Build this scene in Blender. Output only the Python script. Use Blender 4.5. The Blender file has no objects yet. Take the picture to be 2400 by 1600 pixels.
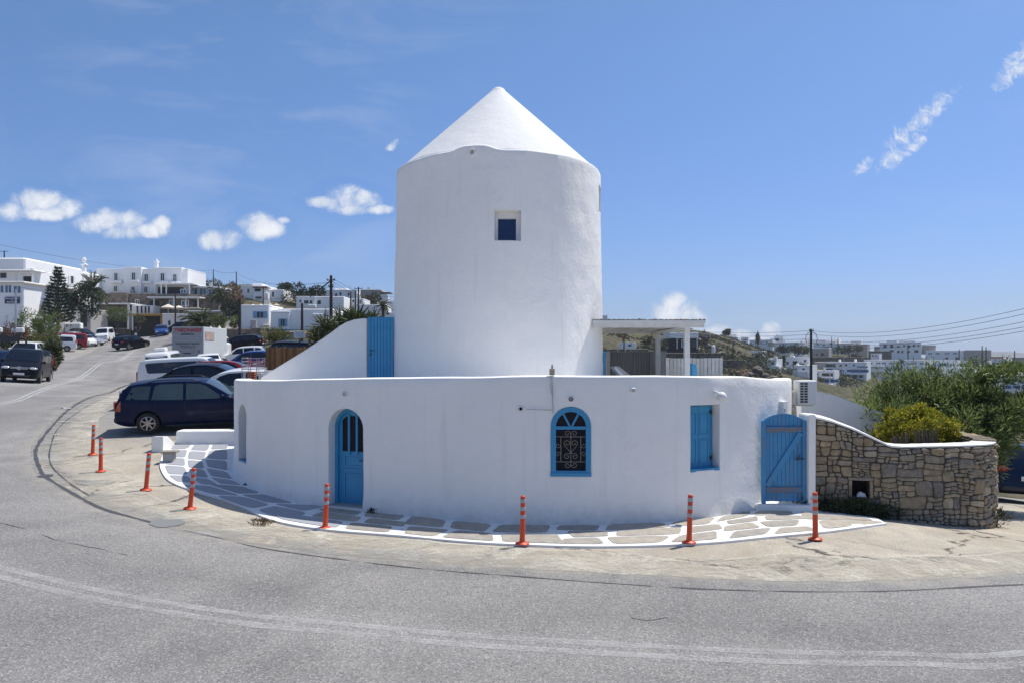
import bpy, bmesh, math, random
import numpy as np
from mathutils import Vector, Matrix, noise as mnoise
R = math.radians
rng = random.Random(7)
SC = bpy.context.scene
COL = SC.collection

# ------------------------------------------------------------------ camera
F, HOR, CZ = 1733.0, 832.0, 3.0          # focal length in photo pixels, eye level row, eye height
cam = bpy.data.objects.new('camera', bpy.data.cameras.new('camera'))
COL.objects.link(cam)
cam.location = (0, 0, CZ)
cam.rotation_euler = (R(90), 0, 0)
cam.data.sensor_width = 36.0
cam.data.lens = 36.0 * F / 2400.0
cam.data.shift_y = (HOR - 800.0) / 2400.0
cam.data.clip_start = 0.1
cam.data.clip_end = 20000
SC.camera = cam

# ------------------------------------------------------------------ light
SUN_AZ, SUN_EL = R(56), R(62)             # azimuth measured from +Y towards +X
sun = bpy.data.objects.new('sun', bpy.data.lights.new('sun', 'SUN'))
COL.objects.link(sun)
sun.data.energy = 4.8
sun.data.angle = R(0.53)
sun.data.color = (1.0, 0.95, 0.87)
sdir = Vector((math.sin(SUN_AZ) * math.cos(SUN_EL), math.cos(SUN_AZ) * math.cos(SUN_EL), math.sin(SUN_EL)))
sun.rotation_euler = sdir.to_track_quat('Z', 'Y').to_euler()
sun.location = sdir * 60

W = bpy.data.worlds.new('World')
SC.world = W
W.use_nodes = True
wn = W.node_tree
wn.nodes.clear()
def wnode(t, **kw):
    n = wn.nodes.new(t)
    for k, v in kw.items():
        setattr(n, k, v)
    return n
def wmath(op, a, b=None, c=None, clamp=False):
    n = wnode('ShaderNodeMath', operation=op, use_clamp=clamp)
    for i, v in enumerate((a, b, c)):
        if v is None:
            continue
        if isinstance(v, (int, float)):
            n.inputs[i].default_value = v
        else:
            wn.links.new(v, n.inputs[i])
    return n.outputs[0]
sky = wnode('ShaderNodeTexSky', sky_type='NISHITA', sun_disc=False)
sky.sun_elevation = SUN_EL
sky.sun_rotation = SUN_AZ
sky.altitude = 60
sky.air_density = 1.0
sky.dust_density = 0.8
sky.ozone_density = 3.0
tc = wnode('ShaderNodeTexCoord')
sep = wnode('ShaderNodeSeparateXYZ')
wn.links.new(tc.outputs['Generated'], sep.inputs[0])
ay = wmath('MAXIMUM', wmath('ABSOLUTE', sep.outputs[1]), 0.02)
cu = wmath('DIVIDE', sep.outputs[0], ay)
cv = wmath('DIVIDE', sep.outputs[2], ay)
comb = wnode('ShaderNodeCombineXYZ')
wn.links.new(cu, comb.inputs[0]); wn.links.new(cv, comb.inputs[1])
def wnoise(scale, detail, rough, dist=0.0, sx=1.0, sy=1.0, ang=0.0, off=0.0):
    mp = wnode('ShaderNodeMapping')
    mp.inputs['Scale'].default_value = (sx, sy, 1)
    mp.inputs['Rotation'].default_value = (0, 0, ang)
    mp.inputs['Location'].default_value = (off, off * .7, off)
    wn.links.new(comb.outputs[0], mp.inputs[0])
    n = wnode('ShaderNodeTexNoise')
    n.inputs['Scale'].default_value = scale
    n.inputs['Detail'].default_value = detail
    n.inputs['Roughness'].default_value = rough
    n.inputs['Distortion'].default_value = dist
    wn.links.new(mp.outputs[0], n.inputs['Vector'])
    return n.outputs['Fac']
nz_c = wnoise(26, 9, .64, .35)
nz_w = wnoise(46, 7, .66, 1.6, 1.0, 1.0, .7, 3.0)
def vdot(vec, px, py, a, b):
    "squared distance from a puff centre, in units of its half axes"
    n = wnode('ShaderNodeVectorMath', operation='MULTIPLY_ADD')
    wn.links.new(vec, n.inputs[0])
    n.inputs[1].default_value = (F / a, F / b, 0)
    n.inputs[2].default_value = (-(px) / a, -(py) / b, 0)
    d = wnode('ShaderNodeVectorMath', operation='DOT_PRODUCT')
    wn.links.new(n.outputs[0], d.inputs[0]); wn.links.new(n.outputs[0], d.inputs[1])
    return d.outputs['Value']
# cumulus puffs: photo column, photo row, half width, half height
PUFFS = [(35, 494, 62, 24), (68, 472, 46, 32), (112, 474, 52, 28), (148, 488, 50, 24), (95, 502, 74, 18), (215, 527, 44, 26), (250, 516, 50, 31), (300, 520, 48, 29), (290, 545, 64, 18), (345, 540, 50, 19), (378, 524, 24, 18),
         (505, 562, 46, 24), (540, 558, 40, 26), (600, 530, 50, 34), (634, 537, 42, 24), (665, 517, 18, 10), (755, 472, 44, 16), (806, 468, 54, 34), (850, 472, 48, 29), (884, 491, 44, 13), (828, 490, 56, 17),
         (1578, 712, 36, 30), (1562, 736, 52, 34), (1604, 742, 64, 40), (1634, 750, 34, 28), (1538, 758, 36, 18), (1690, 776, 44, 20), (1722, 786, 46, 18), (1660, 784, 40, 22), (1806, 780, 30, 26), (1790, 797, 60, 14), (1740, 800, 90, 12)]
r2 = None; r2u = None
for (px, py, a, b) in PUFFS:
    d = vdot(comb.outputs[0], px - 1200, HOR - py, a, b)
    r2 = d if r2 is None else wmath('MINIMUM', r2, d)
low = wnode('ShaderNodeVectorMath', operation='ADD'); low.inputs[1].default_value = (.002, .007, 0)
wn.links.new(comb.outputs[0], low.inputs[0])
m = wmath('ADD', wmath('SUBTRACT', 1.05, r2), wmath('MULTIPLY', wmath('SUBTRACT', nz_c, .50), 3.4))
m = wmath('MULTIPLY', m, wmath('MULTIPLY', wmath('SUBTRACT', 2.6, r2, clamp=True), 1.0))
dens = wnode('ShaderNodeMapRange', interpolation_type='SMOOTHSTEP')
wn.links.new(m, dens.inputs['Value']); dens.inputs['From Min'].default_value = -.15; dens.inputs['From Max'].default_value = 1.15
dens.inputs['To Max'].default_value = .96
dens = dens.outputs['Result']
nz_s = wnoise(26, 4, .60, .35, 1, 1, 0, .011)
vsh = wmath('MULTIPLY_ADD', wmath('SUBTRACT', nz_s, .5), 2.2, wmath('MULTIPLY', m, .55), clamp=True)
# torn wisps leaning up to the right
rotm = wnode('ShaderNodeMapping'); rotm.inputs['Rotation'].default_value = (0, 0, R(-40)); wn.links.new(comb.outputs[0], rotm.inputs[0])
WISPS = [(2118, 322, 62, 30), (2175, 268, 92, 26), (2098, 368, 52, 26), (2400, 140, 86, 34), (2370, 175, 60, 22), (2025, 388, 30, 14), (2140, 345, 50, 16), (918, 343, 22, 10)]
w2 = None
for (px, py, a, b) in WISPS:
    x, y = px - 1200, HOR - py; c_, s_ = math.cos(R(-40)), math.sin(R(-40))
    d = vdot(rotm.outputs[0], x * c_ - y * s_, x * s_ + y * c_, a, b)
    w2 = d if w2 is None else wmath('MINIMUM', w2, d)
wm = wmath('ADD', wmath('SUBTRACT', 1.1, w2), wmath('MULTIPLY', wmath('SUBTRACT', nz_w, .52), 5.0))
wm = wmath('MULTIPLY', wmath('DIVIDE', wm, 1.9, clamp=True), wmath('SUBTRACT', 2.2, w2, clamp=True))
dens = wmath('MAXIMUM', dens, wmath('MULTIPLY', wm, .95))
vsh = wmath('MAXIMUM', vsh, wm)
# thin high cirrus streaks across the sky
ci = wnoise(3.2, 7, .6, 1.0, .8, 3.2, -.65, 5.9)
ci2 = wnoise(1.1, 3, .5, .3, 1, 1, 0, 9.9)
cirr = wmath('MULTIPLY', wmath('MULTIPLY', wmath('SUBTRACT', ci, .50, clamp=True), 2.2, clamp=True), wmath('MULTIPLY', wmath('SUBTRACT', ci2, .46, clamp=True), 4.5, clamp=True))
cirr = wmath('MULTIPLY', cirr, .42)
# colour grade of the clear sky
grade = wnode('ShaderNodeMix', data_type='RGBA', blend_type='MULTIPLY')
grade.inputs['Factor'].default_value = 1.0
wn.links.new(sky.outputs[0], grade.inputs['A'])
ramp = wnode('ShaderNodeValToRGB')
stops = [(0, (.68, .92, 1.65)), (.03, (.66, .82, 1.30)), (.06, (.66, .77, 1.14)), (.2, (.69, .85, 1.16)), (.38, (.73, .95, 1.20)), (.65, (.85, .99, 1.13)), (1, (.92, 1.0, 1.08))]
while len(ramp.color_ramp.elements) < len(stops): ramp.color_ramp.elements.new(.5)
for e, (p_, c_) in zip(ramp.color_ramp.elements, stops):
    e.position = p_; e.color = tuple(x / 2 for x in c_) + (1,)
wn.links.new(sep.outputs[2], ramp.inputs[0])
dbl = wnode('ShaderNodeVectorMath', operation='SCALE'); dbl.inputs['Scale'].default_value = 2.0
wn.links.new(ramp.outputs[0], dbl.inputs[0]); wn.links.new(dbl.outputs[0], grade.inputs['B'])
ccol = wnode('ShaderNodeMix', data_type='RGBA')
ccol.inputs['A'].default_value = (5.2, 6.0, 7.4, 1)
ccol.inputs['B'].default_value = (8.3, 8.5, 8.9, 1)
wn.links.new(vsh, ccol.inputs['Factor'])
mixc = wnode('ShaderNodeMix', data_type='RGBA')
wn.links.new(dens, mixc.inputs['Factor'])
mixw = wnode('ShaderNodeMix', data_type='RGBA')
wn.links.new(cirr, mixw.inputs['Factor'])
wn.links.new(grade.outputs['Result'], mixw.inputs['A'])
mixw.inputs['B'].default_value = (6.4, 6.9, 7.9, 1)
wn.links.new(mixw.outputs['Result'], mixc.inputs['A'])
wn.links.new(ccol.outputs['Result'], mixc.inputs['B'])
bg = wnode('ShaderNodeBackground')
bg.inputs['Strength'].default_value = 0.11
wn.links.new(mixc.outputs['Result'], bg.inputs['Color'])
wo = wnode('ShaderNodeOutputWorld')
wn.links.new(bg.outputs[0], wo.inputs[0])
W.cycles.sampling_method = 'MANUAL'; W.cycles.sample_map_resolution = 256

vs = SC.view_settings
vs.view_transform = 'Standard'; vs.look = 'None'; vs.exposure = 0.0; vs.gamma = 1.0; vs.use_curve_mapping = False
SC.render.engine = 'CYCLES'
cy = SC.cycles
cy.use_denoising = True
try:
    cy.denoiser = 'OPENIMAGEDENOISE'
except Exception:
    pass
cy.max_bounces = 8; cy.diffuse_bounces = 4; cy.glossy_bounces = 3; cy.transmission_bounces = 6; cy.transparent_max_bounces = 12
cy.caustics_reflective = False; cy.caustics_refractive = False
cy.sample_clamp_indirect = 6.0

# ------------------------------------------------------------------ photo pixel <-> world
def at(px, py, Y):
    return Vector(((px - 1200) / F * Y, Y, CZ + (HOR - py) / F * Y))

# ------------------------------------------------------------------ terrain height
def _c(px, py, Y):
    v = at(px, py, Y); return (v.x, v.y, v.z)
CTRL = [(0, -6, .3), (-8, -6, .5), (8, -6, .1), (0, 0, .1), (0, 5, 0), (0, 9, 0), (0, 13, 0), (3, 13.3, .02), (4, 9, -.05), (6, 14.2, .0), (4, 5, 0), (-5, 8, .1), (-4, 13, .06), (-5, 4, .15),
        (-9, 12, .28), (-7, 17.5, .38), (-12, 18, .5), (-10, 21.5, .75), (-12.3, 24.5, .98), (-20, 28, 1.08), (-27, 40, 1.47), (-30, 28, 1.4), (-25, 14, .9), (-20, 2, .7),
        (-20, 42, .80), (-25, 51, 1.2), (-27, 60, 1.75), (-33, 60, 2.3), (-44, 60, 2.7), (-32, 79, 2.8), (-46, 89, 3.6), (-56, 98, 4.2), (-53, 85, 3.4), (-63, 114, 5.0), (-70, 137, 6.0), (-82, 160, 7.5), (-60, 150, 7.4),
        (-45, 120, 6.0), (-60, 60, 3.4), (-70, 90, 5.0), (-90, 130, 7.5), (-95, 150, 8.5), (-40, 10, 1.5), (-60, 30, 3.0),
        (8.5, 14, -.25), (7.5, 18, -.6), (10, 16, -.5), (12, 19, -.8), (9, 10, -.12), (14, 13, -.6), (12, 5, -.2), (16, 24, -1.6), (22, 16, -1.6), (24, 34, -4), (14, 40, -4), (5, 30, -1), (-3, 24, .8), (-6, 30, 1.5), (-12, 36, 1.15), (-17, 46, 1.3), (0, 45, -1),
        _c(560, 735, 150), _c(600, 768, 96), _c(700, 778, 88), _c(850, 772, 100), _c(480, 770, 110), _c(650, 722, 150), _c(900, 742, 140), _c(760, 792, 70), _c(650, 850, 55), _c(580, 812, 80), (-24, 66, 2.0), (-19, 62, 1.9),
        (-103, 165, 14), (-85, 167, 15.5), (-72, 170, 15.5), (-112, 180, 20), (-85, 190, 20), (-120, 150, 10), (-140, 200, 24), (-65, 172, 12.5),
        _c(480, 668, 260), _c(600, 672, 270), _c(700, 684, 270), _c(820, 700, 270), _c(900, 706, 280), _c(1050, 735, 280), _c(1250, 752, 300), _c(560, 690, 200), _c(700, 708, 200), _c(850, 722, 200), _c(300, 690, 300), _c(0, 690, 300), (-240, 300, 28),
        _c(1000, 800, 150), _c(1150, 830, 120), _c(1300, 830, 160), _c(1450, 862, 110), _c(1450, 818, 190), _c(1450, 776, 290), _c(1430, 752, 360), _c(1560, 850, 120), _c(1560, 806, 200), _c(1560, 762, 270), _c(1560, 758, 330),
        _c(1660, 862, 120), _c(1660, 822, 200), _c(1650, 780, 250), _c(1650, 764, 300), _c(1720, 845, 180), _c(1720, 812, 250), _c(1720, 806, 320),
        _c(1810, 880, 150), _c(1810, 848, 240), _c(1800, 815, 330), _c(1800, 806, 420), _c(1900, 900, 150), _c(1900, 872, 230), _c(1900, 838, 330), _c(1900, 812, 430),
        _c(2000, 930, 150), _c(2000, 892, 240), _c(2000, 852, 330), _c(2000, 824, 420), _c(2000, 815, 500), _c(2150, 940, 150), _c(2150, 885, 260), _c(2150, 846, 360), _c(2150, 826, 450),
        _c(2300, 960, 150), _c(2300, 915, 250), _c(2300, 872, 340), _c(2300, 852, 430), _c(2420, 975, 150), _c(2420, 935, 240), _c(2420, 880, 350), _c(2420, 858, 430), _c(2700, 960, 300), _c(2700, 890, 430),
        (30, 70, -8), (50, 90, -11), (70, 120, -13), (110, 150, -18)]
for px in (0, 400, 800, 1200, 1400, 1600, 1800, 2000, 2200, 2400, 2800):
    CTRL.append(_c(px, HOR + 75, 1000)[:2] + (-48,))
    CTRL.append(_c(px, HOR, 2500)[:2] + (-60,))
CTRL += [(-400, 400, -10), (-300, 100, 20), (-150, 0, 8), (150, 0, -30), (300, 200, -40), (0, -100, 4), (-100, -100, 6), (100, -100, -10), (600, 300, -55), (-900, 200, -40)]
CTRL = [(x, y, z - (.013 if (x / max(y, 1) > .33 and y < 345) else .006) * y if (x / max(y, 1) > .11 and 145 < y < 900) else z) for x, y, z in CTRL]
_cp = np.array(CTRL, float)
def _phi(d):
    return np.sqrt(d * d + 2.0 ** 2)
_S = 1.0
_n = len(_cp)
_A = np.zeros((_n + 3, _n + 3))
_d = np.hypot(_cp[:, None, 0] - _cp[None, :, 0], _cp[:, None, 1] - _cp[None, :, 1])
_A[:_n, :_n] = _phi(_d) + np.eye(_n) * -.15
_A[:_n, _n] = 1; _A[:_n, _n + 1] = _cp[:, 0]; _A[:_n, _n + 2] = _cp[:, 1]
_A[_n:, :_n] = _A[:_n, _n:].T
_wt = np.linalg.solve(_A, np.concatenate([_cp[:, 2], np.zeros(3)]))
def G(x, y):
    x = np.atleast_1d(np.asarray(x, float)); y = np.atleast_1d(np.asarray(y, float))
    out = np.empty(x.shape)
    fx, fy, fo = x.ravel(), y.ravel(), out.reshape(-1)
    for i in range(0, fx.size, 20000):
        sx, sy = fx[i:i + 20000], fy[i:i + 20000]
        d = np.hypot(sx[:, None] - _cp[None, :, 0], sy[:, None] - _cp[None, :, 1])
        fo[i:i + 20000] = _phi(d) @ _wt[:_n] + _wt[_n] + _wt[_n + 1] * sx + _wt[_n + 2] * sy
    return out
def gz(x, y):
    return float(G(x, y)[0])
_Ys = np.concatenate([np.linspace(3, 60, 1500), np.geomspace(60, 900, 1500)[1:]])
def gat(px, py):
    "where the ray through that photo pixel meets the ground"
    X = (px - 1200) / F * _Ys
    Z = CZ + (HOR - py) / F * _Ys
    dlt = Z - G(X, _Ys)
    idx = np.where(dlt < 0)[0]
    i = idx[0] if len(idx) else len(_Ys) - 1
    if i > 0 and len(idx):
        t = dlt[i - 1] / (dlt[i - 1] - dlt[i])
        Y = _Ys[i - 1] + t * (_Ys[i] - _Ys[i - 1])
    else:
        Y = _Ys[i]
    x = (px - 1200) / F * Y
    return Vector((x, Y, gz(x, Y)))
# ------------------------------------------------------------------ materials
MAT = {}
def nt_math(nt, op, a, b=None, clamp=False):
    n = nt.nodes.new('ShaderNodeMath'); n.operation = op; n.use_clamp = clamp
    for i, v in enumerate((a, b)):
        if v is None: continue
        if isinstance(v, (int, float)): n.inputs[i].default_value = v
        else: nt.links.new(v, n.inputs[i])
    return n.outputs[0]
def nt_noise(nt, vec, scale, detail=4, rough=.55, dist=0.0):
    n = nt.nodes.new('ShaderNodeTexNoise')
    n.inputs['Scale'].default_value = scale; n.inputs['Detail'].default_value = detail
    n.inputs['Roughness'].default_value = rough; n.inputs['Distortion'].default_value = dist
    if vec is not None: nt.links.new(vec, n.inputs['Vector'])
    return n.outputs['Fac']
def nt_mix(nt, fac, a, b, blend='MIX'):
    n = nt.nodes.new('ShaderNodeMix'); n.data_type = 'RGBA'; n.blend_type = blend
    for key, v in (('Factor', fac), ('A', a), ('B', b)):
        if isinstance(v, (int, float)): n.inputs[key].default_value = v
        elif isinstance(v, tuple): n.inputs[key].default_value = v + (1,) if len(v) == 3 else v
        else: nt.links.new(v, n.inputs[key])
    return n.outputs['Result']
def nt_ramp(nt, fac, stops, interp='LINEAR'):
    n = nt.nodes.new('ShaderNodeValToRGB'); cr = n.color_ramp; cr.interpolation = interp
    while len(cr.elements) < len(stops): cr.elements.new(.5)
    for e, (p, c) in zip(cr.elements, stops):
        e.position = p; e.color = (c, c, c, 1) if isinstance(c, (int, float)) else tuple(c) + (1,)
    nt.links.new(fac, n.inputs[0])
    return n.outputs[0]
def nt_pos(nt, scale=None, local=False):
    if local:
        o = nt.nodes.new('ShaderNodeTexCoord').outputs['Object']
    else:
        o = nt.nodes.new('ShaderNodeNewGeometry').outputs['Position']
    if scale is not None:
        mp = nt.nodes.new('ShaderNodeMapping'); mp.inputs['Scale'].default_value = scale
        nt.links.new(o, mp.inputs[0]); o = mp.outputs[0]
    return o
def base_mat(name):
    m = bpy.data.materials.new(name); m.use_nodes = True
    nt = m.node_tree; b = nt.nodes['Principled BSDF']
    MAT[name] = m
    return m, nt, b
def nt_bump(nt, b, height, strength, dist=.02, prev=None):
    n = nt.nodes.new('ShaderNodeBump'); n.inputs['Strength'].default_value = strength; n.inputs['Distance'].default_value = dist
    nt.links.new(height, n.inputs['Height'])
    if prev is not None: nt.links.new(prev, n.inputs['Normal'])
    nt.links.new(n.outputs[0], b.inputs['Normal'])
    return n.outputs[0]
def M(name, col, rough=.6, metal=0.0, var=.08, vs=2.0, bump=0.0, bs=30, bd=.01, coat=0.0, spec=.5, rand=0.0):
    "plain procedural paint / metal / wood: colour with soft variation, optional relief"
    m, nt, b = base_mat(name)
    p = nt_pos(nt)
    n = nt_noise(nt, p, vs, 5, .6)
    lo = tuple(c * (1 - var) for c in col); hi = tuple(min(1, c * (1 + var)) for c in col)
    c = nt_mix(nt, n, lo, hi)
    if rand:
        oi = nt.nodes.new('ShaderNodeObjectInfo')
        f = nt_math(nt, 'MULTIPLY_ADD', oi.outputs['Random'], 2 * rand); nt.nodes[-1].inputs[2].default_value = 1 - rand
        cb = nt.nodes.new('ShaderNodeCombineColor')
        for i in range(3): nt.links.new(f, cb.inputs[i])
        c = nt_mix(nt, 1.0, c, cb.outputs[0], 'MULTIPLY')
    nt.links.new(c, b.inputs['Base Color'])
    b.inputs['Roughness'].default_value = rough; b.inputs['Metallic'].default_value = metal
    b.inputs['Specular IOR Level'].default_value = spec
    if coat:
        b.inputs['Coat Weight'].default_value = coat; b.inputs['Coat Roughness'].default_value = .04
    if bump:
        nt_bump(nt, b, nt_noise(nt, p, bs, 6, .6), bump, bd)
    return m

def plaster(name, col, bump=.5, bev=.03, dirt=True, foot=False):
    m, nt, b = base_mat(name)
    p = nt_pos(nt)
    n1 = nt_noise(nt, p, .9, 4, .55)
    n2 = nt_noise(nt, p, 6, 6, .6)
    c = nt_mix(nt, nt_ramp(nt, n1, [(.3, .0), (.7, 1.0)]), tuple(x * .955 for x in col), col)
    c = nt_mix(nt, nt_math(nt, 'MULTIPLY', nt_ramp(nt, n2, [(.55, 0.0), (.8, 1.0)]), .22), c, tuple(x * .9 for x in col))
    if dirt:   # rain streaks
        ps = nt_pos(nt, (7, 7, .35))
        st = nt_ramp(nt, nt_noise(nt, ps, 1.0, 4, .6), [(.58, 0.0), (.78, 1.0)])
        c = nt_mix(nt, nt_math(nt, 'MULTIPLY', st, .34), c, (col[0] * .76, col[1] * .745, col[2] * .70))
        pt = nt_ramp(nt, nt_noise(nt, p, 1.7, 2, .4, 1.2), [(.56, 0.0), (.585, 1.0), (.70, 1.0), (.72, 0.0)])
        c = nt_mix(nt, nt_math(nt, 'MULTIPLY', pt, .10), c, tuple(x * .86 for x in col))
        sp = nt_ramp(nt, nt_noise(nt, p, 3.1, 3, .5), [(.70, 0.0), (.76, 1.0)])
        c = nt_mix(nt, nt_math(nt, 'MULTIPLY', sp, .16), c, (col[0] * .70, col[1] * .68, col[2] * .62))
        # hairline cracks, here and there
        vc = nt.nodes.new('ShaderNodeTexVoronoi'); vc.feature = 'DISTANCE_TO_EDGE'; vc.inputs['Scale'].default_value = 1.1
        dn = nt.nodes.new('ShaderNodeTexNoise'); dn.inputs['Scale'].default_value = 3.0; dn.inputs['Detail'].default_value = 6; nt.links.new(p, dn.inputs['Vector'])
        wv = nt.nodes.new('ShaderNodeMix'); wv.data_type = 'VECTOR'; wv.inputs['Factor'].default_value = .4
        nt.links.new(p, wv.inputs['A']); nt.links.new(dn.outputs['Color'], wv.inputs['B']); nt.links.new(wv.outputs['Result'], vc.inputs['Vector'])
        ck = nt_math(nt, 'MULTIPLY', nt_ramp(nt, vc.outputs['Distance'], [(0, 1.0), (.004, .7), (.010, 0.0)]), nt_ramp(nt, nt_noise(nt, p, .8, 3, .5), [(.52, 0.0), (.62, 1.0)]))
        c = nt_mix(nt, nt_math(nt, 'MULTIPLY', ck, .13), c, (.50, .49, .47))
    if foot:   # splashed dirt along the foot of the wall
        sz = nt.nodes.new('ShaderNodeSeparateXYZ'); nt.links.new(p, sz.inputs[0])
        zf = nt_math(nt, 'ADD', sz.outputs[2], nt_math(nt, 'MULTIPLY', nt_math(nt, 'SUBTRACT', nt_noise(nt, p, 4, 6, .7), .5), .55))
        fm_ = nt_ramp(nt, zf, [(.02, 1.0), (.14, .55), (.42, 0.0)])
        c = nt_mix(nt, nt_math(nt, 'MULTIPLY', fm_, nt_math(nt, 'MULTIPLY', nt_noise(nt, p, 9, 5, .7), .85)), c, (.40, .385, .35))
        ps2 = nt_pos(nt, (3.2, 3.2, .22))
        c = nt_mix(nt, nt_math(nt, 'MULTIPLY', nt_ramp(nt, nt_noise(nt, ps2, 1.0, 3, .6), [(.62, 0.0), (.75, 1.0)]), .22), c, (.60, .57, .50))
    nt.links.new(c, b.inputs['Base Color'])
    b.inputs['Roughness'].default_value = .85; b.inputs['Specular IOR Level'].default_value = .2
    prev = None
    if bev:
        bv = nt.nodes.new('ShaderNodeBevel'); bv.samples = 3; bv.inputs['Radius'].default_value = bev
        prev = bv.outputs[0]
    h = nt_math(nt, 'ADD', nt_math(nt, 'MULTIPLY', nt_noise(nt, p, 2.2, 5, .6), 1.0), nt_math(nt, 'MULTIPLY', nt_noise(nt, p, 14, 5, .65), .28))
    nt_bump(nt, b, h, bump, .06, prev)
    return m
plaster('plaster', (.88, .868, .84), bump=.42)
plaster('plaster_wall', (.90, .885, .855), bump=.42, foot=True)
plaster('plaster_roof', (.84, .835, .82), bump=.36)
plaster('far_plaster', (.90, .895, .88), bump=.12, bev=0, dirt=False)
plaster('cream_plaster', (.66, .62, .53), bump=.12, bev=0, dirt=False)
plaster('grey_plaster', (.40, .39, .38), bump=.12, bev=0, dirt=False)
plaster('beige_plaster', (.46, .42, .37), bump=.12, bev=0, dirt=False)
M('white_paint', (.78, .78, .77), .5, var=.05, vs=8)
M('white_plastic', (.74, .74, .72), .4, var=.04, vs=10)
M('grey_plastic', (.42, .42, .40), .5)
M('dark_plastic', (.025, .025, .028), .45)
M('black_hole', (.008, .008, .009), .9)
M('cable_grey', (.45, .45, .46), .6)
M('iron_cream', (.30, .27, .20), .5)
M('blue_paint', (.034, .27, .50), .42, var=.14, vs=5, bump=.12, bs=60)
M('blue_far', (.05, .16, .36), .5)
M('blue_pale', (.22, .37, .52), .5)
M('orange_post', (.64, .072, .018), .45, var=.12, vs=14)
M('reflective', (.40, .40, .41), .35, var=.12, vs=40)
M('stone_frame', (.30, .27, .22), .85, var=.3, vs=8, bump=.5, bs=30)
M('wood_white', (.52, .53, .53), .7, var=.2, vs=6, rand=.12)
M('wood_grey', (.26, .26, .26), .8, var=.3, vs=9, rand=.25)
M('cane', (.17, .095, .045), .8, var=.35, vs=9, rand=.45)
M('cane_grey', (.16, .12, .09), .85, var=.4, vs=12, rand=.35)
M('pole_wood', (.045, .032, .026), .85, var=.4, vs=3)
M('wire', (.03, .03, .035), .6)
M('metal', (.45, .46, .47), .35, metal=.9)
M('chrome', (.75, .76, .78), .15, metal=1.0, var=.02)
M('rim', (.36, .36, .37), .32, metal=.85)
M('tyre', (.018, .018, .019), .8, bump=.2, bs=60)
M('underbody', (.01, .01, .011), .8)
M('red_lamp', (.40, .02, .015), .15, coat=.6, var=.15, vs=20)
M('amber_lamp', (.36, .06, .02), .2, coat=.6, var=.2, vs=20)
M('clear_lamp', (.62, .64, .66), .12, coat=.8, metal=.3, var=.2, vs=25)
M('number_plate', (.72, .73, .72), .4)
M('plate_ink', (.02, .02, .03), .5)
M('canvas', (.68, .62, .50), .8, var=.06)
M('grey_panel', (.10, .105, .115), .25, var=.3, vs=4)
M('lounger', (.50, .47, .42), .7)
M('reed', (.10, .085, .075), .9, var=.5, vs=14, bump=.8, bs=40, bd=.03)
M('ochre', (.46, .26, .055), .7)
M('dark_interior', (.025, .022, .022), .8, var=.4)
M('brown_wood', (.13, .075, .045), .7)
M('sign_blue', (.012, .02, .09), .4)
M('sign_white', (.72, .72, .74), .5)
M('ink_red', (.42, .01, .03), .5)
M('ink_navy', (.02, .03, .10), .5)
M('ink_dark', (.05, .06, .07), .5)
M('terracotta', (.45, .13, .06), .8)
M('rock', (.20, .165, .13), .9, var=.45, vs=2, bump=.9, bs=6, bd=.2, rand=.2)
M('bark', (.10, .075, .055), .9, var=.35, vs=8, bump=.6, bs=30)
M('skin', (.40, .25, .18), .6)
M('cloth_dark', (.03, .03, .04), .9)
M('cardboard', (.45, .28, .12), .8)
M('steel_blue_glass', (.05, .13, .22), .08, var=.25, vs=.6, spec=.8)
M('window_glass', (.010, .013, .022), .04, var=.3, vs=1.5, spec=.7)
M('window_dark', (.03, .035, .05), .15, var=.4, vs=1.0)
M('window_blue_glass', (.012, .035, .11), .05, var=.15, vs=2, spec=.4)
M('inner_glass', (.005, .007, .020), .12, var=.3, vs=3, spec=.15)
M('car_glass', (.004, .008, .020), .03, var=.3, vs=.7, spec=.6)
M('car_glass_clear', (.05, .075, .085), .04, var=.6, vs=1.1, spec=.5)

def carpaint(name, col, metal=.25):
    m, nt, b = base_mat(name)
    p = nt_pos(nt)
    dust = nt_ramp(nt, nt_noise(nt, p, 1.6, 6, .65), [(.45, 0.0), (.8, 1.0)])
    c = nt_mix(nt, nt_math(nt, 'MULTIPLY', dust, .10 if max(col) > .2 else .025), col, (.30, .27, .22))
    nt.links.new(c, b.inputs['Base Color'])
    b.inputs['Metallic'].default_value = metal; b.inputs['Roughness'].default_value = .38; b.inputs['Specular IOR Level'].default_value = .08
    b.inputs['Coat Weight'].default_value = .22 if max(col) < .1 else .7; b.inputs['Coat Roughness'].default_value = .06
    return m
carpaint('paint_navy', (.003, .008, .040), 0)
carpaint('paint_black', (.004, .005, .010), 0)
carpaint('paint_white', (.74, .74, .74), 0)
carpaint('paint_silver', (.40, .40, .41), .45)
carpaint('paint_red', (.26, .012, .014), 0)
carpaint('paint_blue', (.015, .06, .22), .1)
carpaint('paint_grey', (.10, .11, .13), .3)
carpaint('paint_maroon', (.15, .012, .018), .1)
carpaint('paint_bluegrey', (.006, .016, .050), .1)

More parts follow.
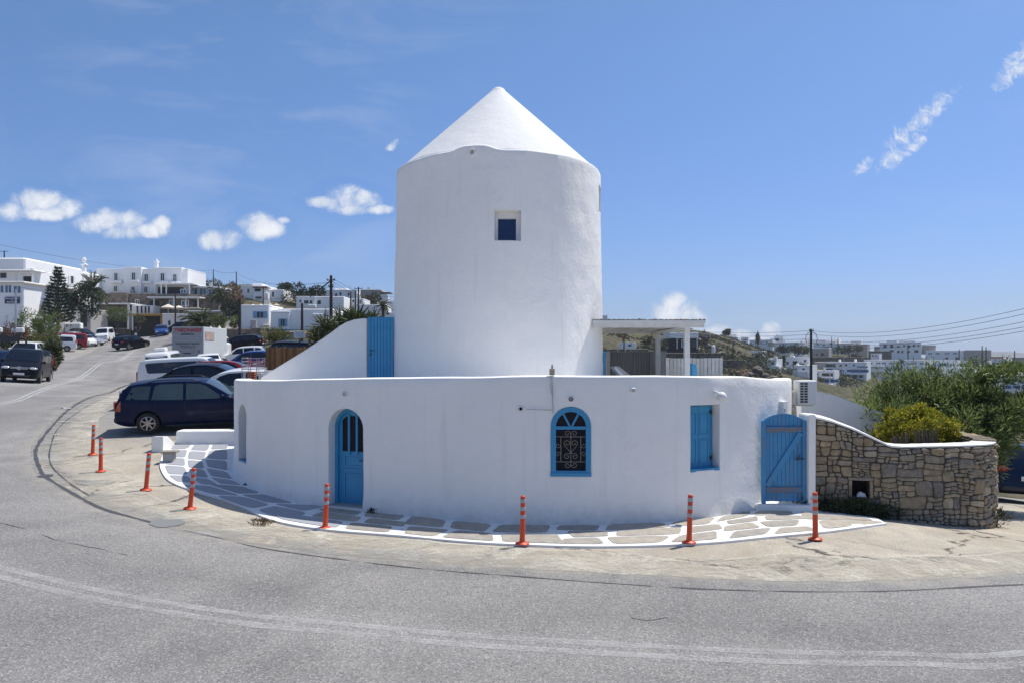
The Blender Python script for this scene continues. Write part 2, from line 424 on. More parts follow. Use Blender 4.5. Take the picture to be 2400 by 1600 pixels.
# weathered blue gate timber
m, nt, b = base_mat('gate_wood')
pg = nt_pos(nt, (14, 14, 1.1)); p0 = nt_pos(nt)
wear = nt_ramp(nt, nt_math(nt, 'ADD', nt_math(nt, 'MULTIPLY', nt_noise(nt, pg, 1.6, 6, .7), .6), nt_math(nt, 'MULTIPLY', nt_noise(nt, p0, 2.3, 3, .5), .42)), [(.53, 0.0), (.62, 1.0)])
blue = nt_mix(nt, nt_noise(nt, p0, 5, 4, .6), (.035, .20, .42), (.07, .29, .53))
c = nt_mix(nt, nt_math(nt, 'MULTIPLY', wear, .62), blue, (.17, .15, .145))
nt.links.new(c, b.inputs['Base Color']); b.inputs['Roughness'].default_value = .6
nt_bump(nt, b, nt_noise(nt, pg, 4, 5, .6), .3, .006)
m, nt, b = base_mat('gate_board_worn')
pg = nt_pos(nt, (2, 2, 12)); p0 = nt_pos(nt)
c = nt_mix(nt, nt_ramp(nt, nt_noise(nt, pg, 2.0, 5, .7), [(.42, 0.0), (.6, 1.0)]), (.20, .17, .165), (.06, .19, .36))
nt.links.new(c, b.inputs['Base Color']); b.inputs['Roughness'].default_value = .7
nt_bump(nt, b, nt_noise(nt, pg, 4, 5, .6), .3, .006)

# rubble wall stones: each stone its own tone
m, nt, b = base_mat('wall_stone')
oi = nt.nodes.new('ShaderNodeObjectInfo')
p = nt_pos(nt)
c = nt_ramp(nt, oi.outputs['Random'], [(0, (.25, .21, .155)), (.2, (.38, .31, .21)), (.4, (.32, .285, .23)), (.55, (.215, .20, .18)), (.7, (.46, .40, .30)), (.85, (.34, .265, .175)), (1, (.28, .265, .245))])
n1 = nt_noise(nt, p, 9, 6, .65)
c = nt_mix(nt, nt_ramp(nt, n1, [(.3, 0.0), (.75, 1.0)]), nt_mix(nt, 1.0, c, (.62, .60, .58), 'MULTIPLY'), nt_mix(nt, 1.0, c, (1.35, 1.30, 1.25), 'MULTIPLY'))
c = nt_mix(nt, nt_math(nt, 'MULTIPLY', nt_ramp(nt, nt_noise(nt, p, 4, 5, .6), [(.58, 0.0), (.72, 1.0)]), .5), c, (.30, .27, .21))
nt.links.new(c, b.inputs['Base Color']); b.inputs['Roughness'].default_value = .9; b.inputs['Specular IOR Level'].default_value = .2
nt_bump(nt, b, nt_noise(nt, p, 16, 8, .7), .9, .03)
M('mortar', (.115, .095, .070), .95, var=.4, vs=12, bump=.8, bs=30, bd=.03)
m, nt, b = base_mat('far_stone')
p = nt_pos(nt)
vo = nt.nodes.new('ShaderNodeTexVoronoi'); vo.inputs['Scale'].default_value = 1.6; nt.links.new(p, vo.inputs['Vector'])
c = nt_mix(nt, vo.outputs['Color'], (.10, .085, .07), (.27, .23, .18))
c = nt_mix(nt, nt_noise(nt, p, 3, 5, .7), nt_mix(nt, 1.0, c, (.6, .6, .6), 'MULTIPLY'), c)
nt.links.new(c, b.inputs['Base Color']); b.inputs['Roughness'].default_value = .95
nt_bump(nt, b, vo.outputs['Distance'], .8, .1)

# asphalt
m, nt, b = base_mat('asphalt')
p = nt_pos(nt)
big = nt_noise(nt, p, .23, 5, .6, .6)
mid = nt_noise(nt, nt_pos(nt, (1, 1, 1)), 1.3, 5, .65)
fine = nt_noise(nt, p, 48, 4, .75)
spk = nt.nodes.new('ShaderNodeTexVoronoi'); spk.inputs['Scale'].default_value = 52; nt.links.new(p, spk.inputs['Vector'])
c = nt_mix(nt, nt_ramp(nt, big, [(.32, 0.0), (.66, 1.0)]), (.195, .188, .182), (.325, .310, .295))
c = nt_mix(nt, nt_math(nt, 'MULTIPLY', nt_ramp(nt, mid, [(.35, 0.0), (.75, 1.0)]), .35), c, (.175, .172, .172))
c = nt_mix(nt, 1.0, c, nt_ramp(nt, fine, [(.25, .42), (.5, 1.0), (.75, 1.55)]), 'MULTIPLY')
sep2 = nt.nodes.new('ShaderNodeSeparateColor'); nt.links.new(spk.outputs['Color'], sep2.inputs[0])
c = nt_mix(nt, nt_math(nt, 'MULTIPLY', nt_ramp(nt, sep2.outputs[0], [(.83, 0.0), (.90, 1.0)]), .42), c, (.50, .485, .46))
c = nt_mix(nt, nt_math(nt, 'MULTIPLY', nt_ramp(nt, sep2.outputs[1], [(.82, 0.0), (.90, 1.0)]), .42), c, (.085, .083, .084))
la = nt.nodes.new('ShaderNodeAttribute'); la.attribute_name = 'lane'
lw = nt_math(nt, 'ADD', la.outputs['Fac'], nt_math(nt, 'MULTIPLY', nt_math(nt, 'SUBTRACT', nt_noise(nt, p, .7, 4, .6), .5), .10))
trk = nt_ramp(nt, lw, [(0, .80), (.05, 1.0), (.10, .93), (.16, .86), (.22, 1.03), (.30, .88), (.37, 1.0), (.47, 1.07), (.56, .92), (.64, 1.05), (.74, .90), (.85, 1.0), (1, .95)])
c = nt_mix(nt, 1.0, c, trk, 'MULTIPLY')
stain = nt_ramp(nt, nt_noise(nt, nt_pos(nt, (.6, 1.5, 1)), .8, 6, .7, 1.5), [(.66, 0.0), (.74, 1.0)])
c = nt_mix(nt, nt_math(nt, 'MULTIPLY', stain, .6), c, (.10, .10, .105))
spot = nt_ramp(nt, nt_noise(nt, p, 2.1, 4, .55, .4), [(.735, 0.0), (.765, 1.0)])
c = nt_mix(nt, nt_math(nt, 'MULTIPLY', spot, .55), c, (.09, .088, .088))
dst = nt_ramp(nt, nt_math(nt, 'ADD', la.outputs['Fac'], nt_math(nt, 'MULTIPLY', nt_noise(nt, p, 2.4, 5, .7), .10)), [(.045, 1.0), (.085, 0.0)])
c = nt_mix(nt, nt_math(nt, 'MULTIPLY', dst, .55), c, (.42, .39, .33))
nt.links.new(c, b.inputs['Base Color']); b.inputs['Roughness'].default_value = .85; b.inputs['Specular IOR Level'].default_value = .25
nt_bump(nt, b, nt_math(nt, 'ADD', fine, nt_math(nt, 'MULTIPLY', spk.outputs['Distance'], .5)), .6, .012)
# tar seams
M('tar', (.060, .060, .064), .7, var=.45, vs=9, bump=.4, bs=50)

# worn road paint: lets the asphalt show through where it has rubbed off
def worn_paint(name, col, lo, hi, maxa=1.0):
    m, nt, b = base_mat(name)
    p = nt_pos(nt)
    w = nt_math(nt, 'ADD', nt_math(nt, 'MULTIPLY', nt_noise(nt, p, 45, 4, .7), .6), nt_math(nt, 'MULTIPLY', nt_noise(nt, p, 3, 4, .6), .4))
    a = nt_math(nt, 'MULTIPLY', nt_ramp(nt, w, [(lo, 0.0), (hi, 1.0)]), maxa)
    nt.links.new(nt_mix(nt, nt_noise(nt, p, 20, 3, .6), tuple(x * .85 for x in col), col), b.inputs['Base Color'])
    nt.links.new(a, b.inputs['Alpha']); b.inputs['Roughness'].default_value = .8
    return m
worn_paint('road_paint', (.66, .66, .65), .40, .66, .58)
worn_paint('road_paint_far', (.60, .60, .60), .30, .55, .8)

# dusty concrete / dirt / scrub ground
m, nt, b = base_mat('ground_mix')
p = nt_pos(nt)
n1 = nt_noise(nt, p, .55, 6, .65, .8)
n2 = nt_noise(nt, p, 2.6, 6, .7, .5)
n3 = nt_noise(nt, p, 38, 4, .7)
cc = nt_mix(nt, nt_ramp(nt, n1, [(.30, 0.0), (.70, 1.0)]), (.355, .31, .245), (.56, .51, .42))
cc = nt_mix(nt, nt_math(nt, 'MULTIPLY', nt_ramp(nt, n2, [(.46, 0.0), (.72, 1.0)]), .45), cc, (.31, .285, .25))
gp = nt_ramp(nt, nt_noise(nt, p, .9, 7, .68, 1.0), [(.50, 0.0), (.58, 1.0)])
cc = nt_mix(nt, nt_math(nt, 'MULTIPLY', gp, .5), cc, (.34, .315, .28))
cc = nt_mix(nt, 1.0, cc, nt_ramp(nt, n3, [(.25, .66), (.5, 1.0), (.75, 1.3)]), 'MULTIPLY')
# cracks
vc = nt.nodes.new('ShaderNodeTexVoronoi'); vc.feature = 'DISTANCE_TO_EDGE'; vc.inputs['Scale'].default_value = .42
dn = nt.nodes.new('ShaderNodeTexNoise'); dn.inputs['Scale'].default_value = 2.2; dn.inputs['Detail'].default_value = 6; nt.links.new(p, dn.inputs['Vector'])
wv = nt.nodes.new('ShaderNodeMix'); wv.data_type = 'VECTOR'; wv.inputs['Factor'].default_value = .42
nt.links.new(p, wv.inputs['A']); nt.links.new(dn.outputs['Color'], wv.inputs['B']); nt.links.new(wv.outputs['Result'], vc.inputs['Vector'])
crack = nt_math(nt, 'MULTIPLY', nt_ramp(nt, vc.outputs['Distance'], [(0, 1.0), (.006, .9), (.014, 0.0)]), nt_ramp(nt, n2, [(.42, 0.0), (.55, 1.0)]))
cc = nt_mix(nt, crack, cc, (.09, .08, .07))
# parking lot: greyer, oil stained
sx = nt.nodes.new('ShaderNodeSeparateXYZ'); nt.links.new(p, sx.inputs[0])
lot = nt_mix(nt, n1, (.22, .21, .20), (.40, .375, .335))
lot = nt_mix(nt, nt_math(nt, 'MULTIPLY', nt_ramp(nt, n2, [(.5, 0.0), (.7, 1.0)]), .5), lot, (.17, .165, .16))
wob = nt_math(nt, 'ADD', sx.outputs[1], nt_math(nt, 'MULTIPLY', n1, 6))
fl = nt_ramp(nt, nt_math(nt, 'MULTIPLY', nt_math(nt, 'SUBTRACT', wob, 21.0), .25, clamp=True), [(0, 0.0), (1, 1.0)])
cc = nt_mix(nt, fl, cc, lot)
# open hillside beyond the car park
h1 = nt_noise(nt, p, .05, 6, .65); h2 = nt_noise(nt, p, .5, 6, .7)
hill = nt_mix(nt, nt_ramp(nt, h1, [(.38, 0.0), (.62, 1.0)]), (.10, .082, .048), (.165, .13, .078))
hill = nt_mix(nt, nt_ramp(nt, h2, [(.42, 0.0), (.56, 1.0)]), hill, (.050, .058, .028))
hill = nt_mix(nt, nt_math(nt, 'MULTIPLY', nt_ramp(nt, nt_noise(nt, p, .9, 5, .75), [(.60, 0.0), (.68, 1.0)]), .7), hill, (.27, .235, .19))
rgt = nt_math(nt, 'ADD', sx.outputs[0], nt_math(nt, 'MULTIPLY', sx.outputs[1], .30))     # the lot and street lie to the west of this line
hf = nt_math(nt, 'MAXIMUM', nt_math(nt, 'MULTIPLY', nt_math(nt, 'MULTIPLY', nt_math(nt, 'SUBTRACT', wob, 27.0), .2, clamp=True), nt_math(nt, 'MULTIPLY', nt_math(nt, 'SUBTRACT', rgt, -5.0), .3, clamp=True)),
             nt_math(nt, 'MULTIPLY', nt_math(nt, 'SUBTRACT', wob, 172.0), .2, clamp=True))
cc = nt_mix(nt, hf, cc, hill)
nt.links.new(cc, b.inputs['Base Color']); b.inputs['Roughness'].default_value = .95; b.inputs['Specular IOR Level'].default_value = .15
nt_bump(nt, b, nt_math(nt, 'ADD', nt_math(nt, 'MULTIPLY', n2, .7), nt_math(nt, 'ADD', nt_math(nt, 'MULTIPLY', n3, .22), nt_math(nt, 'MULTIPLY', crack, -.5))), .7, .05)

# pale washed-out gravel strip and flagstones
m, nt, b = base_mat('pale_gravel')
p = nt_pos(nt)
c = nt_mix(nt, nt_ramp(nt, nt_noise(nt, p, 1.6, 6, .7, .6), [(.30, 0.0), (.70, 1.0)]), (.46, .425, .355), (.62, .585, .49))
c = nt_mix(nt, 1.0, c, nt_ramp(nt, nt_noise(nt, p, 45, 4, .75), [(.25, .6), (.5, 1.0), (.75, 1.3)]), 'MULTIPLY')
ac = nt.nodes.new('ShaderNodeAttribute'); ac.attribute_name = 'across'
gx = nt.nodes.new('ShaderNodeSeparateXYZ'); nt.links.new(p, gx.inputs[0])
lft = nt_ramp(nt, nt_math(nt, 'MULTIPLY_ADD', gx.outputs[0], -.12), [(.35, 0.0), (.75, 1.0)])
gr = nt_math(nt, 'MULTIPLY', nt_ramp(nt, nt_math(nt, 'ADD', ac.outputs['Fac'], nt_math(nt, 'MULTIPLY', nt_math(nt, 'SUBTRACT', nt_noise(nt, p, 2.2, 5, .7), .5), .7)), [(.30, 1.0), (.62, 0.0)]), lft)
c = nt_mix(nt, nt_math(nt, 'MULTIPLY', gr, .85), c, nt_mix(nt, nt_noise(nt, p, 30, 4, .7), (.25, .245, .235), (.36, .35, .33)))
nt.links.new(c, b.inputs['Base Color']); b.inputs['Roughness'].default_value = .95
al = nt_ramp(nt, nt_math(nt, 'ADD', nt_math(nt, 'MULTIPLY', nt_noise(nt, p, 1.1, 6, .7, .8), .7), nt_math(nt, 'MULTIPLY', nt_noise(nt, p, 14, 5, .7), .3)), [(.36, 0.0), (.62, 1.0)])
nt.links.new(al, b.inputs['Alpha'])
nt_bump(nt, b, nt_noise(nt, p, 40, 5, .7), .7, .02)
m, nt, b = base_mat('flagstone')
p = nt_pos(nt); oi = nt.nodes.new('ShaderNodeObjectInfo')
c = nt_ramp(nt, oi.outputs['Random'], [(0, (.37, .335, .285)), (.35, (.44, .395, .325)), (.65, (.33, .305, .27)), (1, (.40, .37, .32))])
c = nt_mix(nt, nt_ramp(nt, nt_noise(nt, p, 7, 6, .7), [(.3, 0.0), (.7, 1.0)]), nt_mix(nt, 1.0, c, (.74, .74, .74), 'MULTIPLY'), nt_mix(nt, 1.0, c, (1.16, 1.16, 1.16), 'MULTIPLY'))
nt.links.new(c, b.inputs['Base Color']); b.inputs['Roughness'].default_value = .85
nt_bump(nt, b, nt_noise(nt, p, 30, 6, .7), .5, .015)
M('flag_paint_grey_shade', (.335, .345, .37), .8, var=.10, vs=3, bump=.2, bs=30, rand=.06)  # grey painted flags, with the bluish cast of shade mixed into the colour
m, nt, b = base_mat('white_joint')
p = nt_pos(nt)
c = nt_mix(nt, nt_ramp(nt, nt_noise(nt, p, 5, 6, .7), [(.55, 0.0), (.78, 1.0)]), (.79, .79, .785), (.52, .50, .46))
nt.links.new(c, b.inputs['Base Color']); b.inputs['Roughness'].default_value = .8
nt_bump(nt, b, nt_noise(nt, p, 12, 5, .6), .3, .02)
M('sea', (.03, .08, .14), .15, var=.2, vs=.01)

# foliage: each leaf mesh carries a random tone per face in the colour attribute "tone"
def leafmat(name, lo, hi, trans=.3, rough=.55):
    m, nt, b = base_mat(name)
    a = nt.nodes.new('ShaderNodeAttribute'); a.attribute_name = 'tone'
    c = nt_mix(nt, a.outputs['Fac'], lo, hi)
    nt.links.new(c, b.inputs['Base Color']); b.inputs['Roughness'].default_value = rough
    b.inputs['Specular IOR Level'].default_value = .4
    tr = nt.nodes.new('ShaderNodeBsdfTranslucent'); nt.links.new(c, tr.inputs['Color'])
    mx = nt.nodes.new('ShaderNodeMixShader'); mx.inputs[0].default_value = trans
    out = nt.nodes['Material Output']
    nt.links.new(b.outputs[0], mx.inputs[1]); nt.links.new(tr.outputs[0], mx.inputs[2]); nt.links.new(mx.outputs[0], out.inputs['Surface'])
    return m
leafmat('oleander_leaf', (.065, .110, .030), (.34, .40, .14), .32, .36)
leafmat('yellow_leaf', (.13, .17, .02), (.58, .50, .05), .35)
leafmat('bush_leaf', (.065, .10, .03), (.25, .29, .09), .3)
leafmat('hedge_leaf', (.06, .08, .025), (.24, .23, .07), .3)
leafmat('red_leaf', (.10, .05, .035), (.24, .13, .08), .3)
leafmat('pine_leaf', (.012, .026, .012), (.050, .075, .028), .1)
leafmat('dark_leaf', (.014, .028, .012), (.055, .080, .028), .15)
leafmat('palm_leaf', (.035, .055, .022), (.13, .15, .06), .2)
leafmat('yucca_leaf', (.045, .060, .025), (.16, .18, .075), .2)
leafmat('dry_leaf', (.12, .085, .05), (.24, .17, .09), .25)
leafmat('weed_leaf', (.020, .035, .014), (.08, .10, .04), .2)
leafmat('scrub_leaf', (.045, .050, .025), (.12, .115, .055), .2)
leafmat('greygreen_leaf', (.06, .075, .04), (.15, .17, .09), .2)

# ------------------------------------------------------------------ mesh helpers
class MB:
    "collects shapes; build() links them as ONE mesh object"
    def __init__(s): s.v = []; s.f = []; s.mi = []; s.cur = 0
    def add(s, vs, fs):
        o = len(s.v); s.v += [tuple(x) for x in vs]
        for f in fs:
            s.f.append(tuple(i + o for i in f)); s.mi.append(s.cur)
        return s
    def box(s, c, d, rz=0.0, m=None):
        c = Vector(c); hx, hy, hz = d[0] / 2, d[1] / 2, d[2] / 2
        vs = [Vector((sx * hx, sy * hy, sz * hz)) for sz in (-1, 1) for sy in (-1, 1) for sx in (-1, 1)]
        if m is not None: vs = [m @ v for v in vs]
        if rz:
            q = Matrix.Rotation(rz, 3, 'Z'); vs = [q @ v for v in vs]
        return s.add([v + c for v in vs], [(0, 2, 3, 1), (4, 5, 7, 6), (0, 1, 5, 4), (2, 6, 7, 3), (0, 4, 6, 2), (1, 3, 7, 5)])
    def bbox(s, c, d, bev=.02, rz=0.0):
        "box with chamfered vertical and top edges"
        c = Vector(c); hx, hy, hz = d[0] / 2, d[1] / 2, d[2] / 2; q = Matrix.Rotation(rz, 3, 'Z')
        e = min(bev, hx * .9, hy * .9, hz * .9)
        def ring(ix, iy, z):
            x, y = hx - ix, hy - iy
            return [Vector((x, y - e, z)), Vector((x - e, y, z)), Vector((-x + e, y, z)), Vector((-x, y - e, z)), Vector((-x, -y + e, z)), Vector((-x + e, -y, z)), Vector((x - e, -y, z)), Vector((x, -y + e, z))]
        vs = ring(e, e, -hz) + ring(0, 0, -hz + e) + ring(0, 0, hz - e) + ring(e, e, hz)
        fs = [tuple(range(7, -1, -1)), tuple(range(24, 32))]
        for k in range(3):
            for i in range(8):
                a, b2 = k * 8 + i, k * 8 + (i + 1) % 8
                fs.append((a, b2, b2 + 8, a + 8))
        return s.add([q @ v + c for v in vs], fs)
    def tube(s, path, r, n=8, cap=True):
        path = [Vector(p) for p in path]
        rs = r if isinstance(r, (list, tuple)) else [r] * len(path)
        vs, fs = [], []
        up0 = None
        for i, p in enumerate(path):
            t = (path[min(i + 1, len(path) - 1)] - path[max(i - 1, 0)]).normalized()
            ref = Vector((0, 0, 1)) if abs(t.z) < .9 else Vector((1, 0, 0))
            if up0 is not None and (up0 - t * up0.dot(t)).length > .1: ref = up0
            u = (ref - t * ref.dot(t)).normalized(); w = t.cross(u); up0 = u
            for k in range(n):
                a = 2 * math.pi * k / n
                vs.append(p + (u * math.cos(a) + w * math.sin(a)) * rs[i])
        for i in range(len(path) - 1):
            for k in range(n):
                a, b2 = i * n + k, i * n + (k + 1) % n
                fs.append((a, b2, b2 + n, a + n))
        if cap:
            fs.append(tuple(range(n - 1, -1, -1))); fs.append(tuple(range((len(path) - 1) * n, len(path) * n)))
        return s.add(vs, fs)
    def lathe(s, prof, n=24, c=(0, 0, 0), axis='Z', a0=0.0, a1=2 * math.pi):
        "prof: list of (r, z)"
        c = Vector(c); vs, fs = [], []; full = abs(a1 - a0 - 2 * math.pi) < 1e-6
        m = n if full else n + 1
        for (r, z) in prof:
            for k in range(m):
                a = a0 + (a1 - a0) * k / n
                x, y = r * math.cos(a), r * math.sin(a)
                v = Vector((x, y, z)) if axis == 'Z' else (Vector((x, z, y)) if axis == 'Y' else Vector((z, x, y)))
                vs.append(v + c)
        for i in range(len(prof) - 1):
            for k in range(n):
                a, b2 = i * m + k, i * m + (k + 1) % m
                fs.append((a, b2, b2 + m, a + m) if axis != 'Y' else (a, a + m, b2 + m, b2))
        return s.add(vs, fs)
    def ball(s, c, d, nu=10, nv=6):
        c = Vector(c); vs = []; fs = []
        for j in range(1, nv):
            th = math.pi * j / nv
            for i in range(nu):
                a = 2 * math.pi * i / nu
                vs.append(c + Vector((d[0] / 2 * math.sin(th) * math.cos(a), d[1] / 2 * math.sin(th) * math.sin(a), d[2] / 2 * math.cos(th))))
        t = len(vs); vs += [c + Vector((0, 0, d[2] / 2)), c - Vector((0, 0, d[2] / 2))]
        for j in range(nv - 2):
            for i in range(nu):
                a, b2 = j * nu + i, j * nu + (i + 1) % nu
                fs.append((a, a + nu, b2 + nu, b2))
        for i in range(nu):
            fs.append((t, i, (i + 1) % nu)); fs.append((t + 1, (nv - 2) * nu + (i + 1) % nu, (nv - 2) * nu + i))
        return s.add(vs, fs)
    def prism(s, poly, o, u, w, n, d0, d1):
        "polygon (a, b) in the plane o + a*u + b*w, extruded along n from d0 to d1"
        o, u, w, n = Vector(o), Vector(u), Vector(w), Vector(n); k = len(poly)
        vs = [o + u * a + w * b + n * d0 for a, b in poly] + [o + u * a + w * b + n * d1 for a, b in poly]
        fs = [tuple(range(k - 1, -1, -1)), tuple(range(k, 2 * k))] + [(i, (i + 1) % k, (i + 1) % k + k, i + k) for i in range(k)]
        return s.add(vs, fs)
    def grid(s, rows):
        "rows: list of equally long rows of points"
        nr, nc = len(rows), len(rows[0])
        return s.add([p for r in rows for p in r], [(i * nc + j, i * nc + j + 1, (i + 1) * nc + j + 1, (i + 1) * nc + j) for i in range(nr - 1) for j in range(nc - 1)])
    def mesh(s, name, mats, smooth=False, fix=True, angle=None):
        me = bpy.data.meshes.new(name)
        me.from_pydata(s.v, [], s.f)
        for mm in (mats if isinstance(mats, (list, tuple)) else [mats]): me.materials.append(MAT[mm] if isinstance(mm, str) else mm)
        if any(s.mi): me.polygons.foreach_set('material_index', s.mi)
        if fix:
            bm = bmesh.new(); bm.from_mesh(me); bmesh.ops.recalc_face_normals(bm, faces=bm.faces); bm.to_mesh(me); bm.free()
        if smooth:
            me.polygons.foreach_set('use_smooth', [True] * len(me.polygons))
            if angle is not None:
                try: me.set_sharp_from_angle(angle=R(angle))
                except Exception: pass
        me.update()
        return me
    def build(s, name, mats, parent=None, smooth=False, world=False, fix=True, angle=None):
        if world and parent is not None:
            inv = pmat(parent).inverted()
            s.v = [tuple(inv @ Vector(v)) for v in s.v]
        o = bpy.data.objects.new(name, s.mesh(name, mats, smooth, fix, angle))
        COL.objects.link(o)
        if parent is not None: o.parent = parent
        return o
def pmat(o):
    m = Matrix.LocRotScale(o.location, o.rotation_euler, o.scale)
    return pmat(o.parent) @ m if o.parent is not None else m
def tag(o, label=None, cat=None, group=None, kind=None):
    if label: o['label'] = label
    if cat: o['category'] = cat
    if group: o['group'] = group
    if kind: o['kind'] = kind
    return o
def thing(name, label, cat, loc=(0, 0, 0), rz=0.0, group=None):
    o = bpy.data.objects.new(name, None); COL.objects.link(o)
    o.empty_display_size = .2
    o.location = loc; o.rotation_euler = (0, 0, rz)
    return tag(o, label, cat, group)
def link(name, me, parent=None, loc=(0, 0, 0), rz=0.0):
    o = bpy.data.objects.new(name, me); COL.objects.link(o)
    if parent is not None: o.parent = parent
    o.location = loc; o.rotation_euler = (0, 0, rz)
    return o
def copy_tree(o, parent=None):
    c = o.copy(); COL.objects.link(c); c.parent = parent
    for ch in list(o.children): copy_tree(ch, c)
    return c
def boolean_cut(o, cutters):
    "subtract cutter MBs from object o for good"
    bm = MB()
    for c in cutters:
        bm.add(c.v, c.f)
    me = bm.mesh('cutter', [])
    co = bpy.data.objects.new('cutter', me); COL.objects.link(co); co.parent = o.parent
    bpy.context.view_layer.update()
    md = o.modifiers.new('cut', 'BOOLEAN'); md.operation = 'DIFFERENCE'; md.solver = 'EXACT'; md.object = co
    try: md.use_self = False
    except Exception: pass
    dg = bpy.context.evaluated_depsgraph_get()
    new = bpy.data.meshes.new_from_object(o.evaluated_get(dg))
    o.modifiers.clear(); old = o.data; o.data = new
    bpy.data.meshes.remove(old)
    bpy.data.objects.remove(co); bpy.data.meshes.remove(me)
def catmull(pts, n):
    pts = [Vector(p) for p in pts]; out = []
    P = [pts[0] * 2 - pts[1]] + pts + [pts[-1] * 2 - pts[-2]]
    for i in range(len(pts) - 1):
        p0, p1, p2, p3 = P[i:i + 4]
        for k in range(n):
            t = k / n
            out.append(.5 * ((2 * p1) + (p2 - p0) * t + (2 * p0 - 5 * p1 + 4 * p2 - p3) * t * t + (3 * p1 - p0 - 3 * p2 + p3) * t ** 3))
    out.append(pts[-1]); return out
def resample(pts, step=None, n=None):
    pts = [Vector(p) for p in pts]
    L = [0.0]
    for a, b2 in zip(pts, pts[1:]): L.append(L[-1] + (b2 - a).length)
    if n is None: n = max(2, int(round(L[-1] / step)) + 1)
    out = []; j = 0
    for k in range(n):
        s_ = L[-1] * k / (n - 1)
        while j < len(L) - 2 and L[j + 1] < s_: j += 1
        t = (s_ - L[j]) / max(1e-9, L[j + 1] - L[j])
        out.append(pts[j].lerp(pts[j + 1], t))
    return out
def leaves(name, centers, normals, length, width, matname, parent=None, bend=0.0, rs=0, jit=.35):
    "one mesh of many small leaves (two quads each, folded on the midrib); centers/normals are Nx3 arrays"
    r = np.random.default_rng(rs); n = len(centers)
    c = np.asarray(centers, float); d = np.asarray(normals, float)
    d /= np.linalg.norm(d, axis=1)[:, None] + 1e-9
    a = r.normal(size=(n, 3)); side = np.cross(d, a); side /= np.linalg.norm(side, axis=1)[:, None] + 1e-9
    up = np.cross(side, d)
    L = length * (1 + jit * r.normal(size=n).clip(-1.5, 1.5))[:, None]; Wd = width * (1 + jit * r.normal(size=n).clip(-1.5, 1.5))[:, None]
    p0 = c; p3 = c + d * L - up * L * bend
    m1 = c + d * L * .45 + side * Wd * .5 + up * Wd * .15; m2 = c + d * L * .45 - side * Wd * .5 + up * Wd * .15
    V = np.stack([p0, m1, p3, m2], 1).reshape(-1, 3)
    me = bpy.data.meshes.new(name)
    me.vertices.add(4 * n); me.vertices.foreach_set('co', V.ravel())
    Fc = np.arange(4 * n).reshape(n, 4)
    tri = np.concatenate([Fc[:, [0, 1, 2]], Fc[:, [0, 2, 3]]], 1).reshape(-1)
    me.loops.add(6 * n); me.loops.foreach_set('vertex_index', tri)
    me.polygons.add(2 * n); me.polygons.foreach_set('loop_start', np.arange(0, 6 * n, 3)); me.polygons.foreach_set('loop_total', np.full(2 * n, 3))
    tone = np.repeat(r.random(n) ** 1.3, 4)
    at_ = me.attributes.new('tone', 'FLOAT', 'POINT'); at_.data.foreach_set('value', tone)
    me.materials.append(MAT[matname]); me.update(calc_edges=True); me.validate()
    o = bpy.data.objects.new(name, me); COL.objects.link(o)
    if parent is not None: o.parent = parent
    return o
def unit(r, n):
    v = r.normal(size=(n, 3)); return v / (np.linalg.norm(v, axis=1)[:, None] + 1e-9)
def clump_points(r, n, size, clumps, spread=.33, hollow=.45):
    "points gathered in clumps inside an ellipsoid of half axes size (base on z=0 when shifted)"
    cc = unit(r, clumps) * (hollow + (1 - hollow) * r.random((clumps, 1)) ** .5)
    idx = r.integers(0, clumps, n)
    rad = spread * (.6 + .8 * r.random(clumps))[idx][:, None]
    q = unit(r, n) * (r.random((n, 1)) ** .45) * rad
    p = cc[idx] + q
    dirs = q / (np.linalg.norm(q, axis=1)[:, None] + 1e-6) + .5 * cc[idx]
    return p * np.array(size), dirs
def text_mesh(s, size, font_shear=0.0, bold=0.0):
    cu_ = bpy.data.curves.new('txt', 'FONT'); cu_.body = s; cu_.size = size; cu_.shear = font_shear; cu_.offset = bold
    cu_.align_x = 'CENTER'; cu_.align_y = 'CENTER'; cu_.extrude = .004; cu_.resolution_u = 3
    o = bpy.data.objects.new('txt', cu_); COL.objects.link(o)
    dg = bpy.context.evaluated_depsgraph_get()
    me = bpy.data.meshes.new_from_object(o.evaluated_get(dg))
    bpy.data.objects.remove(o); bpy.data.curves.remove(cu_)
    return me
def lettering(name, s, size, mat, parent, o, u, w, shear=0.0, bold=0.0):
    "flat letters at local point o, reading along u with up w"
    me = text_mesh(s, size, shear, bold); me.materials.clear(); me.materials.append(MAT[mat])
    u = Vector(u).normalized(); w = Vector(w).normalized(); n = u.cross(w)
    m = Matrix((u, w, n)).transposed().to_4x4(); m.translation = Vector(o)
    me.transform(m)
    return link(name, me, parent)
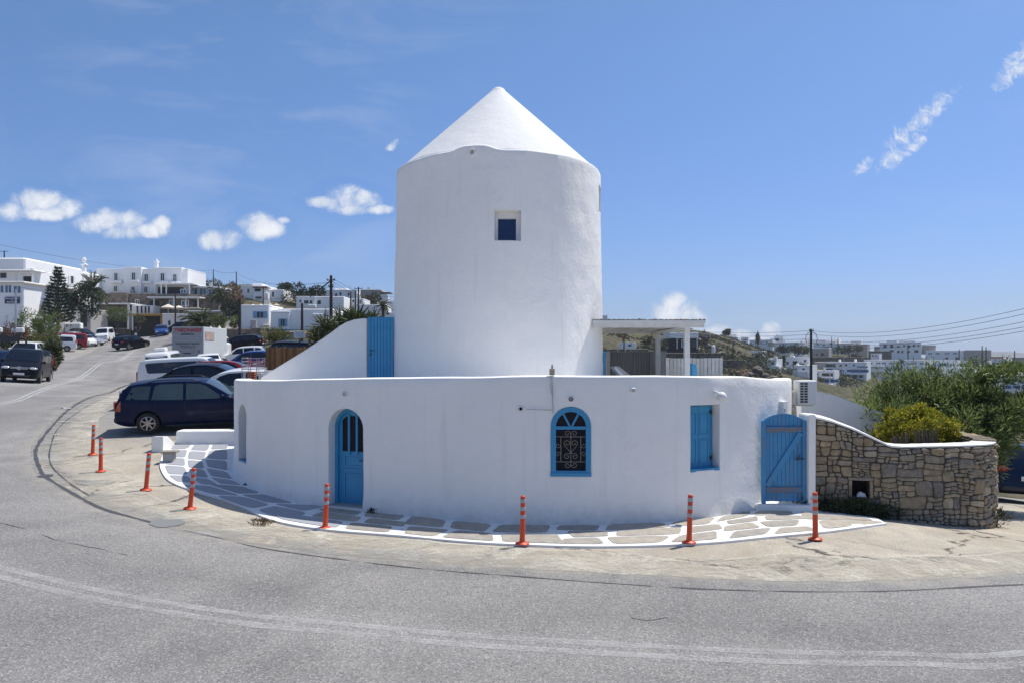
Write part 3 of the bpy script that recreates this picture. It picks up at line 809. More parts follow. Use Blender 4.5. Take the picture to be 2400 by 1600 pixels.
# ------------------------------------------------------------------ terrain, sea, road
def build_ground():
    ang = np.concatenate([np.linspace(-180, -62, 34)[:-1], np.linspace(-62, 62, 420)[:-1], np.linspace(62, 180, 34)])
    rad = np.concatenate([[0.0], np.geomspace(1.2, 5200, 300)])
    A, Rr = np.meshgrid(np.radians(ang), rad)
    X = np.sin(A) * Rr; Y = np.cos(A) * Rr
    Z = G(X, Y)
    far = np.clip((Rr - 800) / 500, 0, 1)
    Z = Z * (1 - far) - 70 * far
    Z = np.where(Rr > 30, np.maximum(Z, -70), Z)
    for i in range(Z.shape[0]):
        if rad[i] < 60: continue
        a = min(1.0, (rad[i] - 60) / 120.0)
        for j in range(Z.shape[1]):
            x, y = X[i, j], Y[i, j]
            if x / max(y, 1) < -.42 and rad[i] < 190: continue      # keep the street and car park even
            Z[i, j] += a * (.8 * mnoise.noise((x * .045, y * .045, 3.3)) + .35 * mnoise.noise((x * .16, y * .16, 1.7)))
    nr, na = Z.shape
    V = np.stack([X, Y, Z], -1).reshape(-1, 3)
    me = bpy.data.meshes.new('ground')
    idx = np.arange(nr * na).reshape(nr, na)
    q = np.stack([idx[:-1, :-1], idx[1:, :-1], idx[1:, 1:], idx[:-1, 1:]], -1).reshape(-1, 4)[:, ::-1]
    me.vertices.add(len(V)); me.vertices.foreach_set('co', V.ravel())
    me.loops.add(q.size); me.loops.foreach_set('vertex_index', q.ravel())
    me.polygons.add(len(q)); me.polygons.foreach_set('loop_start', np.arange(0, q.size, 4)); me.polygons.foreach_set('loop_total', np.full(len(q), 4))
    me.polygons.foreach_set('use_smooth', np.ones(len(q), bool))
    me.materials.append(MAT['ground_mix']); me.update(calc_edges=True); me.validate()
    tag(link('ground', me), kind='structure')
build_ground()
mb = MB(); mb.lathe([(0.01, -44), (300, -44), (1500, -44), (8500, -46)], 64)
tag(mb.build('sea', 'sea'), kind='structure')
# bluish far island ridge on the horizon
mb = MB()
rows = []
for k in range(61):
    a = R(20 + k * .55); rr = 3600
    h = 16 + 18 * max(0, mnoise.noise((k * .13, .3, 0))) + 34 * math.exp(-((k - 24) / 5.0) ** 2)
    s_, c_ = math.sin(a), math.cos(a)
    rows.append([(s_ * (rr - 500), c_ * (rr - 500), -46), (s_ * (rr - 150), c_ * (rr - 150), -44 + h * .7), (s_ * rr, c_ * rr, -44 + h + 12), (s_ * (rr + 400), c_ * (rr + 400), -46)])
mb.grid(rows)
tag(mb.build('hills', M('far_hill', (.13, .12, .09), .95, vs=.01, var=.3), smooth=True), kind='structure')

def drape(pts2, off=0.0):
    z = G([p[0] for p in pts2], [p[1] for p in pts2])
    return [Vector((p[0], p[1], float(h) + off + .0005 * max(0.0, p[1] - 20))) for p, h in zip(pts2, z)]
V2 = lambda p: Vector((p[0], p[1], 0))
PAIRS = [((-52, 152), (-76, 155)), ((-48, 118), (-66, 126)), ((-43, 98), (-58, 107)), ((-37.5, 80), gat(187, 836)), ((-30, 60), gat(145, 846)),
         (gat(329, 892), gat(119, 855)), (gat(255, 918), (-31, 32)), (gat(179, 945), (-29, 25)), (gat(130, 986), (-27, 18)), (gat(92, 1034), (-24, 12)), (gat(82, 1062), (-20, 7)),
         (gat(98, 1108), (-17, 4)), (gat(165, 1151), (-14.5, 2.6)), (gat(233, 1186), (-12.5, 1.6)), (gat(306, 1209), (-11, 1)), (gat(398, 1234), (-9.5, .4)), (gat(520, 1259), (-7.5, -.3)), (gat(640, 1277), (-6, -.8)),
         (gat(816, 1299), (-4, -1.3)), (gat(1020, 1316), (-2, -1.7)), (gat(1200, 1328), (0, -2)), (gat(1455, 1341), (2.5, -2)), (gat(1710, 1354), (5, -1.8)), (gat(1965, 1358), (7.5, -1.3)), (gat(2220, 1351), (10, -.4)),
         (gat(2400, 1338), (12.5, .8)), ((10.2, 11.8), (17, 3.5)), ((14.5, 16), (22, 8)), ((20, 23), (28, 16)), ((26, 32), (35, 26))]
INNER = catmull([V2(a) for a, b_ in PAIRS], 22)
OUTER = catmull([V2(b_) for a, b_ in PAIRS], 22)
INNER0 = [p.copy() for p in INNER]
for i, p in enumerate(INNER):
    k = min(1.0, p.y / 20 + .3)
    p.x += .10 * k * mnoise.noise((p.x * 1.3, p.y * 1.3, 0)); p.y += .09 * mnoise.noise((p.x * 1.7, p.y * 1.7, 5)) + .06 * mnoise.noise((p.x * 5, p.y * 5, 5)) + .035 * mnoise.noise((p.x * 13, p.y * 13, 5))
NC = 26
rows = []
for a, b_ in zip(INNER, OUTER):
    rows.append(drape([tuple(a.lerp(b_, (k / NC) ** 1.25))[:2] for k in range(NC + 1)], .012))
mb = MB(); mb.grid(rows)
road = tag(mb.build('road', 'asphalt', smooth=True, fix=False), kind='structure')
lat = road.data.attributes.new('lane', 'FLOAT', 'POINT'); lat.data.foreach_set('value', [(k / NC) ** 1.25 for _ in rows for k in range(NC + 1)])

def strip(pts, w, off, name, mat, parent=None, wj=0.0, step=.25):
    pts = [V2(p) for p in pts]
    pts = resample(catmull(pts, 8) if len(pts) < 30 else pts, step)
    L, Rr_ = [], []
    for i, p in enumerate(pts):
        t = (pts[min(i + 1, len(pts) - 1)] - pts[max(i - 1, 0)]).normalized(); n = Vector((-t.y, t.x, 0))
        ww = w * .5 * (1 + wj * mnoise.noise((p.x * 2.3, p.y * 2.3, 9.0)) * 2)
        L.append(tuple((p + n * ww))[:2]); Rr_.append(tuple((p - n * ww))[:2])
    mb = MB(); mb.grid([list(x) for x in zip(drape(L, off), drape(Rr_, off))])
    return mb.build(name, mat, parent)
def offset_path(pts, d):
    out = []
    for i, p in enumerate(pts):
        t = (pts[min(i + 1, len(pts) - 1)] - pts[max(i - 1, 0)]).normalized()
        out.append(p + Vector((-t.y, t.x, 0)) * d)
    return out
near_mid = [V2(gat(*q)) for q in [(0, 1342), (204, 1391), (408, 1428), (612, 1457), (816, 1476), (1020, 1496), (1200, 1509), (1506, 1527), (1812, 1541), (2118, 1546), (2400, 1546)]]
far_mid = [V2(gat(*q)) for q in [(0, 949), (102, 913), (204, 875), (311, 824)]]
midline = catmull(list(reversed([Vector((-67, 152, 0)), Vector((-57, 120, 0)), Vector((-50, 101, 0))]))[::-1] + far_mid[::-1] + [Vector((-20.6, 23, 0)), Vector((-18.2, 18, 0)), Vector((-14.5, 14, 0)), Vector((-10.4, 11.3, 0))] + near_mid + [Vector((8.4, 8.3, 0)), Vector((13, 11, 0)), Vector((19, 16.5, 0)), Vector((25, 24, 0))], 16)
splitn = next(i for i, p in enumerate(midline) if p.y < 16)
for s_ in (-1, 1):
    strip(offset_path(midline, s_ * .12)[:splitn + 1], .11, .022, 'lane_line', 'road_paint_far', road, .1)
    strip(offset_path(midline, s_ * .125)[splitn:], .13, .018, 'lane_line', 'road_paint', road, .15, .15)
strip([gat(*q) for q in [(433, 1244), (520, 1263), (612, 1285), (800, 1312), (1000, 1335), (1200, 1351), (1455, 1370), (1710, 1384), (2067, 1387), (2400, 1371)]], .030, .0165, 'tar_seam', 'tar', road, .9, .06)
strip([gat(*q) for q in [(330, 895), (265, 917), (179, 948), (132, 988), (92, 1038), (83, 1066), (95, 1103), (108, 1119), (165, 1154), (233, 1190), (306, 1212), (398, 1236)]], .085, .0165, 'tar_seam', 'tar', road, .35, .08)
strip([gat(*q) for q in [(255, 930), (200, 955), (140, 1000), (118, 1050), (120, 1090), (160, 1130), (210, 1162)]], .028, .0165, 'tar_seam', 'tar', road, .5, .08)
for lst in ([(0, 1226), (60, 1240), (130, 1266), (205, 1282), (300, 1302)], [(1480, 1450), (1530, 1455), (1560, 1449)], [(1500, 1300), (1640, 1318), (1700, 1312)], [(1800, 1240), (1960, 1262), (2120, 1290), (2230, 1302), (2330, 1296)]):
    pp = resample([gat(*q) for q in lst], .07)
    strip([q + Vector((.05 * mnoise.noise((q.x * 5, q.y * 5, 0)), .05 * mnoise.noise((q.x * 5, q.y * 5, 3)), 0)) for q in pp], .010, .0158, 'crack', 'tar', road, 1.3, .04)
def blob(c, rx, ry, off, name, mat, parent, seed=0, rot=0.0):
    ring = []
    for k in range(22):
        a = 2 * math.pi * k / 22; r_ = 1 + .35 * mnoise.noise((math.cos(a) * 1.4, math.sin(a) * 1.4, seed))
        x, y = rx * r_ * math.cos(a), ry * r_ * math.sin(a)
        ring.append((c[0] + x * math.cos(rot) - y * math.sin(rot), c[1] + x * math.sin(rot) + y * math.cos(rot)))
    mb = MB(); pts = drape([(c[0], c[1])] + ring, off)
    mb.add(pts, [(0, 1 + k, 1 + (k + 1) % 22) for k in range(22)])
    return mb.build(name, mat, parent, fix=False)
M('patch_asphalt', (.20, .205, .205), .9, var=.15, vs=20, bump=.5, bs=90)
blob(gat(392, 1226), .30, .26, .020, 'asphalt_patch', 'patch_asphalt', road, 3, -.2)
blob(gat(106, 1116), .16, .16, .020, 'asphalt_patch', 'tar', road, 5)
blob(gat(224, 1130), .38, .30, .006, 'asphalt_patch', 'patch_asphalt', road, 7)
# washed-out gravel along the inside of the bend
gi = [p for p in INNER0 if p.y < 40 and p.x < 10.5]
mb = MB()
rows = []
for i, p in enumerate(gi):
    wd = 1.05 + .35 * mnoise.noise((p.x * .6, p.y * .6, 2))
    if p.y > 18 or p.x < -9: wd += .4
    t = (gi[min(i + 1, len(gi) - 1)] - gi[max(i - 1, 0)]).normalized(); n = Vector((-t.y, t.x, 0))
    rows.append(drape([tuple(p + n * (wd * k / 8 - .10 - .05 * mnoise.noise((p.x * 3, p.y * 3, 8))))[:2] for k in range(9)], .0155))
mb.grid(rows)
tag(mb.build('gravel', 'pale_gravel', smooth=True, fix=False), kind='structure')
gat_ = bpy.data.objects['gravel'].data.attributes.new('across', 'FLOAT', 'POINT'); gat_.data.foreach_set('value', [k / 8 for _ in rows for k in range(9)])

# ------------------------------------------------------------------ painted flagstone pavement round the house
PV_IN = [(546, 1042), (546, 1080), (548, 1115), (576, 1138), (610, 1153), (653, 1170), (704, 1183), (772, 1186), (848, 1192), (985, 1211), (1150, 1228), (1280, 1231), (1400, 1231), (1550, 1225), (1673, 1213), (1746, 1198), (1880, 1200), (2000, 1213), (2062, 1221)]
PV_OUT = [(395, 1042), (378, 1075), (376, 1100), (398, 1130), (459, 1154), (520, 1172), (572, 1192), (640, 1222), (757, 1243), (934, 1258), (1100, 1273), (1260, 1281), (1394, 1284), (1550, 1281), (1680, 1274), (1790, 1263), (1930, 1250), (2020, 1238), (2078, 1230)]
pin = catmull([V2(gat(*q)) for q in PV_IN], 10); pout = catmull([V2(gat(*q)) for q in PV_OUT], 10)
NV = 10; SL = .035
rows = []
for a, b_ in zip(pin, pout):
    a2 = a + (a - b_).normalized() * .25           # runs on under the wall
    r_ = drape([tuple(a2.lerp(b_, k / NV))[:2] for k in range(NV + 1)], SL)
    e = r_[-1].copy(); e.z -= .06
    rows.append(r_ + [e])
mb = MB(); mb.grid(rows)
pavement = tag(mb.build('pavement', 'white_joint', smooth=True, angle=40), kind='structure')
prng = random.Random(21)
mids = [a.lerp(b_, .5) for a, b_ in zip(pin, pout)]
arc = [0.0]
for a, b_ in zip(mids, mids[1:]): arc.append(arc[-1] + (b_ - a).length)
def pav_at(s_, v):
    s_ = max(0, min(arc[-1], s_)); i = 0
    while i < len(arc) - 2 and arc[i + 1] < s_: i += 1
    t = (s_ - arc[i]) / max(1e-6, arc[i + 1] - arc[i])
    return pin[i].lerp(pin[i + 1], t).lerp(pout[i].lerp(pout[i + 1], t), v)
def width_at(s_): return (pav_at(s_, 0) - pav_at(s_, 1)).length
cuts = [0.0]
while cuts[-1] < arc[-1] - .5: cuts.append(cuts[-1] + .80 + .40 * prng.random())
cuts[-1] = arc[-1]
def jv(seed, a): return (random.Random(seed).random() - .5) * a
for i in range(len(cuts) - 1):
    s0, s1 = cuts[i], cuts[i + 1]; sm = (s0 + s1) / 2
    wd = width_at(sm)
    nrow = max(1, int(round((wd - .15) / .52)))
    v_in = .06 if wd > .9 else .04
    vsx = [v_in + (1 - v_in - .05) * k / nrow for k in range(nrow + 1)]
    for k in range(nrow):
        sh = .18 * (k % 2)
        cs = []
        for (ss, vv, ii, kk) in ((s0, vsx[k], i, k), (s1, vsx[k], i + 1, k), (s1, vsx[k + 1], i + 1, k + 1), (s0, vsx[k + 1], i, k + 1)):
            cs.append(pav_at(ss + jv(ii * 31 + kk * 7, .22) + sh - .09, vv + (jv(ii * 17 + kk * 13 + 5, .09) if 0 < kk < nrow else 0)))
        cen = sum(cs, Vector()) / 4
        poly = []
        for c in cs:
            d = cen - c; L = d.length
            poly.append(c + d.normalized() * min(L * .45, .072 + .02 * prng.random()))
        if min((poly[q] - poly[q - 1]).length for q in range(4)) < .1: continue
        rp = []
        for q in range(4):                        # rounded corners, slightly wavy edges
            p0, p1, p2 = poly[q - 1], poly[q], poly[(q + 1) % 4]
            rc = .13 + .12 * prng.random()
            for t in (0, .33, .66, 1):
                a = p1.lerp(p0, rc * (1 - t)) if t <= .5 else p1
                b_ = p1.lerp(p2, rc * t) if t >= .5 else p1
                rp.append(((p1.lerp(p0, rc)) * (1 - t) ** 2 + p1 * 2 * t * (1 - t) + p1.lerp(p2, rc) * t * t))
        rp = [p + Vector((mnoise.noise((p.x * 5, p.y * 5, 1)), mnoise.noise((p.x * 5, p.y * 5, 7)), 0)) * .014 for p in rp]
        top = drape([tuple(p)[:2] for p in rp], SL + .006 + .003 * prng.random()); n = len(top)
        o = drape([tuple(cen)[:2]], 0)[0]
        mb = MB()
        inner = [p + (o + Vector((0, 0, p.z - o.z)) - p).normalized() * .006 + Vector((0, 0, .002)) for p in top]
        mb.add([p - o - Vector((0, 0, .02)) for p in top] + [p - o for p in top] + [p - o for p in inner], [(q, (q + 1) % n, (q + 1) % n + n, q + n) for q in range(n)] + [(q + n, (q + 1) % n + n, (q + 1) % n + 2 * n, q + 2 * n) for q in range(n)] + [tuple(range(2 * n, 3 * n))])
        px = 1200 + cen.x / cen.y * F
        ob = mb.build('flagstone', 'flag_paint_grey_shade' if px < 760 else 'flagstone', pavement)
        ob.location = o

# ------------------------------------------------------------------ low white wall, concrete block, litter
p0 = gat(412, 1043); p1 = Vector((-4.8, p0.y + .3, 0))
d = (V2(p1) - V2(p0)).normalized(); Lw = (V2(p1) - V2(p0)).length
t = thing('low_wall', 'low white parapet wall between the paving and the blue estate car', 'wall', (p0.x, p0.y, p0.z - .05), math.atan2(d.y, d.x))
mb = MB(); mb.bbox((Lw / 2, .24, .22), (Lw, .48, .44), .03); mb.build('wall', 'plaster', t)
mb = MB(); mb.prism([(0, 0), (1.1, 0), (.95, .10), (.3, .42), (0, .44)], (-.005, -.85, -.06), (0, 1, 0), (0, 0, 1), (1, 0, 0), -.28, 0.0); mb.build('kerb', 'plaster', t)
q = gat(397, 1084)
t = thing('concrete_block', 'small grey concrete block with flat lid at the corner of the paving', 'block', (q.x, q.y, q.z), .15)
mb = MB(); mb.bbox((0, 0, .12), (.24, .24, .26), .015); mb.build('body', 'grey_plaster', t)
mb = MB(); mb.bbox((.02, -.01, .275), (.36, .30, .05), .012); mb.build('lid', 'stone_frame', t)
for (px, py, sx_, sy_, lab) in ((156, 957, .34, .2, 'flattened white carton lying on the dark asphalt seam'), (152, 990, .36, .12, 'thin white plastic scrap lying on the gravel near the carton'), (132, 1019, .12, .08, 'tiny white paper scrap on the gravel by the bend')):
    q = gat(px, py); mb = MB()
    rows = [[(sx_ * (i / 4 - .5), sy_ * (j / 3 - .5), .03 + .03 * mnoise.noise((i * .7, j * .9, px))) for j in range(4)] for i in range(5)]
    mb.grid(rows); mb.grid([[(x, y, z - .006) for x, y, z in r_] for r_ in rows])
    o = mb.build('litter_scrap', 'white_plastic'); o.location = q; tag(o, lab, 'litter')

# ------------------------------------------------------------------ orange delineator posts
def post_proto():
    root = thing('delineator_post', 'x', 'bollard')
    mb = MB(); mb.lathe([(.001, .034), (.05, .034), (.062, .026), (.105, .014), (.112, .004), (.112, 0), (.001, 0)], 20); mb.build('base', 'orange_post', root, smooth=True, angle=40)
    mb = MB(); mb.lathe([(.048, .03), (.043, .10), (.041, .40), (.040, .738), (.036, .748), (.030, .752), (.001, .752)], 18); mb.build('post', 'orange_post', root, smooth=True, angle=40)
    for z in (.40, .525, .645):
        mb = MB(); mb.lathe([(.0412, z), (.0428, z + .004), (.0428, z + .056), (.0412, z + .06)], 18); mb.build('reflective_band', 'reflective', root, smooth=True, angle=40)
    return root
BOL = [(217, 1070, 4, -3, 'orange post nearest the road bend, in front of the parked cars, leaning right'), (236, 1110, 0, 1, 'upright orange post just below the one leaning at the road bend'),
       (342, 1153, 6, -2, 'leaning orange post on pale concrete, third along the bend from the parked cars'), (445, 1197, 7, -2, 'leaning orange post nearest the curved white edge of the shaded paving'),
       (762, 1243, 2, 2, 'orange post in front of the arched blue door'), (1224, 1283, 1, 0, 'orange post before the white wall, left of the grilled window'),
       (1615, 1280, 2, 1, 'orange post below the window with closed blue shutters'), (1911, 1269, 0, 1, 'orange post in front of the rubble wall by the blue gate')]
proto = post_proto()
for i, (px, py, ty, tx, lab) in enumerate(BOL):
    o = proto if i == 0 else copy_tree(proto)
    q = gat(px, py - 4); o.location = (q.x, q.y, q.z + (.02 if i not in (5, 6) else .042))
    o.rotation_euler = (R(tx), R(ty), rng.random() * 6)
    m_ = Matrix.Rotation(R(ty), 3, 'Y') @ Matrix.Rotation(R(-tx), 3, 'X') @ Matrix.Rotation(rng.random() * 6, 3, 'Z')
    o.rotation_euler = m_.to_euler()
    tag(o, lab, 'bollard', 'orange posts along the bend')
# ------------------------------------------------------------------ the curved house with its windmill
UP = Vector((0, 0, 1))
WALL = [(-6.9, 19.6), (-6.62, 17.8), (-6.22, 16.6), (-5.64, 15.70), (-5.15, 15.15), (-4.62, 14.70), (-4.05, 14.34), (-3.45, 14.06), (-2.75, 13.80), (-1.69, 13.48), (-.38, 13.13), (.6, 13.01), (1.5, 12.99), (2.5, 13.12), (3.16, 13.28), (3.69, 13.50), (4.44, 14.0), (5.15, 14.62), (5.78, 15.45), (6.2, 16.4), (6.42, 17.3), (6.55, 19.4)]
TOPPX = [(-9e9, 2.40), (500, 2.42), (545, 2.46), (700, 2.53), (900, 2.58), (1200, 2.635), (1550, 2.635), (1750, 2.60), (1857, 2.50), (9e9, 2.45)]
def lerp_table(tab, x):
    for (a, va), (b_, vb) in zip(tab, tab[1:]):
        if x <= b_:
            return va + (vb - va) * (x - a) / (b_ - a)
    return tab[-1][1]
def to_px(p): return 1200 + p.x / p.y * F
wline = resample(catmull([(x, y, 0) for x, y in WALL], 12), .11)
def wtan(i):
    t = (wline[min(i + 1, len(wline) - 1)] - wline[max(i - 1, 0)]).normalized()
    return t, Vector((t.y, -t.x, 0))
def wall_frame(px):
    best = min((i for i in range(8, len(wline) - 8)), key=lambda i: abs(to_px(wline[i]) - px) + (50 if wtan(i)[1].dot(-wline[i].normalized()) < .05 else 0))
    t, n = wtan(best)
    return wline[best].copy(), t, n
_ls = [to_px(p) for p in wline]; SILR = .11 * (_ls.index(max(_ls)) + 2); SILL = .11 * (_ls.index(min(_ls[:60])) - 3)
mb = MB(); rows = []
for i, p in enumerate(wline):
    t, n = wtan(i); top = (lerp_table(TOPPX, to_px(p)) if SILL < i * .11 < SILR else 2.30) + .012 * mnoise.noise((p.x * .9, p.y * .9, 0)); zb = gz(p.x, p.y) - .25
    col = []
    nz = 18
    for k in range(nz + 1):
        z = zb + (top - .05 - zb) * k / nz
        foot = .05 * max(0, 1 - (z - zb - .25) / .35) if z - zb < .6 else 0
        w_ = .016 * mnoise.noise((p.x * .8, p.y * .8, z * .9)) + .006 * mnoise.noise((p.x * 3, p.y * 3, z * 3)) + foot
        col.append(p + n * w_ + UP * z)
    for dn, dz in ((-.012, -.02), (-.045, -.004), (-.10, 0), (-.36, 0), (-.42, -.05)):
        col.append(p + n * (dn + .008 * mnoise.noise((p.x * 2, p.y * 2, 4))) + UP * (top + dz))
    col.append(p - n * .42 + UP * zb)
    rows.append(col)
nc = len(rows[0])
for r_ in rows: r_.append(r_[0])                     # close the section
mb.grid([r_[:nc] for r_ in rows])
base = [(i * nc, (i + 1) * nc, (i + 1) * nc + nc - 1, i * nc + nc - 1) for i in range(len(rows) - 1)]
mb.f += base; mb.mi += [0] * len(base)
mb.f += [tuple(range(nc)), tuple(reversed(range((len(rows) - 1) * nc, len(rows) * nc)))]; mb.mi += [0, 0]
house = thing('curved_house', 'low white curved house with blue door and windows at the foot of the windmill', 'house', (0, 15, 0))
wall = mb.build('wall', 'plaster_wall', house, world=True)
def arch(w, h, rise, n=14, z0=0.0):
    "arched opening outline, origin at the middle of its sill"
    a = w / 2
    return [(-a, z0), (a, z0)] + [(a * math.cos(math.pi * k / n), z0 + h - rise + rise * math.sin(math.pi * k / n)) for k in range(n + 1)]
def arch_top(x, w, h, rise): return h - rise + rise * math.sqrt(max(0, 1 - (x / (w / 2)) ** 2))
OPEN = {'side': (567, .62, 1.24, .31, .70, .30), 'door': (811, .76, 1.86, .38, .14, .33), 'arched': (1337, .70, 1.21, .35, .89, .07), 'shutter': (1650, .66, 1.18, 0, .92, .24)}
cut = []
inv = pmat(house).inverted()
for k, (px, w, h, rise, z0, dep) in OPEN.items():
    C, t, n = wall_frame(px)
    poly = arch(w, h, rise) if rise else [(-w / 2, 0), (w / 2, 0), (w / 2, h), (-w / 2, h)]
    c = MB(); c.prism(poly, inv @ (C + UP * z0), t, UP, n, -dep, .3); cut.append(c)
C, t, n = wall_frame(1225); c = MB(); c.prism([(.045 * math.cos(a), .045 * math.sin(a)) for a in np.linspace(0, 2 * math.pi, 12, endpoint=False)], inv @ (C + UP * 2.06), t, UP, n, -.15, .2); cut.append(c)
boolean_cut(wall, cut)
me = wall.data
me.polygons.foreach_set('use_smooth', [True] * len(me.polygons)); me.set_sharp_from_angle(angle=R(35))
# flat roof behind the parapet
mb = MB(); pts = [p - wtan(i)[1] * .40 for i, p in enumerate(wline)][::6]
mb.add([p + UP * 2.22 for p in pts], [tuple(range(len(pts)))]); mb.build('roof', 'plaster_roof', house, world=True, fix=False)

def local_part(name, mbx, mat, parent, px, z0, **kw):
    "mb built in (along wall, up, outwards) coordinates -> world"
    C, t, n = wall_frame(px)
    mbx.v = [tuple(C + t * v[0] + UP * (z0 + v[1]) + n * v[2]) for v in mbx.v]
    return mbx.build(name, mat, parent, world=True, **kw)
def pr(poly, d0, d1, mbx=None):
    mbx = mbx or MB(); mbx.prism(poly, (0, 0, 0), (1, 0, 0), (0, 1, 0), (0, 0, 1), d0, d1); return mbx
def rect(x0, x1, y0, y1): return [(x0, y0), (x1, y0), (x1, y1), (x0, y1)]
def arch_ring(w, h, rise, th, d0, d1, n=16, bottom=True):
    "arched frame of bar width th"
    mbx = MB(); o = arch(w, h, rise, n); w2, h2 = w - 2 * th, h - th
    i_ = [(-w2 / 2, th if bottom else 0), (w2 / 2, th if bottom else 0)] + [(w2 / 2 * math.cos(math.pi * k / n), h - rise + (rise - th) * math.sin(math.pi * k / n)) for k in range(n + 1)]
    k = len(o); vs = [(a, b_, d0) for a, b_ in o] + [(a, b_, d0) for a, b_ in i_] + [(a, b_, d1) for a, b_ in o] + [(a, b_, d1) for a, b_ in i_]
    fs = []
    for q in range(k):
        q2 = (q + 1) % k
        if q == 0 and not bottom: continue
        fs += [(q, q2, k + q2, k + q), (2 * k + q, 3 * k + q, 3 * k + q2, 2 * k + q2), (q, 2 * k + q, 2 * k + q2, q2), (k + q, k + q2, 3 * k + q2, 3 * k + q)]
    mbx.add(vs, fs); return mbx
# --- arched door
px, w, h, rise, z0, dep = OPEN['door']
local_part('door_frame', arch_ring(w, h, rise, .065, -.30, -.21, bottom=False), 'blue_paint', house, px, z0)
wi, hi, ri = w - .13, h - .065, rise - .065
door = local_part('door', pr(arch(wi, hi, ri), -.31, -.262), 'blue_paint', house, px, z0)
for (x0, x1) in ((-.235, -.10), (-.065, .075), (.11, .24)):
    xs = np.linspace(x1, x0, 6)
    poly = [(x0, 1.02), (x1, 1.02)] + [(x, min(1.70, arch_top(x, wi, hi, ri) - .075)) for x in xs]
    local_part('pane', pr(poly, -.262, -.257), 'inner_glass', door, px, z0)
for x in (-.0825, .0925):
    local_part('mullion', pr(rect(x - .022, x + .022, .96, 1.72), -.262, -.235), 'blue_paint', door, px, z0)
for (y0, y1) in ((.08, .60), (.72, .92)):
    mbx = arch_ring(.44, y1 - y0, 0.001, .035, -.262, -.246, 2); mbx.v = [(a + .015, b_ + y0, c) for a, b_, c in mbx.v]
    local_part('panel', mbx, 'blue_paint', door, px, z0)
local_part('panel', pr(rect(-.26, .28, .63, .69), -.262, -.25), 'blue_paint', door, px, z0)
mbx = MB(); mbx.tube([(.25, .86, -.26), (.25, .86, -.21), (.17, .86, -.205)], .009, 8); local_part('handle', mbx, 'dark_plastic', door, px, z0)
local_part('threshold', pr(rect(-.38, .38, -.12, .02), -.325, -.01), 'grey_plaster', house, px, z0)
# --- arched window with iron grille
px, w, h, rise, z0, dep = OPEN['arched']
win = local_part('window', pr(arch(w - .02, h - .02, rise - .01), -.068, -.060), 'inner_glass', house, px, z0 + .01)
local_part('frame', arch_ring(w - .006, h - .004, rise - .002, .085, -.064, .012), 'blue_paint', win, px, z0)
local_part('frame', pr(rect(-.285, .285, h - .40, h - .345), -.06, .002), 'blue_paint', win, px, z0)
for s_ in (-1, 1):
    local_part('muntin', pr([(s_ * .01 - .02, h - .36), (s_ * .01 + .02, h - .36), (s_ * .15 + .02, h - .095), (s_ * .15 - .02, h - .095)], -.06, -.012), 'blue_paint', win, px, z0)
local_part('sill', pr(rect(-.355, .355, -.012, .05), -.03, .035), 'blue_paint', win, px, z0)
def spiral(cx, cy, r0, a0, turns, sgn, n=22, z=.0):
    return [(cx + r0 * (1 - .78 * k / n) * math.cos(a0 + sgn * turns * 2 * math.pi * k / n), cy + r0 * (1 - .78 * k / n) * math.sin(a0 + sgn * turns * 2 * math.pi * k / n), z) for k in range(n + 1)]
zg = -.025
for y in (.24, .68):
    mbx = MB(); mbx.tube([(-.27, y, zg), (.27, y, zg)], .0055, 6); local_part('grille_bar', mbx, 'iron_cream', win, px, z0)
for x, y0, y1 in ((0, .16, .74), (-.175, .24, .68), (.175, .24, .68)):
    mbx = MB(); mbx.tube([(x, y0, zg), (x, y1, zg)], .0055, 6); local_part('grille_bar', mbx, 'iron_cream', win, px, z0)
for s_ in (-1, 1):
    for path in ([(0, .735, zg)] + spiral(s_ * .062, .735, .055, math.pi if s_ > 0 else 0, 1.15, -s_, z=zg),
                 [(0, .18, zg)] + spiral(s_ * .062, .185, .055, math.pi if s_ > 0 else 0, 1.15, s_, z=zg),
                 [(0, .40, zg), (s_ * .05, .46, zg), (s_ * .10, .52, zg)] + spiral(s_ * .062, .565, .06, 0 if s_ > 0 else math.pi, 1.1, s_, z=zg),
                 [(0, .40, zg), (s_ * .03, .385, zg)] + spiral(s_ * .067, .335, .055, math.pi * .5, 1.2, -s_, z=zg),
                 spiral(s_ * .225, .53, .048, 0 if s_ < 0 else math.pi, 1.1, s_, z=zg), spiral(s_ * .225, .37, .048, 0 if s_ < 0 else math.pi, 1.1, -s_, z=zg)):
        mbx = MB(); mbx.tube(path, .0048, 5); local_part('grille_scroll', mbx, 'iron_cream', win, px, z0)
# --- window with closed shutters
px, w, h, rise, z0, dep = OPEN['shutter']
sh = local_part('window', pr(rect(-.32, .32, .0, h - .005), -.238, -.215), 'blue_paint', house, px, z0)
for (x0, x1) in ((-.315, -.045), (-.035, .235)):
    sp = local_part('shutter', pr(rect(x0, x1, .03, h - .03), -.21, -.17), 'blue_paint', sh, px, z0)
for (x0, x1) in ((-.315, -.045), (-.035, .235)):
    for (y0, y1) in ((.09, .54), (.62, 1.02)):
        mbx = arch_ring(x1 - x0 - .07, y1 - y0, .001, .022, -.17, -.158, 2); mbx.v = [(a + (x0 + x1) / 2, b_ + y0, c) for a, b_, c in mbx.v]
        local_part('panel', mbx, 'blue_paint', sh, px, z0)
local_part('sill', pr(rect(-.322, .322, -.02, .03), -.235, -.005), 'blue_paint', sh, px, z0)
for y in (.16, 1.0):
    local_part('hinge', pr(rect(.225, .27, y, y + .07), -.19, -.15), 'dark_plastic', sh, px, z0)
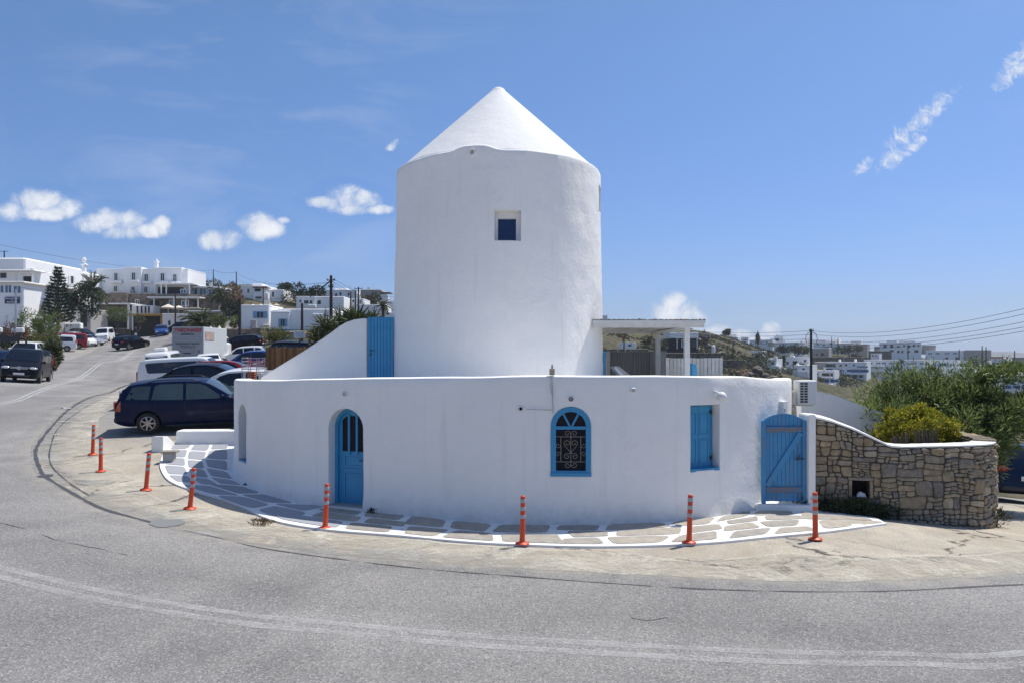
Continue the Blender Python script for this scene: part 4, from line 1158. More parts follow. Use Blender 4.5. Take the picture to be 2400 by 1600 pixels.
# --- narrow window on the turned side
px, w, h, rise, z0, dep = OPEN['side']
sw = local_part('window', pr(arch(w - .02, h - .02, rise - .01), -.298, -.285), 'inner_glass', house, px, z0 + .01)
local_part('frame', arch_ring(w - .01, h - .01, rise - .005, .07, -.29, -.24), 'blue_paint', sw, px, z0)
local_part('muntin', pr(rect(-.28, .28, h - rise - .05, h - rise), -.28, -.245), 'blue_paint', sw, px, z0)
local_part('sill', pr(rect(-.3, .3, .0, .03), -.29, -.005), 'blue_paint', sw, px, z0)

# --- fittings on the wall
def fitting(name, label, cat, px, z): 
    C, t, n = wall_frame(px)
    o = thing(name, label, cat, C + UP * z, math.atan2(t.y, t.x)); return o          # local x along wall, -y outwards
for px, z, lab in ((806, 2.27, 'small square white wall lamp above the arched blue door'), (1486, 2.39, 'small square white wall lamp between the grilled and the shuttered window')):
    o = fitting('wall_lamp', lab, 'lamp', px, z)
    mb = MB(); mb.bbox((0, -.02, 0), (.085, .055, .085), .01); mb.build('housing', 'white_plastic', o)
    mb = MB(); mb.bbox((0, -.05, 0), (.06, .012, .06), .004); mb.build('lens', 'grey_plastic', o)
o = fitting('round_vent', 'round white wall vent with dark ring above the grilled window', 'vent', 1336, 2.235)
mb = MB(); mb.lathe([(.001, -.03), (.048, -.03), (.05, -.02), (.05, .02)], 20, axis='Y'); mb.build('flange', 'white_plastic', o, smooth=True, angle=40)
mb = MB(); mb.lathe([(.038, -.034), (.038, -.031), (.022, -.031), (.022, -.034), (.038, -.034)], 20, axis='Y'); mb.build('ring', 'dark_plastic', o)
mb = MB(); mb.lathe([(.001, -.036), (.012, -.034), (.012, -.03)], 12, axis='Y'); mb.build('core', 'dark_plastic', o)
C, t, n = wall_frame(1293)
o = fitting('junction_box', 'beige junction box with a short black antenna on top of the parapet', 'box', 1293, 2.65)
mb = MB(); mb.bbox((0, .05, .06), (.095, .08, .12), .008); mb.build('housing', M('beige_plastic', (.42, .37, .26), .6), o)
mb = MB(); mb.lathe([(.014, .115), (.012, .165), (.008, .185), (.001, .19)], 10, c=(.0, .05, 0)); mb.build('antenna', 'dark_plastic', o, smooth=True)
o = fitting('wall_cable', 'thin grey cable hanging down from the junction box to the grilled window', 'cable', 1293, 0)
mb = MB(); mb.tube([(.0, -.005, 2.66), (.005, -.03, 2.60), (.01, -.022, 2.4), (.012, -.024, 2.15), (.02, -.022, 1.98)], .008, 6); o2 = mb.build('cable', 'cable_grey', o)
mb = MB(); mb.tube([(-.018, -.02, 2.62), (-.022, -.024, 2.5), (-.016, -.022, 2.38), (.005, -.022, 2.30)], .006, 6); mb.build('cable', 'cable_grey', o)
Ca, ta, na = wall_frame(1230)
mb = MB(); pth = []
for k in range(12):
    Cq, tq, nq = wall_frame(1233 + k * 5.4); pth.append(Cq + nq * .022 + UP * (2.055 - .015 * k / 11))
mb.tube(pth, .006, 6); mb.build('cable', 'cable_grey', o, world=True)
o = fitting('broken_socket', 'ragged dark hole where a wall socket was torn out', 'socket', 1225, 2.06)
mb = MB(); mb.lathe([(.030, .0), (.055, .004), (.055, -.012), (.030, -.014), (.030, 0)], 9, axis='Y'); mb.build('rim', 'plaster', o)
mb = MB(); mb.lathe([(.001, .004), (.05, .004)], 9, axis='Y'); mb.build('hole', 'black_hole', o)
o = fitting('globe_lamp', 'white globe wall lamp on a curved arm beside the shuttered window', 'lamp', 1674, 2.28)
mb = MB(); mb.tube([(-.02, .02, .04), (-.02, -.05, .05), (0, -.10, .03), (.02, -.12, 0)], .022, 10); mb.build('arm', 'white_plastic', o, smooth=True)
mb = MB(); mb.ball((.03, -.13, -.03), (.19, .19, .18), 16, 10); mb.build('globe', 'white_plastic', o, smooth=True)
o = fitting('meter_box', 'flat white meter box on the wall above the blue gate', 'box', 1830, 1.95)
mb = MB(); mb.bbox((0, -.03, 0), (.26, .10, .26), .01); mb.build('housing', 'white_plastic', o)
mb = MB(); mb.box((-.06, -.085, -.05), (.025, .01, .05)); mb.build('latch', 'dark_plastic', o)
# air conditioner
acp = Vector((6.42, 16.05, 1.93))
o = thing('air_conditioner', 'white outdoor air conditioning unit with black grid above the gate', 'air conditioner', acp, 0)
mb = MB(); mb.bbox((0, .15, .26), (.40, .30, .53), .015); mb.build('housing', 'white_plastic', o)
mb = MB(); mb.box((-.085, -.003, .26), (.19, .012, .46)); mb.build('grille_backing', 'white_plastic', o)
for c_ in range(2):
    for r_ in range(8):
        mb = MB(); mb.box((-.130 + c_ * .088, -.0105, .065 + r_ * .056), (.072, .006, .040)); mb.build('grille_slot', 'dark_plastic', o)
mb = MB(); mb.tube([(-.30, .10, .30), (-.26, .08, .25), (-.22, .08, -.30), (-.22, .1, -.9)], .02, 8); mb.build('pipe', 'white_plastic', o, smooth=True)
mb = MB(); mb.tube([(-.2, .2, -.02), (.2, .2, -.02)], .02, 6); mb.tube([(-.2, .2, -.02), (-.42, .25, -.02)], .018, 6); mb.build('bracket', 'metal', o)

# ------------------------------------------------------------------ windmill tower
TC = Vector((-.34, 18.5, 0))
mill = thing('windmill', 'round whitewashed windmill tower with a pointed white cone roof', 'windmill', TC)
NA = 180
def rim_z(a):       # a = 0 faces the camera, positive to the right
    return 7.41 + .03 * (1 - math.cos(a)) + .10 * math.exp(-((a + .20) / .17) ** 4) - .02 * math.exp(-((a - .12) / .1) ** 2) + .012 * math.sin(2.3 * a + 1) + .010 * mnoise.noise((a * 3, 0, 0))
mb = MB(); rows = []
NZ = 64
for k in range(NA):
    a = 2 * math.pi * k / NA - math.pi; da = Vector((math.sin(a), -math.cos(a), 0)); zt = rim_z(a); col = []
    for j in range(NZ + 1):
        z = 1.2 + (zt - 1.2) * j / NZ
        r_ = 2.625 - .105 * (z - 1.2) / 6.2
        r_ += .020 * mnoise.noise((math.sin(a) * 1.6, math.cos(a) * 1.6, z * .55)) + .010 * mnoise.noise((math.sin(a) * 5, math.cos(a) * 5, z * 2.2)) + (.010 * mnoise.noise((math.sin(a) * 14, math.cos(a) * 14, z * 5)) if a > .5 else 0)
        col.append(da * r_ + UP * z)
    for dr, dz in ((.010, .022), (.030, .042), (.065, .058), (.13, .066), (.20, .060)):
        col.append(da * (2.52 - dr + .006 * mnoise.noise((math.sin(a) * 4, math.cos(a) * 4, dz * 8))) + UP * (zt + dz))
    rows.append(col)
nc = len(rows[0])
rows.append(rows[0])
mb.v = [tuple(p) for r_ in rows[:-1] for p in r_]
for k in range(NA):
    for j in range(nc - 1):
        a, b_ = k * nc + j, ((k + 1) % NA) * nc + j
        mb.f.append((a, b_, b_ + 1, a + 1)); mb.mi.append(0)
mb.f.append(tuple(k * nc for k in range(NA))); mb.f.append(tuple(k * nc + nc - 1 for k in reversed(range(NA)))); mb.mi += [0, 0]
tower = mb.build('tower', 'plaster', mill)
c1 = MB(); c1.prism(rect(-.28, .28, 0, .66), Vector((-.0926 + .34, -2.8, 5.47)), (1, 0, 0), UP, (0, -1, 0), -.62, .3)
aw = R(79); nw = Vector((math.sin(aw), -math.cos(aw), 0)); tw = Vector((math.cos(aw), math.sin(aw), 0))
c2 = MB(); c2.prism(rect(-.28, .28, 0, .64), nw * 2.8 + UP * 6.45, tw, UP, nw, -.60, .3)
boolean_cut(tower, [c1, c2])
me = tower.data; me.polygons.foreach_set('use_smooth', [True] * len(me.polygons)); me.set_sharp_from_angle(angle=R(35))
# cone roof
mb = MB(); rows = []
for k in range(120):
    a = 2 * math.pi * k / 120; col = []
    for j in range(41):
        t_ = j / 40
        if j == 0: r_, z = 2.47, 7.30
        elif t_ < .93:
            r_ = 2.47 * (1 - (t_ - .025) / .97); z = 7.455 + (9.76 - 7.455) * (t_ - .025) / .975
        else:
            q = (t_ - .93) / .07; r_ = 2.47 * (1 - .905 / .97) * math.cos(q * math.pi / 2); z = 7.455 + 2.305 * .905 / .975 + .09 * math.sin(q * math.pi / 2)
        r_ += .012 * mnoise.noise((math.cos(a) * 2, math.sin(a) * 2, z * 1.5)) * (1 - t_)
        col.append(Vector((r_ * math.cos(a), r_ * math.sin(a), z)))
    rows.append(col)
rows.append(rows[0]); mb.grid(rows)
mb.build('roof_cone', 'plaster_roof', mill, smooth=True, angle=60)
wx, wy = -.0926 + .34, -2.8 + .56
mb = MB(); mb.box((wx - .01, wy + .03, 5.80), (.50, .02, .60)); winm = mb.build('window', 'window_blue_glass', mill)
for (x0, x1, z0, z1) in ((-.28, -.215, 5.47, 6.13), (.18, .28, 5.47, 6.13), (-.215, .18, 5.98, 6.13), (-.215, .18, 5.47, 5.505)):
    mb = MB(); mb.bbox((wx + (x0 + x1) / 2, wy - .01, (z0 + z1) / 2), (x1 - x0, .06, z1 - z0), .006); mb.build('frame', 'white_paint', winm)
mb = MB(); mb.prism(rect(-.26, .26, .01, .63), nw * 2.24 + UP * 6.45, tw, UP, nw, -.01, .01); mb.build('window', 'window_blue_glass', mill)
av = R(-12); nv_ = Vector((math.sin(av), -math.cos(av), 0))
mb = MB(); mb.lathe([(.045, .02), (.045, -.012), (.075, -.03), (.085, -.02), (.085, .03)], 20, axis='Y')
q = Matrix.Rotation(av, 3, 'Z'); mb.v = [tuple(q @ Vector(v) + nv_ * 2.52 + UP * 7.40) for v in mb.v]; vt = mb.build('vent', 'plaster', mill, smooth=True, angle=50)
mb = MB(); mb.lathe([(.001, -.002), (.048, -.002)], 16, axis='Y'); mb.v = [tuple(q @ Vector(v) + nv_ * 2.525 + UP * 7.40) for v in mb.v]; mb.build('mesh_cover', 'grey_plaster', vt)

# ------------------------------------------------------------------ sloping stair wall and the upper blue door
Yw = 17.7
prof = [(612, 905), (612, 884), (637, 868), (714, 821), (752, 796), (778, 778), (796, 764), (812, 755), (830, 749), (848, 746.5), (859, 746), (859, 905)]
t = thing('stair_wall', 'white wall rising in a slope to the upper blue door', 'wall', at(735, 905, Yw))
mb = MB(); pts = [at(px, py, Yw) for px, py in prof]
mb.prism([(p.x, p.z) for p in pts], (0, Yw, 0), (1, 0, 0), (0, 0, 1), (0, 1, 0), 0, .28)
mb.build('wall', 'plaster', t, world=True)
t = thing('upper_door', 'plain blue plank door beside the windmill tower', 'door', at(890, 905, Yw + .06))
x0, x1 = at(861, 0, Yw).x, at(921, 0, Yw).x; zt, zb = at(0, 743, Yw).z, 2.1
nb = 8
for k in range(nb):
    xa, xb = x0 + (x1 - x0) * k / nb, x0 + (x1 - x0) * (k + 1) / nb
    mb = MB(); mb.bbox(((xa + xb) / 2, Yw + .07, (zt + zb) / 2), (xb - xa - .005, .04, zt - zb), .004); mb.build('plank', 'blue_paint', t, world=True)
mb = MB(); mb.box(((x0 + x1) / 2, Yw + .105, (zt + zb) / 2), (x1 - x0, .02, zt - zb - .02)); mb.build('backing', 'blue_paint', t, world=True)
for k in range(7):
    mb = MB(); mb.ball((x0 + (x1 - x0) * (k + .8) / 7.6, Yw + .048, zt - .27), (.018, .012, .018), 6, 4); mb.build('nail', 'dark_plastic', t, world=True)
hx = at(867, 0, Yw).x; hz = at(0, 821, Yw).z
mb = MB(); mb.tube([(hx, Yw + .05, hz), (hx, Yw, hz), (hx + .11, Yw - .005, hz + .005)], .010, 7); mb.build('handle', 'dark_plastic', t, world=True)
mb = MB(); mb.box((hx + .01, Yw + .045, hz - .09), (.04, .012, .05)); mb.build('lock', 'dark_plastic', t, world=True)

# ------------------------------------------------------------------ roof terrace: pergola, fences, sun lounger
t = thing('pergola', 'white timber pergola with a reed covered flat roof beside the tower', 'pergola', (3.4, 19, 2.2))
mb = MB(); mb.box((3.15, 19.4, 3.765), (2.58, 4.9, .07)); mb.build('ceiling', 'wood_white', t, world=True)
mb = MB(); rows = []
for i in range(60):
    x = 1.87 + 2.57 * i / 59
    rows.append([(x, 16.93 + 4.96 * j / 30, 3.815 + .03 * mnoise.noise((i * .9, j * 1.3, 0)) + .02 * mnoise.noise((i * 2.3, j * 2.9, 4))) for j in range(31)])
mb.grid(rows)
mb.grid([[(x, 16.93, 3.802) , (x, 16.93, z)] for (x, y, z) in [r_[0] for r_ in rows]]); mb.grid([[(4.44, y, 3.802), (4.44, y, z)] for (x, y, z) in rows[-1]])
mb.build('reed_cover', 'reed', t, world=True)
for (x, y) in ((4.10, 17.35), (4.72 - .5, 21.4)):
    mb = MB(); mb.bbox((x, y, 2.95), (.125, .125, 1.56), .008); mb.build('post', 'wood_white', t, world=True)
for (x0, y0, x1, y1) in ((4.10, 17.3, 4.22, 21.6),):
    mb = MB(); mb.tube([(x0, y0, 3.665), (x1, y1, 3.665)], .075, 4); mb.build('beam', 'wood_white', t, world=True)
for y in (17.05, 21.7):
    mb = MB(); mb.bbox((3.15, y, 3.70), (2.56, .06, .14), .006); mb.build('beam', 'wood_white', t, world=True)
for k in range(9):
    mb = MB(); mb.box((2.1 + k * .27, 19.4, 3.712), (.05, 4.5, .035)); mb.build('rafter', 'wood_white', t, world=True)
t = thing('picket_fence', 'weathered white picket fence at the edge of the roof terrace', 'fence', (4.8, 19.8, 2.1))
xa, xb = at(1560, 0, 19.8).x, at(1694, 0, 19.8).x; n = 15
for k in range(n):
    x = xa + (xb - xa) * (k + .5) / n
    mb = MB(); mb.bbox((x, 19.8 + rng.uniform(-.01, .01), 2.5 + rng.uniform(-.006, .01)), ((xb - xa) / n - .014, .022, .84), .004); mb.build('picket', 'wood_white', t, world=True)
for z in (2.3, 2.72):
    mb = MB(); mb.box(((xa + xb) / 2, 19.83, z), (xb - xa, .03, .07)); mb.build('rail', 'wood_grey', t, world=True)
t = thing('screen_fence', 'dark grey slatted screen along the roof terrace behind the sun lounger', 'fence', (3.0, 21.6, 2.1))
xa, xb = at(1424, 0, 21.6).x, at(1562, 0, 21.6).x; n = 22
for k in range(n):
    x = xa + (xb - xa) * (k + .5) / n
    mb = MB(); mb.box((x, 21.6 + .008 * (k % 2), 2.6), ((xb - xa) / n - .004, .02, 1.0)); mb.build('board', 'grey_panel' if k < 16 else 'wood_grey', t, world=True)
mb = MB(); mb.box(((xa + xb) / 2, 21.6, 3.105), (xb - xa, .05, .03)); mb.build('rail', 'wood_grey', t, world=True)
mb = MB(); mb.box((at(1427, 0, 21.5).x - .02, 21.5, 2.6), (.10, .1, 1.02)); mb.build('post', 'grey_plaster', t, world=True)
t = thing('terrace_shutter', 'open blue shutter edge at the right side of the windmill', 'shutter', (2.25, 18.4, 2.2))
mb = MB(); mb.bbox((at(1415.5, 0, 18.2).x, 18.25, 2.62), (.075, .25, .97), .006); mb.build('leaf', 'blue_paint', t, world=True)
t = thing('sun_lounger', 'cream cushioned sun lounger with raised back on the roof terrace', 'sun lounger', (2.7, 18.2, 2.2))
mb = MB(); mb.prism([(0, 0), (.10, .0), (.62, -.40), (.62, -.52), (.50, -.46)], at(1441, 858, 18.0), (1, 0, 0), UP, (0, 1, 0), 0, .6); mb.v = [tuple(v) for v in mb.v]; mb.build('backrest', 'lounger', t, world=True)
mb = MB(); mb.prism([(-.03, -.03), (.02, -.01), (.50, -.47), (.45, -.52), (.05, -.13)], at(1441, 858, 18.0), (1, 0, 0), UP, (0, 1, 0), -.03, .63); mb.build('frame', 'white_paint', t, world=True)
mb = MB(); mb.bbox((3.75, 18.3, 2.28), (1.3, .6, .10), .03); mb.build('seat', 'lounger', t, world=True)
for (x, y) in ((3.2, 18.05), (4.3, 18.05), (3.2, 18.55), (4.3, 18.55)):
    mb = MB(); mb.box((x, y, 2.225), (.04, .04, .10)); mb.build('leg', 'white_paint', t, world=True)
t = thing('blue_chair_back', 'small blue chair with rounded back beside the pergola post', 'chair', at(1627, 885, 18.2))
mb = MB(); c = at(1627, 852, 18.2); mb.prism([(-.05, -.4), (.06, -.4), (.07, -.1), (.03, .0), (-.05, .01)], c, (1, 0, 0), UP, (0, 1, 0), 0, .4); mb.build('backrest', 'blue_paint', t, world=True)
mb = MB(); mb.box((c.x + .16, 18.4, c.z - .42), (.4, .4, .04)); mb.build('seat', 'blue_paint', t, world=True)

# ------------------------------------------------------------------ blue plank gate with its white pillar and step
gy = 14.16; gx0, gx1 = at(1785, 0, gy).x, at(1888, 0, gy).x; gz0, gzs, gztop = at(0, 1178, gy).z, at(0, 986, gy).z, at(0, 968, gy).z
t = thing('plank_gate', 'weathered blue plank gate with a diagonal brace beside the rubble wall', 'gate', ((gx0 + gx1) / 2, gy, gz0))
def gtop(x): 
    u_ = (x - (gx0 + gx1) / 2) / ((gx1 - gx0) / 2); return gzs + (gztop - gzs) * (1 - u_ * u_)
nb = 9; bx = [gx0 + .075 + (gx1 - gx0 - .15) * k / nb for k in range(nb + 1)]
for k in range(nb):
    a, b_ = bx[k] + .004, bx[k + 1] - .004; zl = gz0 + .03 + rng.uniform(0, .01)
    mb = MB(); mb.prism([(a, zl), (b_, zl), (b_, gtop(b_)), (a, gtop(a))], (0, gy, 0), (1, 0, 0), UP, (0, 1, 0), 0, .022); mb.build('plank', 'gate_wood', t, world=True)
for (a, b_) in ((gx0, gx0 + .07), (gx1 - .07, gx1)):
    mb = MB(); mb.prism([(a, gz0), (b_, gz0), (b_, gtop(b_)), (a, gtop(a))], (0, gy, 0), (1, 0, 0), UP, (0, 1, 0), -.035, .03); mb.build('stile', 'gate_wood', t, world=True)
for z in (gztop - .30, gz0 + .26):
    mb = MB(); mb.bbox(((gx0 + gx1) / 2, gy - .018, z), (gx1 - gx0 - .15, .036, .105), .005); mb.build('ledge', 'gate_board_worn', t, world=True)
a0, a1 = Vector((gx0 + .10, 0, gz0 + .33)), Vector((gx1 - .10, 0, gztop - .37)); dd = (a1 - a0).normalized(); nn = Vector((-dd.z, 0, dd.x)) * .05
mb = MB(); mb.prism([((a0 + nn).x, (a0 + nn).z), ((a0 - nn).x, (a0 - nn).z), ((a1 - nn).x, (a1 - nn).z), ((a1 + nn).x, (a1 + nn).z)], (0, gy, 0), (1, 0, 0), UP, (0, 1, 0), -.034, -.002); mb.build('brace', 'gate_wood', t, world=True)
mb = MB(); mb.tube([(gx1 - .20, gy - .03, gz0 + .83), (gx1 - .17, gy - .075, gz0 + .88), (gx1 - .13, gy - .06, gz0 + .94)], .008, 6); mb.build('handle', 'dark_plastic', t, world=True)
mb = MB(); mb.box((gx1 - .12, gy - .045, gz0 + .85), (.14, .02, .025)); mb.build('latch', 'dark_plastic', t, world=True)
t = thing('gate_step', 'white rendered doorstep under the blue plank gate', 'step', ((gx0 + gx1) / 2, gy, 0))
mb = MB(); mb.bbox(((gx0 + gx1) / 2 - .03, gy + .10, (gz0 + gz(5.3, gy) - .2) / 2 - .008), (gx1 - gx0 + .22, .55, gz0 - gz(5.3, gy) + .2), .02); mb.build('step', 'plaster', t, world=True)
t = thing('gate_pillar', 'slim white rendered pillar between the blue gate and rubble wall', 'pillar', (gx1 + .06, gy, 0))
px0, px1 = gx1 + .008, at(1905, 0, gy).x
mb = MB(); mb.prism([(px0, -.3), (px1, -.3), (px1 + .01, 1.84), (px1 - .02, 1.875), (px0 + .02, 1.87), (px0, 1.84)], (0, gy, 0), (1, 0, 0), UP, (0, 1, 0), -.12, .35); mb.build('body', 'plaster', t, world=True)
# courtyard wall behind
Yc = 17.3
t = thing('courtyard_wall', 'white courtyard wall with a falling top edge behind the rubble wall', 'wall', at(1980, 960, Yc))
prof = [(1878, 1200), (1878, 915), (1893, 914.5), (1918, 917), (1945, 922), (1975, 932), (2010, 946), (2040, 957), (2074, 966), (2074, 1200)]
pts = [at(a, b_, Yc) for a, b_ in prof]
mb = MB(); mb.prism([(p.x, p.z) for p in pts], (0, Yc, 0), (1, 0, 0), UP, (0, 1, 0), 0, .3); mb.build('wall', 'plaster', t, world=True)
# ------------------------------------------------------------------ rubble garden wall, stone by stone
SW = catmull([(x, y, 0) for x, y in [(5.80, 14.62), (6.2, 14.42), (6.8, 14.22), (7.5, 14.06), (8.2, 13.98), (8.7, 13.99), (9.05, 14.1), (9.33, 14.32), (9.55, 14.7), (9.68, 15.4), (9.70, 16.2)]], 10)
swl = resample(SW, .06); SLn = .06
TOPT = [(-9e9, 1.80), (1895, 1.80), (1950, 1.71), (2000, 1.57), (2050, 1.39), (2085, 1.265), (2110, 1.255), (2200, 1.28), (2300, 1.30), (2340, 1.30), (9e9, 1.30)]
def sw_frame(s_):
    i = max(0, min(len(swl) - 2, int(s_ / SLn))); f = s_ / SLn - i
    p = swl[i].lerp(swl[i + 1], f); t_ = (swl[min(i + 2, len(swl) - 1)] - swl[max(i - 1, 0)]).normalized()
    return p, t_, Vector((t_.y, -t_.x, 0))
SLEN = SLn * (len(swl) - 1)
def sw_top(s_):
    p = sw_frame(s_)[0]; x = to_px(p)
    if s_ > 4.3: return 1.30
    return lerp_table(TOPT, x)
def sw_bot(s_):
    p = sw_frame(s_)[0]; return gz(p.x, p.y)
stone_wall = thing('rubble_wall', 'curved dry rubble stone garden wall with a white painted top', 'wall', (7.6, 14.3, 0))
mb = MB(); rows = []
ns = 70
for k in range(ns + 1):
    s_ = SLEN * k / ns; p, t_, n = sw_frame(s_); zt = sw_top(s_); zb = sw_bot(s_) - .3
    rows.append([p + n * 0 + UP * (zb + (zt - zb) * j / 8) for j in range(9)] + [p - n * .40 + UP * zt, p - n * .40 + UP * zb])
nc = len(rows[0]); mb.grid(rows)
fs = [(i * nc, (i + 1) * nc, (i + 1) * nc + nc - 1, i * nc + nc - 1) for i in range(ns)] + [tuple(range(nc)), tuple(reversed(range(ns * nc, (ns + 1) * nc)))]
mb.f += fs; mb.mi += [0] * len(fs)
core = mb.build('mortar_core', 'mortar', stone_wall, world=True)
def s_of_px(px): return min((SLEN * k / 600 for k in range(450)), key=lambda s_: abs(to_px(sw_frame(s_)[0]) - px))
nch = (s_of_px(1997), s_of_px(2037)); nz0 = 3 - (1166 - HOR) / F * 14.2; nz1 = 3 - (1126 - HOR) / F * 14.2
p, t_, n = sw_frame(sum(nch) / 2)
inv = pmat(stone_wall).inverted()
c = MB(); c.prism(rect(-(nch[1] - nch[0]) / 2, (nch[1] - nch[0]) / 2, 0, nz1 - nz0), inv @ (p + UP * nz0), t_, UP, n, -.3, .3); boolean_cut(core, [c])
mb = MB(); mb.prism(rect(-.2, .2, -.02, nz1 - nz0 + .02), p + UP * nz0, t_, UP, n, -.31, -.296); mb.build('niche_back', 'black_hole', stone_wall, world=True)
def clip(poly, a, b_, c_):
    "keep a*x + b*y <= c"
    out = []
    for i in range(len(poly)):
        p_, q = poly[i], poly[(i + 1) % len(poly)]
        dp, dq = a * p_[0] + b_ * p_[1] - c_, a * q[0] + b_ * q[1] - c_
        if dp <= 0: out.append(p_)
        if (dp < 0 < dq) or (dq < 0 < dp):
            f = dp / (dp - dq); out.append((p_[0] + (q[0] - p_[0]) * f, p_[1] + (q[1] - p_[1]) * f))
    return out
def area(poly): return .5 * abs(sum(poly[i][0] * poly[(i + 1) % len(poly)][1] - poly[(i + 1) % len(poly)][0] * poly[i][1] for i in range(len(poly))))
def rubble(s0, s1, zlo, zhi, z_min, z_max, seed, holes=(), gap=.0045):
    "random rubble: the wall face is split again and again into uneven pieces, whose edges are then bent"
    r = random.Random(seed); rects = []
    def split(x0, x1, y0, y1, tgt):
        w, h = x1 - x0, y1 - y0
        if w * h < tgt or (w < .18 and h < .085): rects.append((x0, x1, y0, y1)); return
        t_ = lambda: tgt * r.choice((.45, .7, 1, 1, 1.4, 2.2)) if w * h < .25 else .016 + .040 * r.random() ** 1.5
        k = r.uniform(.30, .70)
        if w / h > r.uniform(1.3, 2.1): split(x0, x0 + w * k, y0, y1, t_()); split(x0 + w * k, x1, y0, y1, t_())
        else: split(x0, x1, y0, y0 + h * k, t_()); split(x0, x1, y0 + h * k, y1, t_())
    n0 = 7; 
    for i in range(n0): split(s0 + (s1 - s0) * i / n0, s0 + (s1 - s0) * (i + 1) / n0, z_min, z_max, .02)
    def bend(x, y):
        return (x + .055 * mnoise.noise((x * 3.1, y * 3.1, 1.5)) + .022 * mnoise.noise((x * 9, y * 9, 4.5)), y + .060 * mnoise.noise((x * 2.7, y * 2.7, 7.5)) + .020 * mnoise.noise((x * 8, y * 8, 9.5)))
    out = []
    for (x0, x1, y0, y1) in rects:
        nx, ny = max(3, int((x1 - x0) / .05)), max(2, int((y1 - y0) / .05))
        ring = [(x0 + (x1 - x0) * k / nx, y0) for k in range(nx)] + [(x1, y0 + (y1 - y0) * k / ny) for k in range(ny)] + [(x1 - (x1 - x0) * k / nx, y1) for k in range(nx)] + [(x0, y1 - (y1 - y0) * k / ny) for k in range(ny)]
        poly = [bend(*p_) for p_ in ring]
        cx = sum(p_[0] for p_ in poly) / len(poly); cz = sum(p_[1] for p_ in poly) / len(poly)
        if not (s0 < cx < s1): continue
        zt, zt2 = zhi(cx), zhi(min(s1, cx + .05)); m_ = (zt2 - zt) / .05
        poly = clip(poly, -m_, 1, zt - m_ * cx - .02)
        if len(poly) > 2: poly = clip(poly, 1, 0, s1)
        if len(poly) > 2: poly = clip(poly, -1, 0, -s0)
        if len(poly) > 2: poly = clip(poly, 0, -1, -(zlo(cx) - .1))
        for h in holes:
            if len(poly) < 3: break
            hx, hz = (h[0] + h[1]) / 2, (h[2] + h[3]) / 2
            xs_ = [p_[0] for p_ in poly]; zs_ = [p_[1] for p_ in poly]
            if max(xs_) < h[0] or min(xs_) > h[1] or max(zs_) < h[2] or min(zs_) > h[3]: continue
            ox, oz = abs(cx - hx) / (h[1] - h[0]), abs(cz - hz) / (h[3] - h[2])
            if max(ox, oz) < .25: poly = []; break
            if ox > oz: poly = clip(poly, 1, 0, h[0]) if cx < hx else clip(poly, -1, 0, -h[1])
            else: poly = clip(poly, 0, 1, h[2]) if cz < hz else clip(poly, 0, -1, -h[3])
        if len(poly) < 3 or area(poly) < .0010: continue
        cx = sum(p_[0] for p_ in poly) / len(poly); cz = sum(p_[1] for p_ in poly) / len(poly)
        g_ = gap + .006 * r.random() ** 2
        pl = []
        for a in range(len(poly)):          # blunt the corners, keep the gaps uneven
            p0_, p1_, p2_ = poly[a - 1], poly[a], poly[(a + 1) % len(poly)]
            q = ((p0_[0] + 3 * p1_[0] + p2_[0]) / 5, (p0_[1] + 3 * p1_[1] + p2_[1]) / 5)
            d_ = math.hypot(q[0] - cx, q[1] - cz); k = max(.5, 1 - g_ * r.uniform(.3, 1.2) / max(d_, .01))
            pl.append((cx + (q[0] - cx) * k, cz + (q[1] - cz) * k))
        out.append(pl)
    return out
def stone_mesh(poly, frame, r, proud=(.012, .065), parent=None, mat='wall_stone'):
    cx = sum(p_[0] for p_ in poly) / len(poly); cz = sum(p_[1] for p_ in poly) / len(poly)
    h = r.uniform(*proud); tx, tz = r.uniform(-.10, .10), r.uniform(-.12, .08)
    n = len(poly); P = lambda x, z, d_: (lambda f: f[0] + f[2] * d_ + UP * z)(frame(x))
    vs = [P(x, z, -.03) for x, z in poly]
    vs += [P(cx + (x - cx) * .97, cz + (z - cz) * .97, h * .62 + (x - cx) * tx + (z - cz) * tz + r.uniform(-.004, .004)) for x, z in poly]
    vs += [P(cx + (x - cx) * .84, cz + (z - cz) * .84, h + (x - cx) * tx + (z - cz) * tz + r.uniform(-.006, .006)) for x, z in poly]
    vs.append(P(cx, cz, h + .004))
    fs = [(i, (i + 1) % n, (i + 1) % n + n, i + n) for i in range(n)] + [(i + n, (i + 1) % n + n, (i + 1) % n + 2 * n, i + 2 * n) for i in range(n)] + [(i + 2 * n, (i + 1) % n + 2 * n, 3 * n) for i in range(n)]
    mb = MB(); mb.add(vs, fs)
    return mb.build('stone', mat, parent, world=True)
hole = (nch[0] - .07, nch[1] + .07, nz0 - .01, nz1 + .06)
polys = rubble(.05, SLEN - .02, lambda s_: sw_bot(s_) - .05, lambda s_: sw_top(s_), -.5, 1.86, 12, [hole])
polys.sort(key=lambda p_: -area(p_))
r5 = random.Random(3)
for pl in polys[:294]: stone_mesh(pl, sw_frame, r5, parent=stone_wall)
chips = MB()
for pl in polys[294:]:
    o = stone_mesh(pl, sw_frame, r5, parent=stone_wall); chips.add([v.co for v in o.data.vertices], [tuple(f.vertices) for f in o.data.polygons]); bpy.data.objects.remove(o)
if chips.v: tag(chips.build('stone_chips', 'wall_stone', stone_wall), kind='stuff')
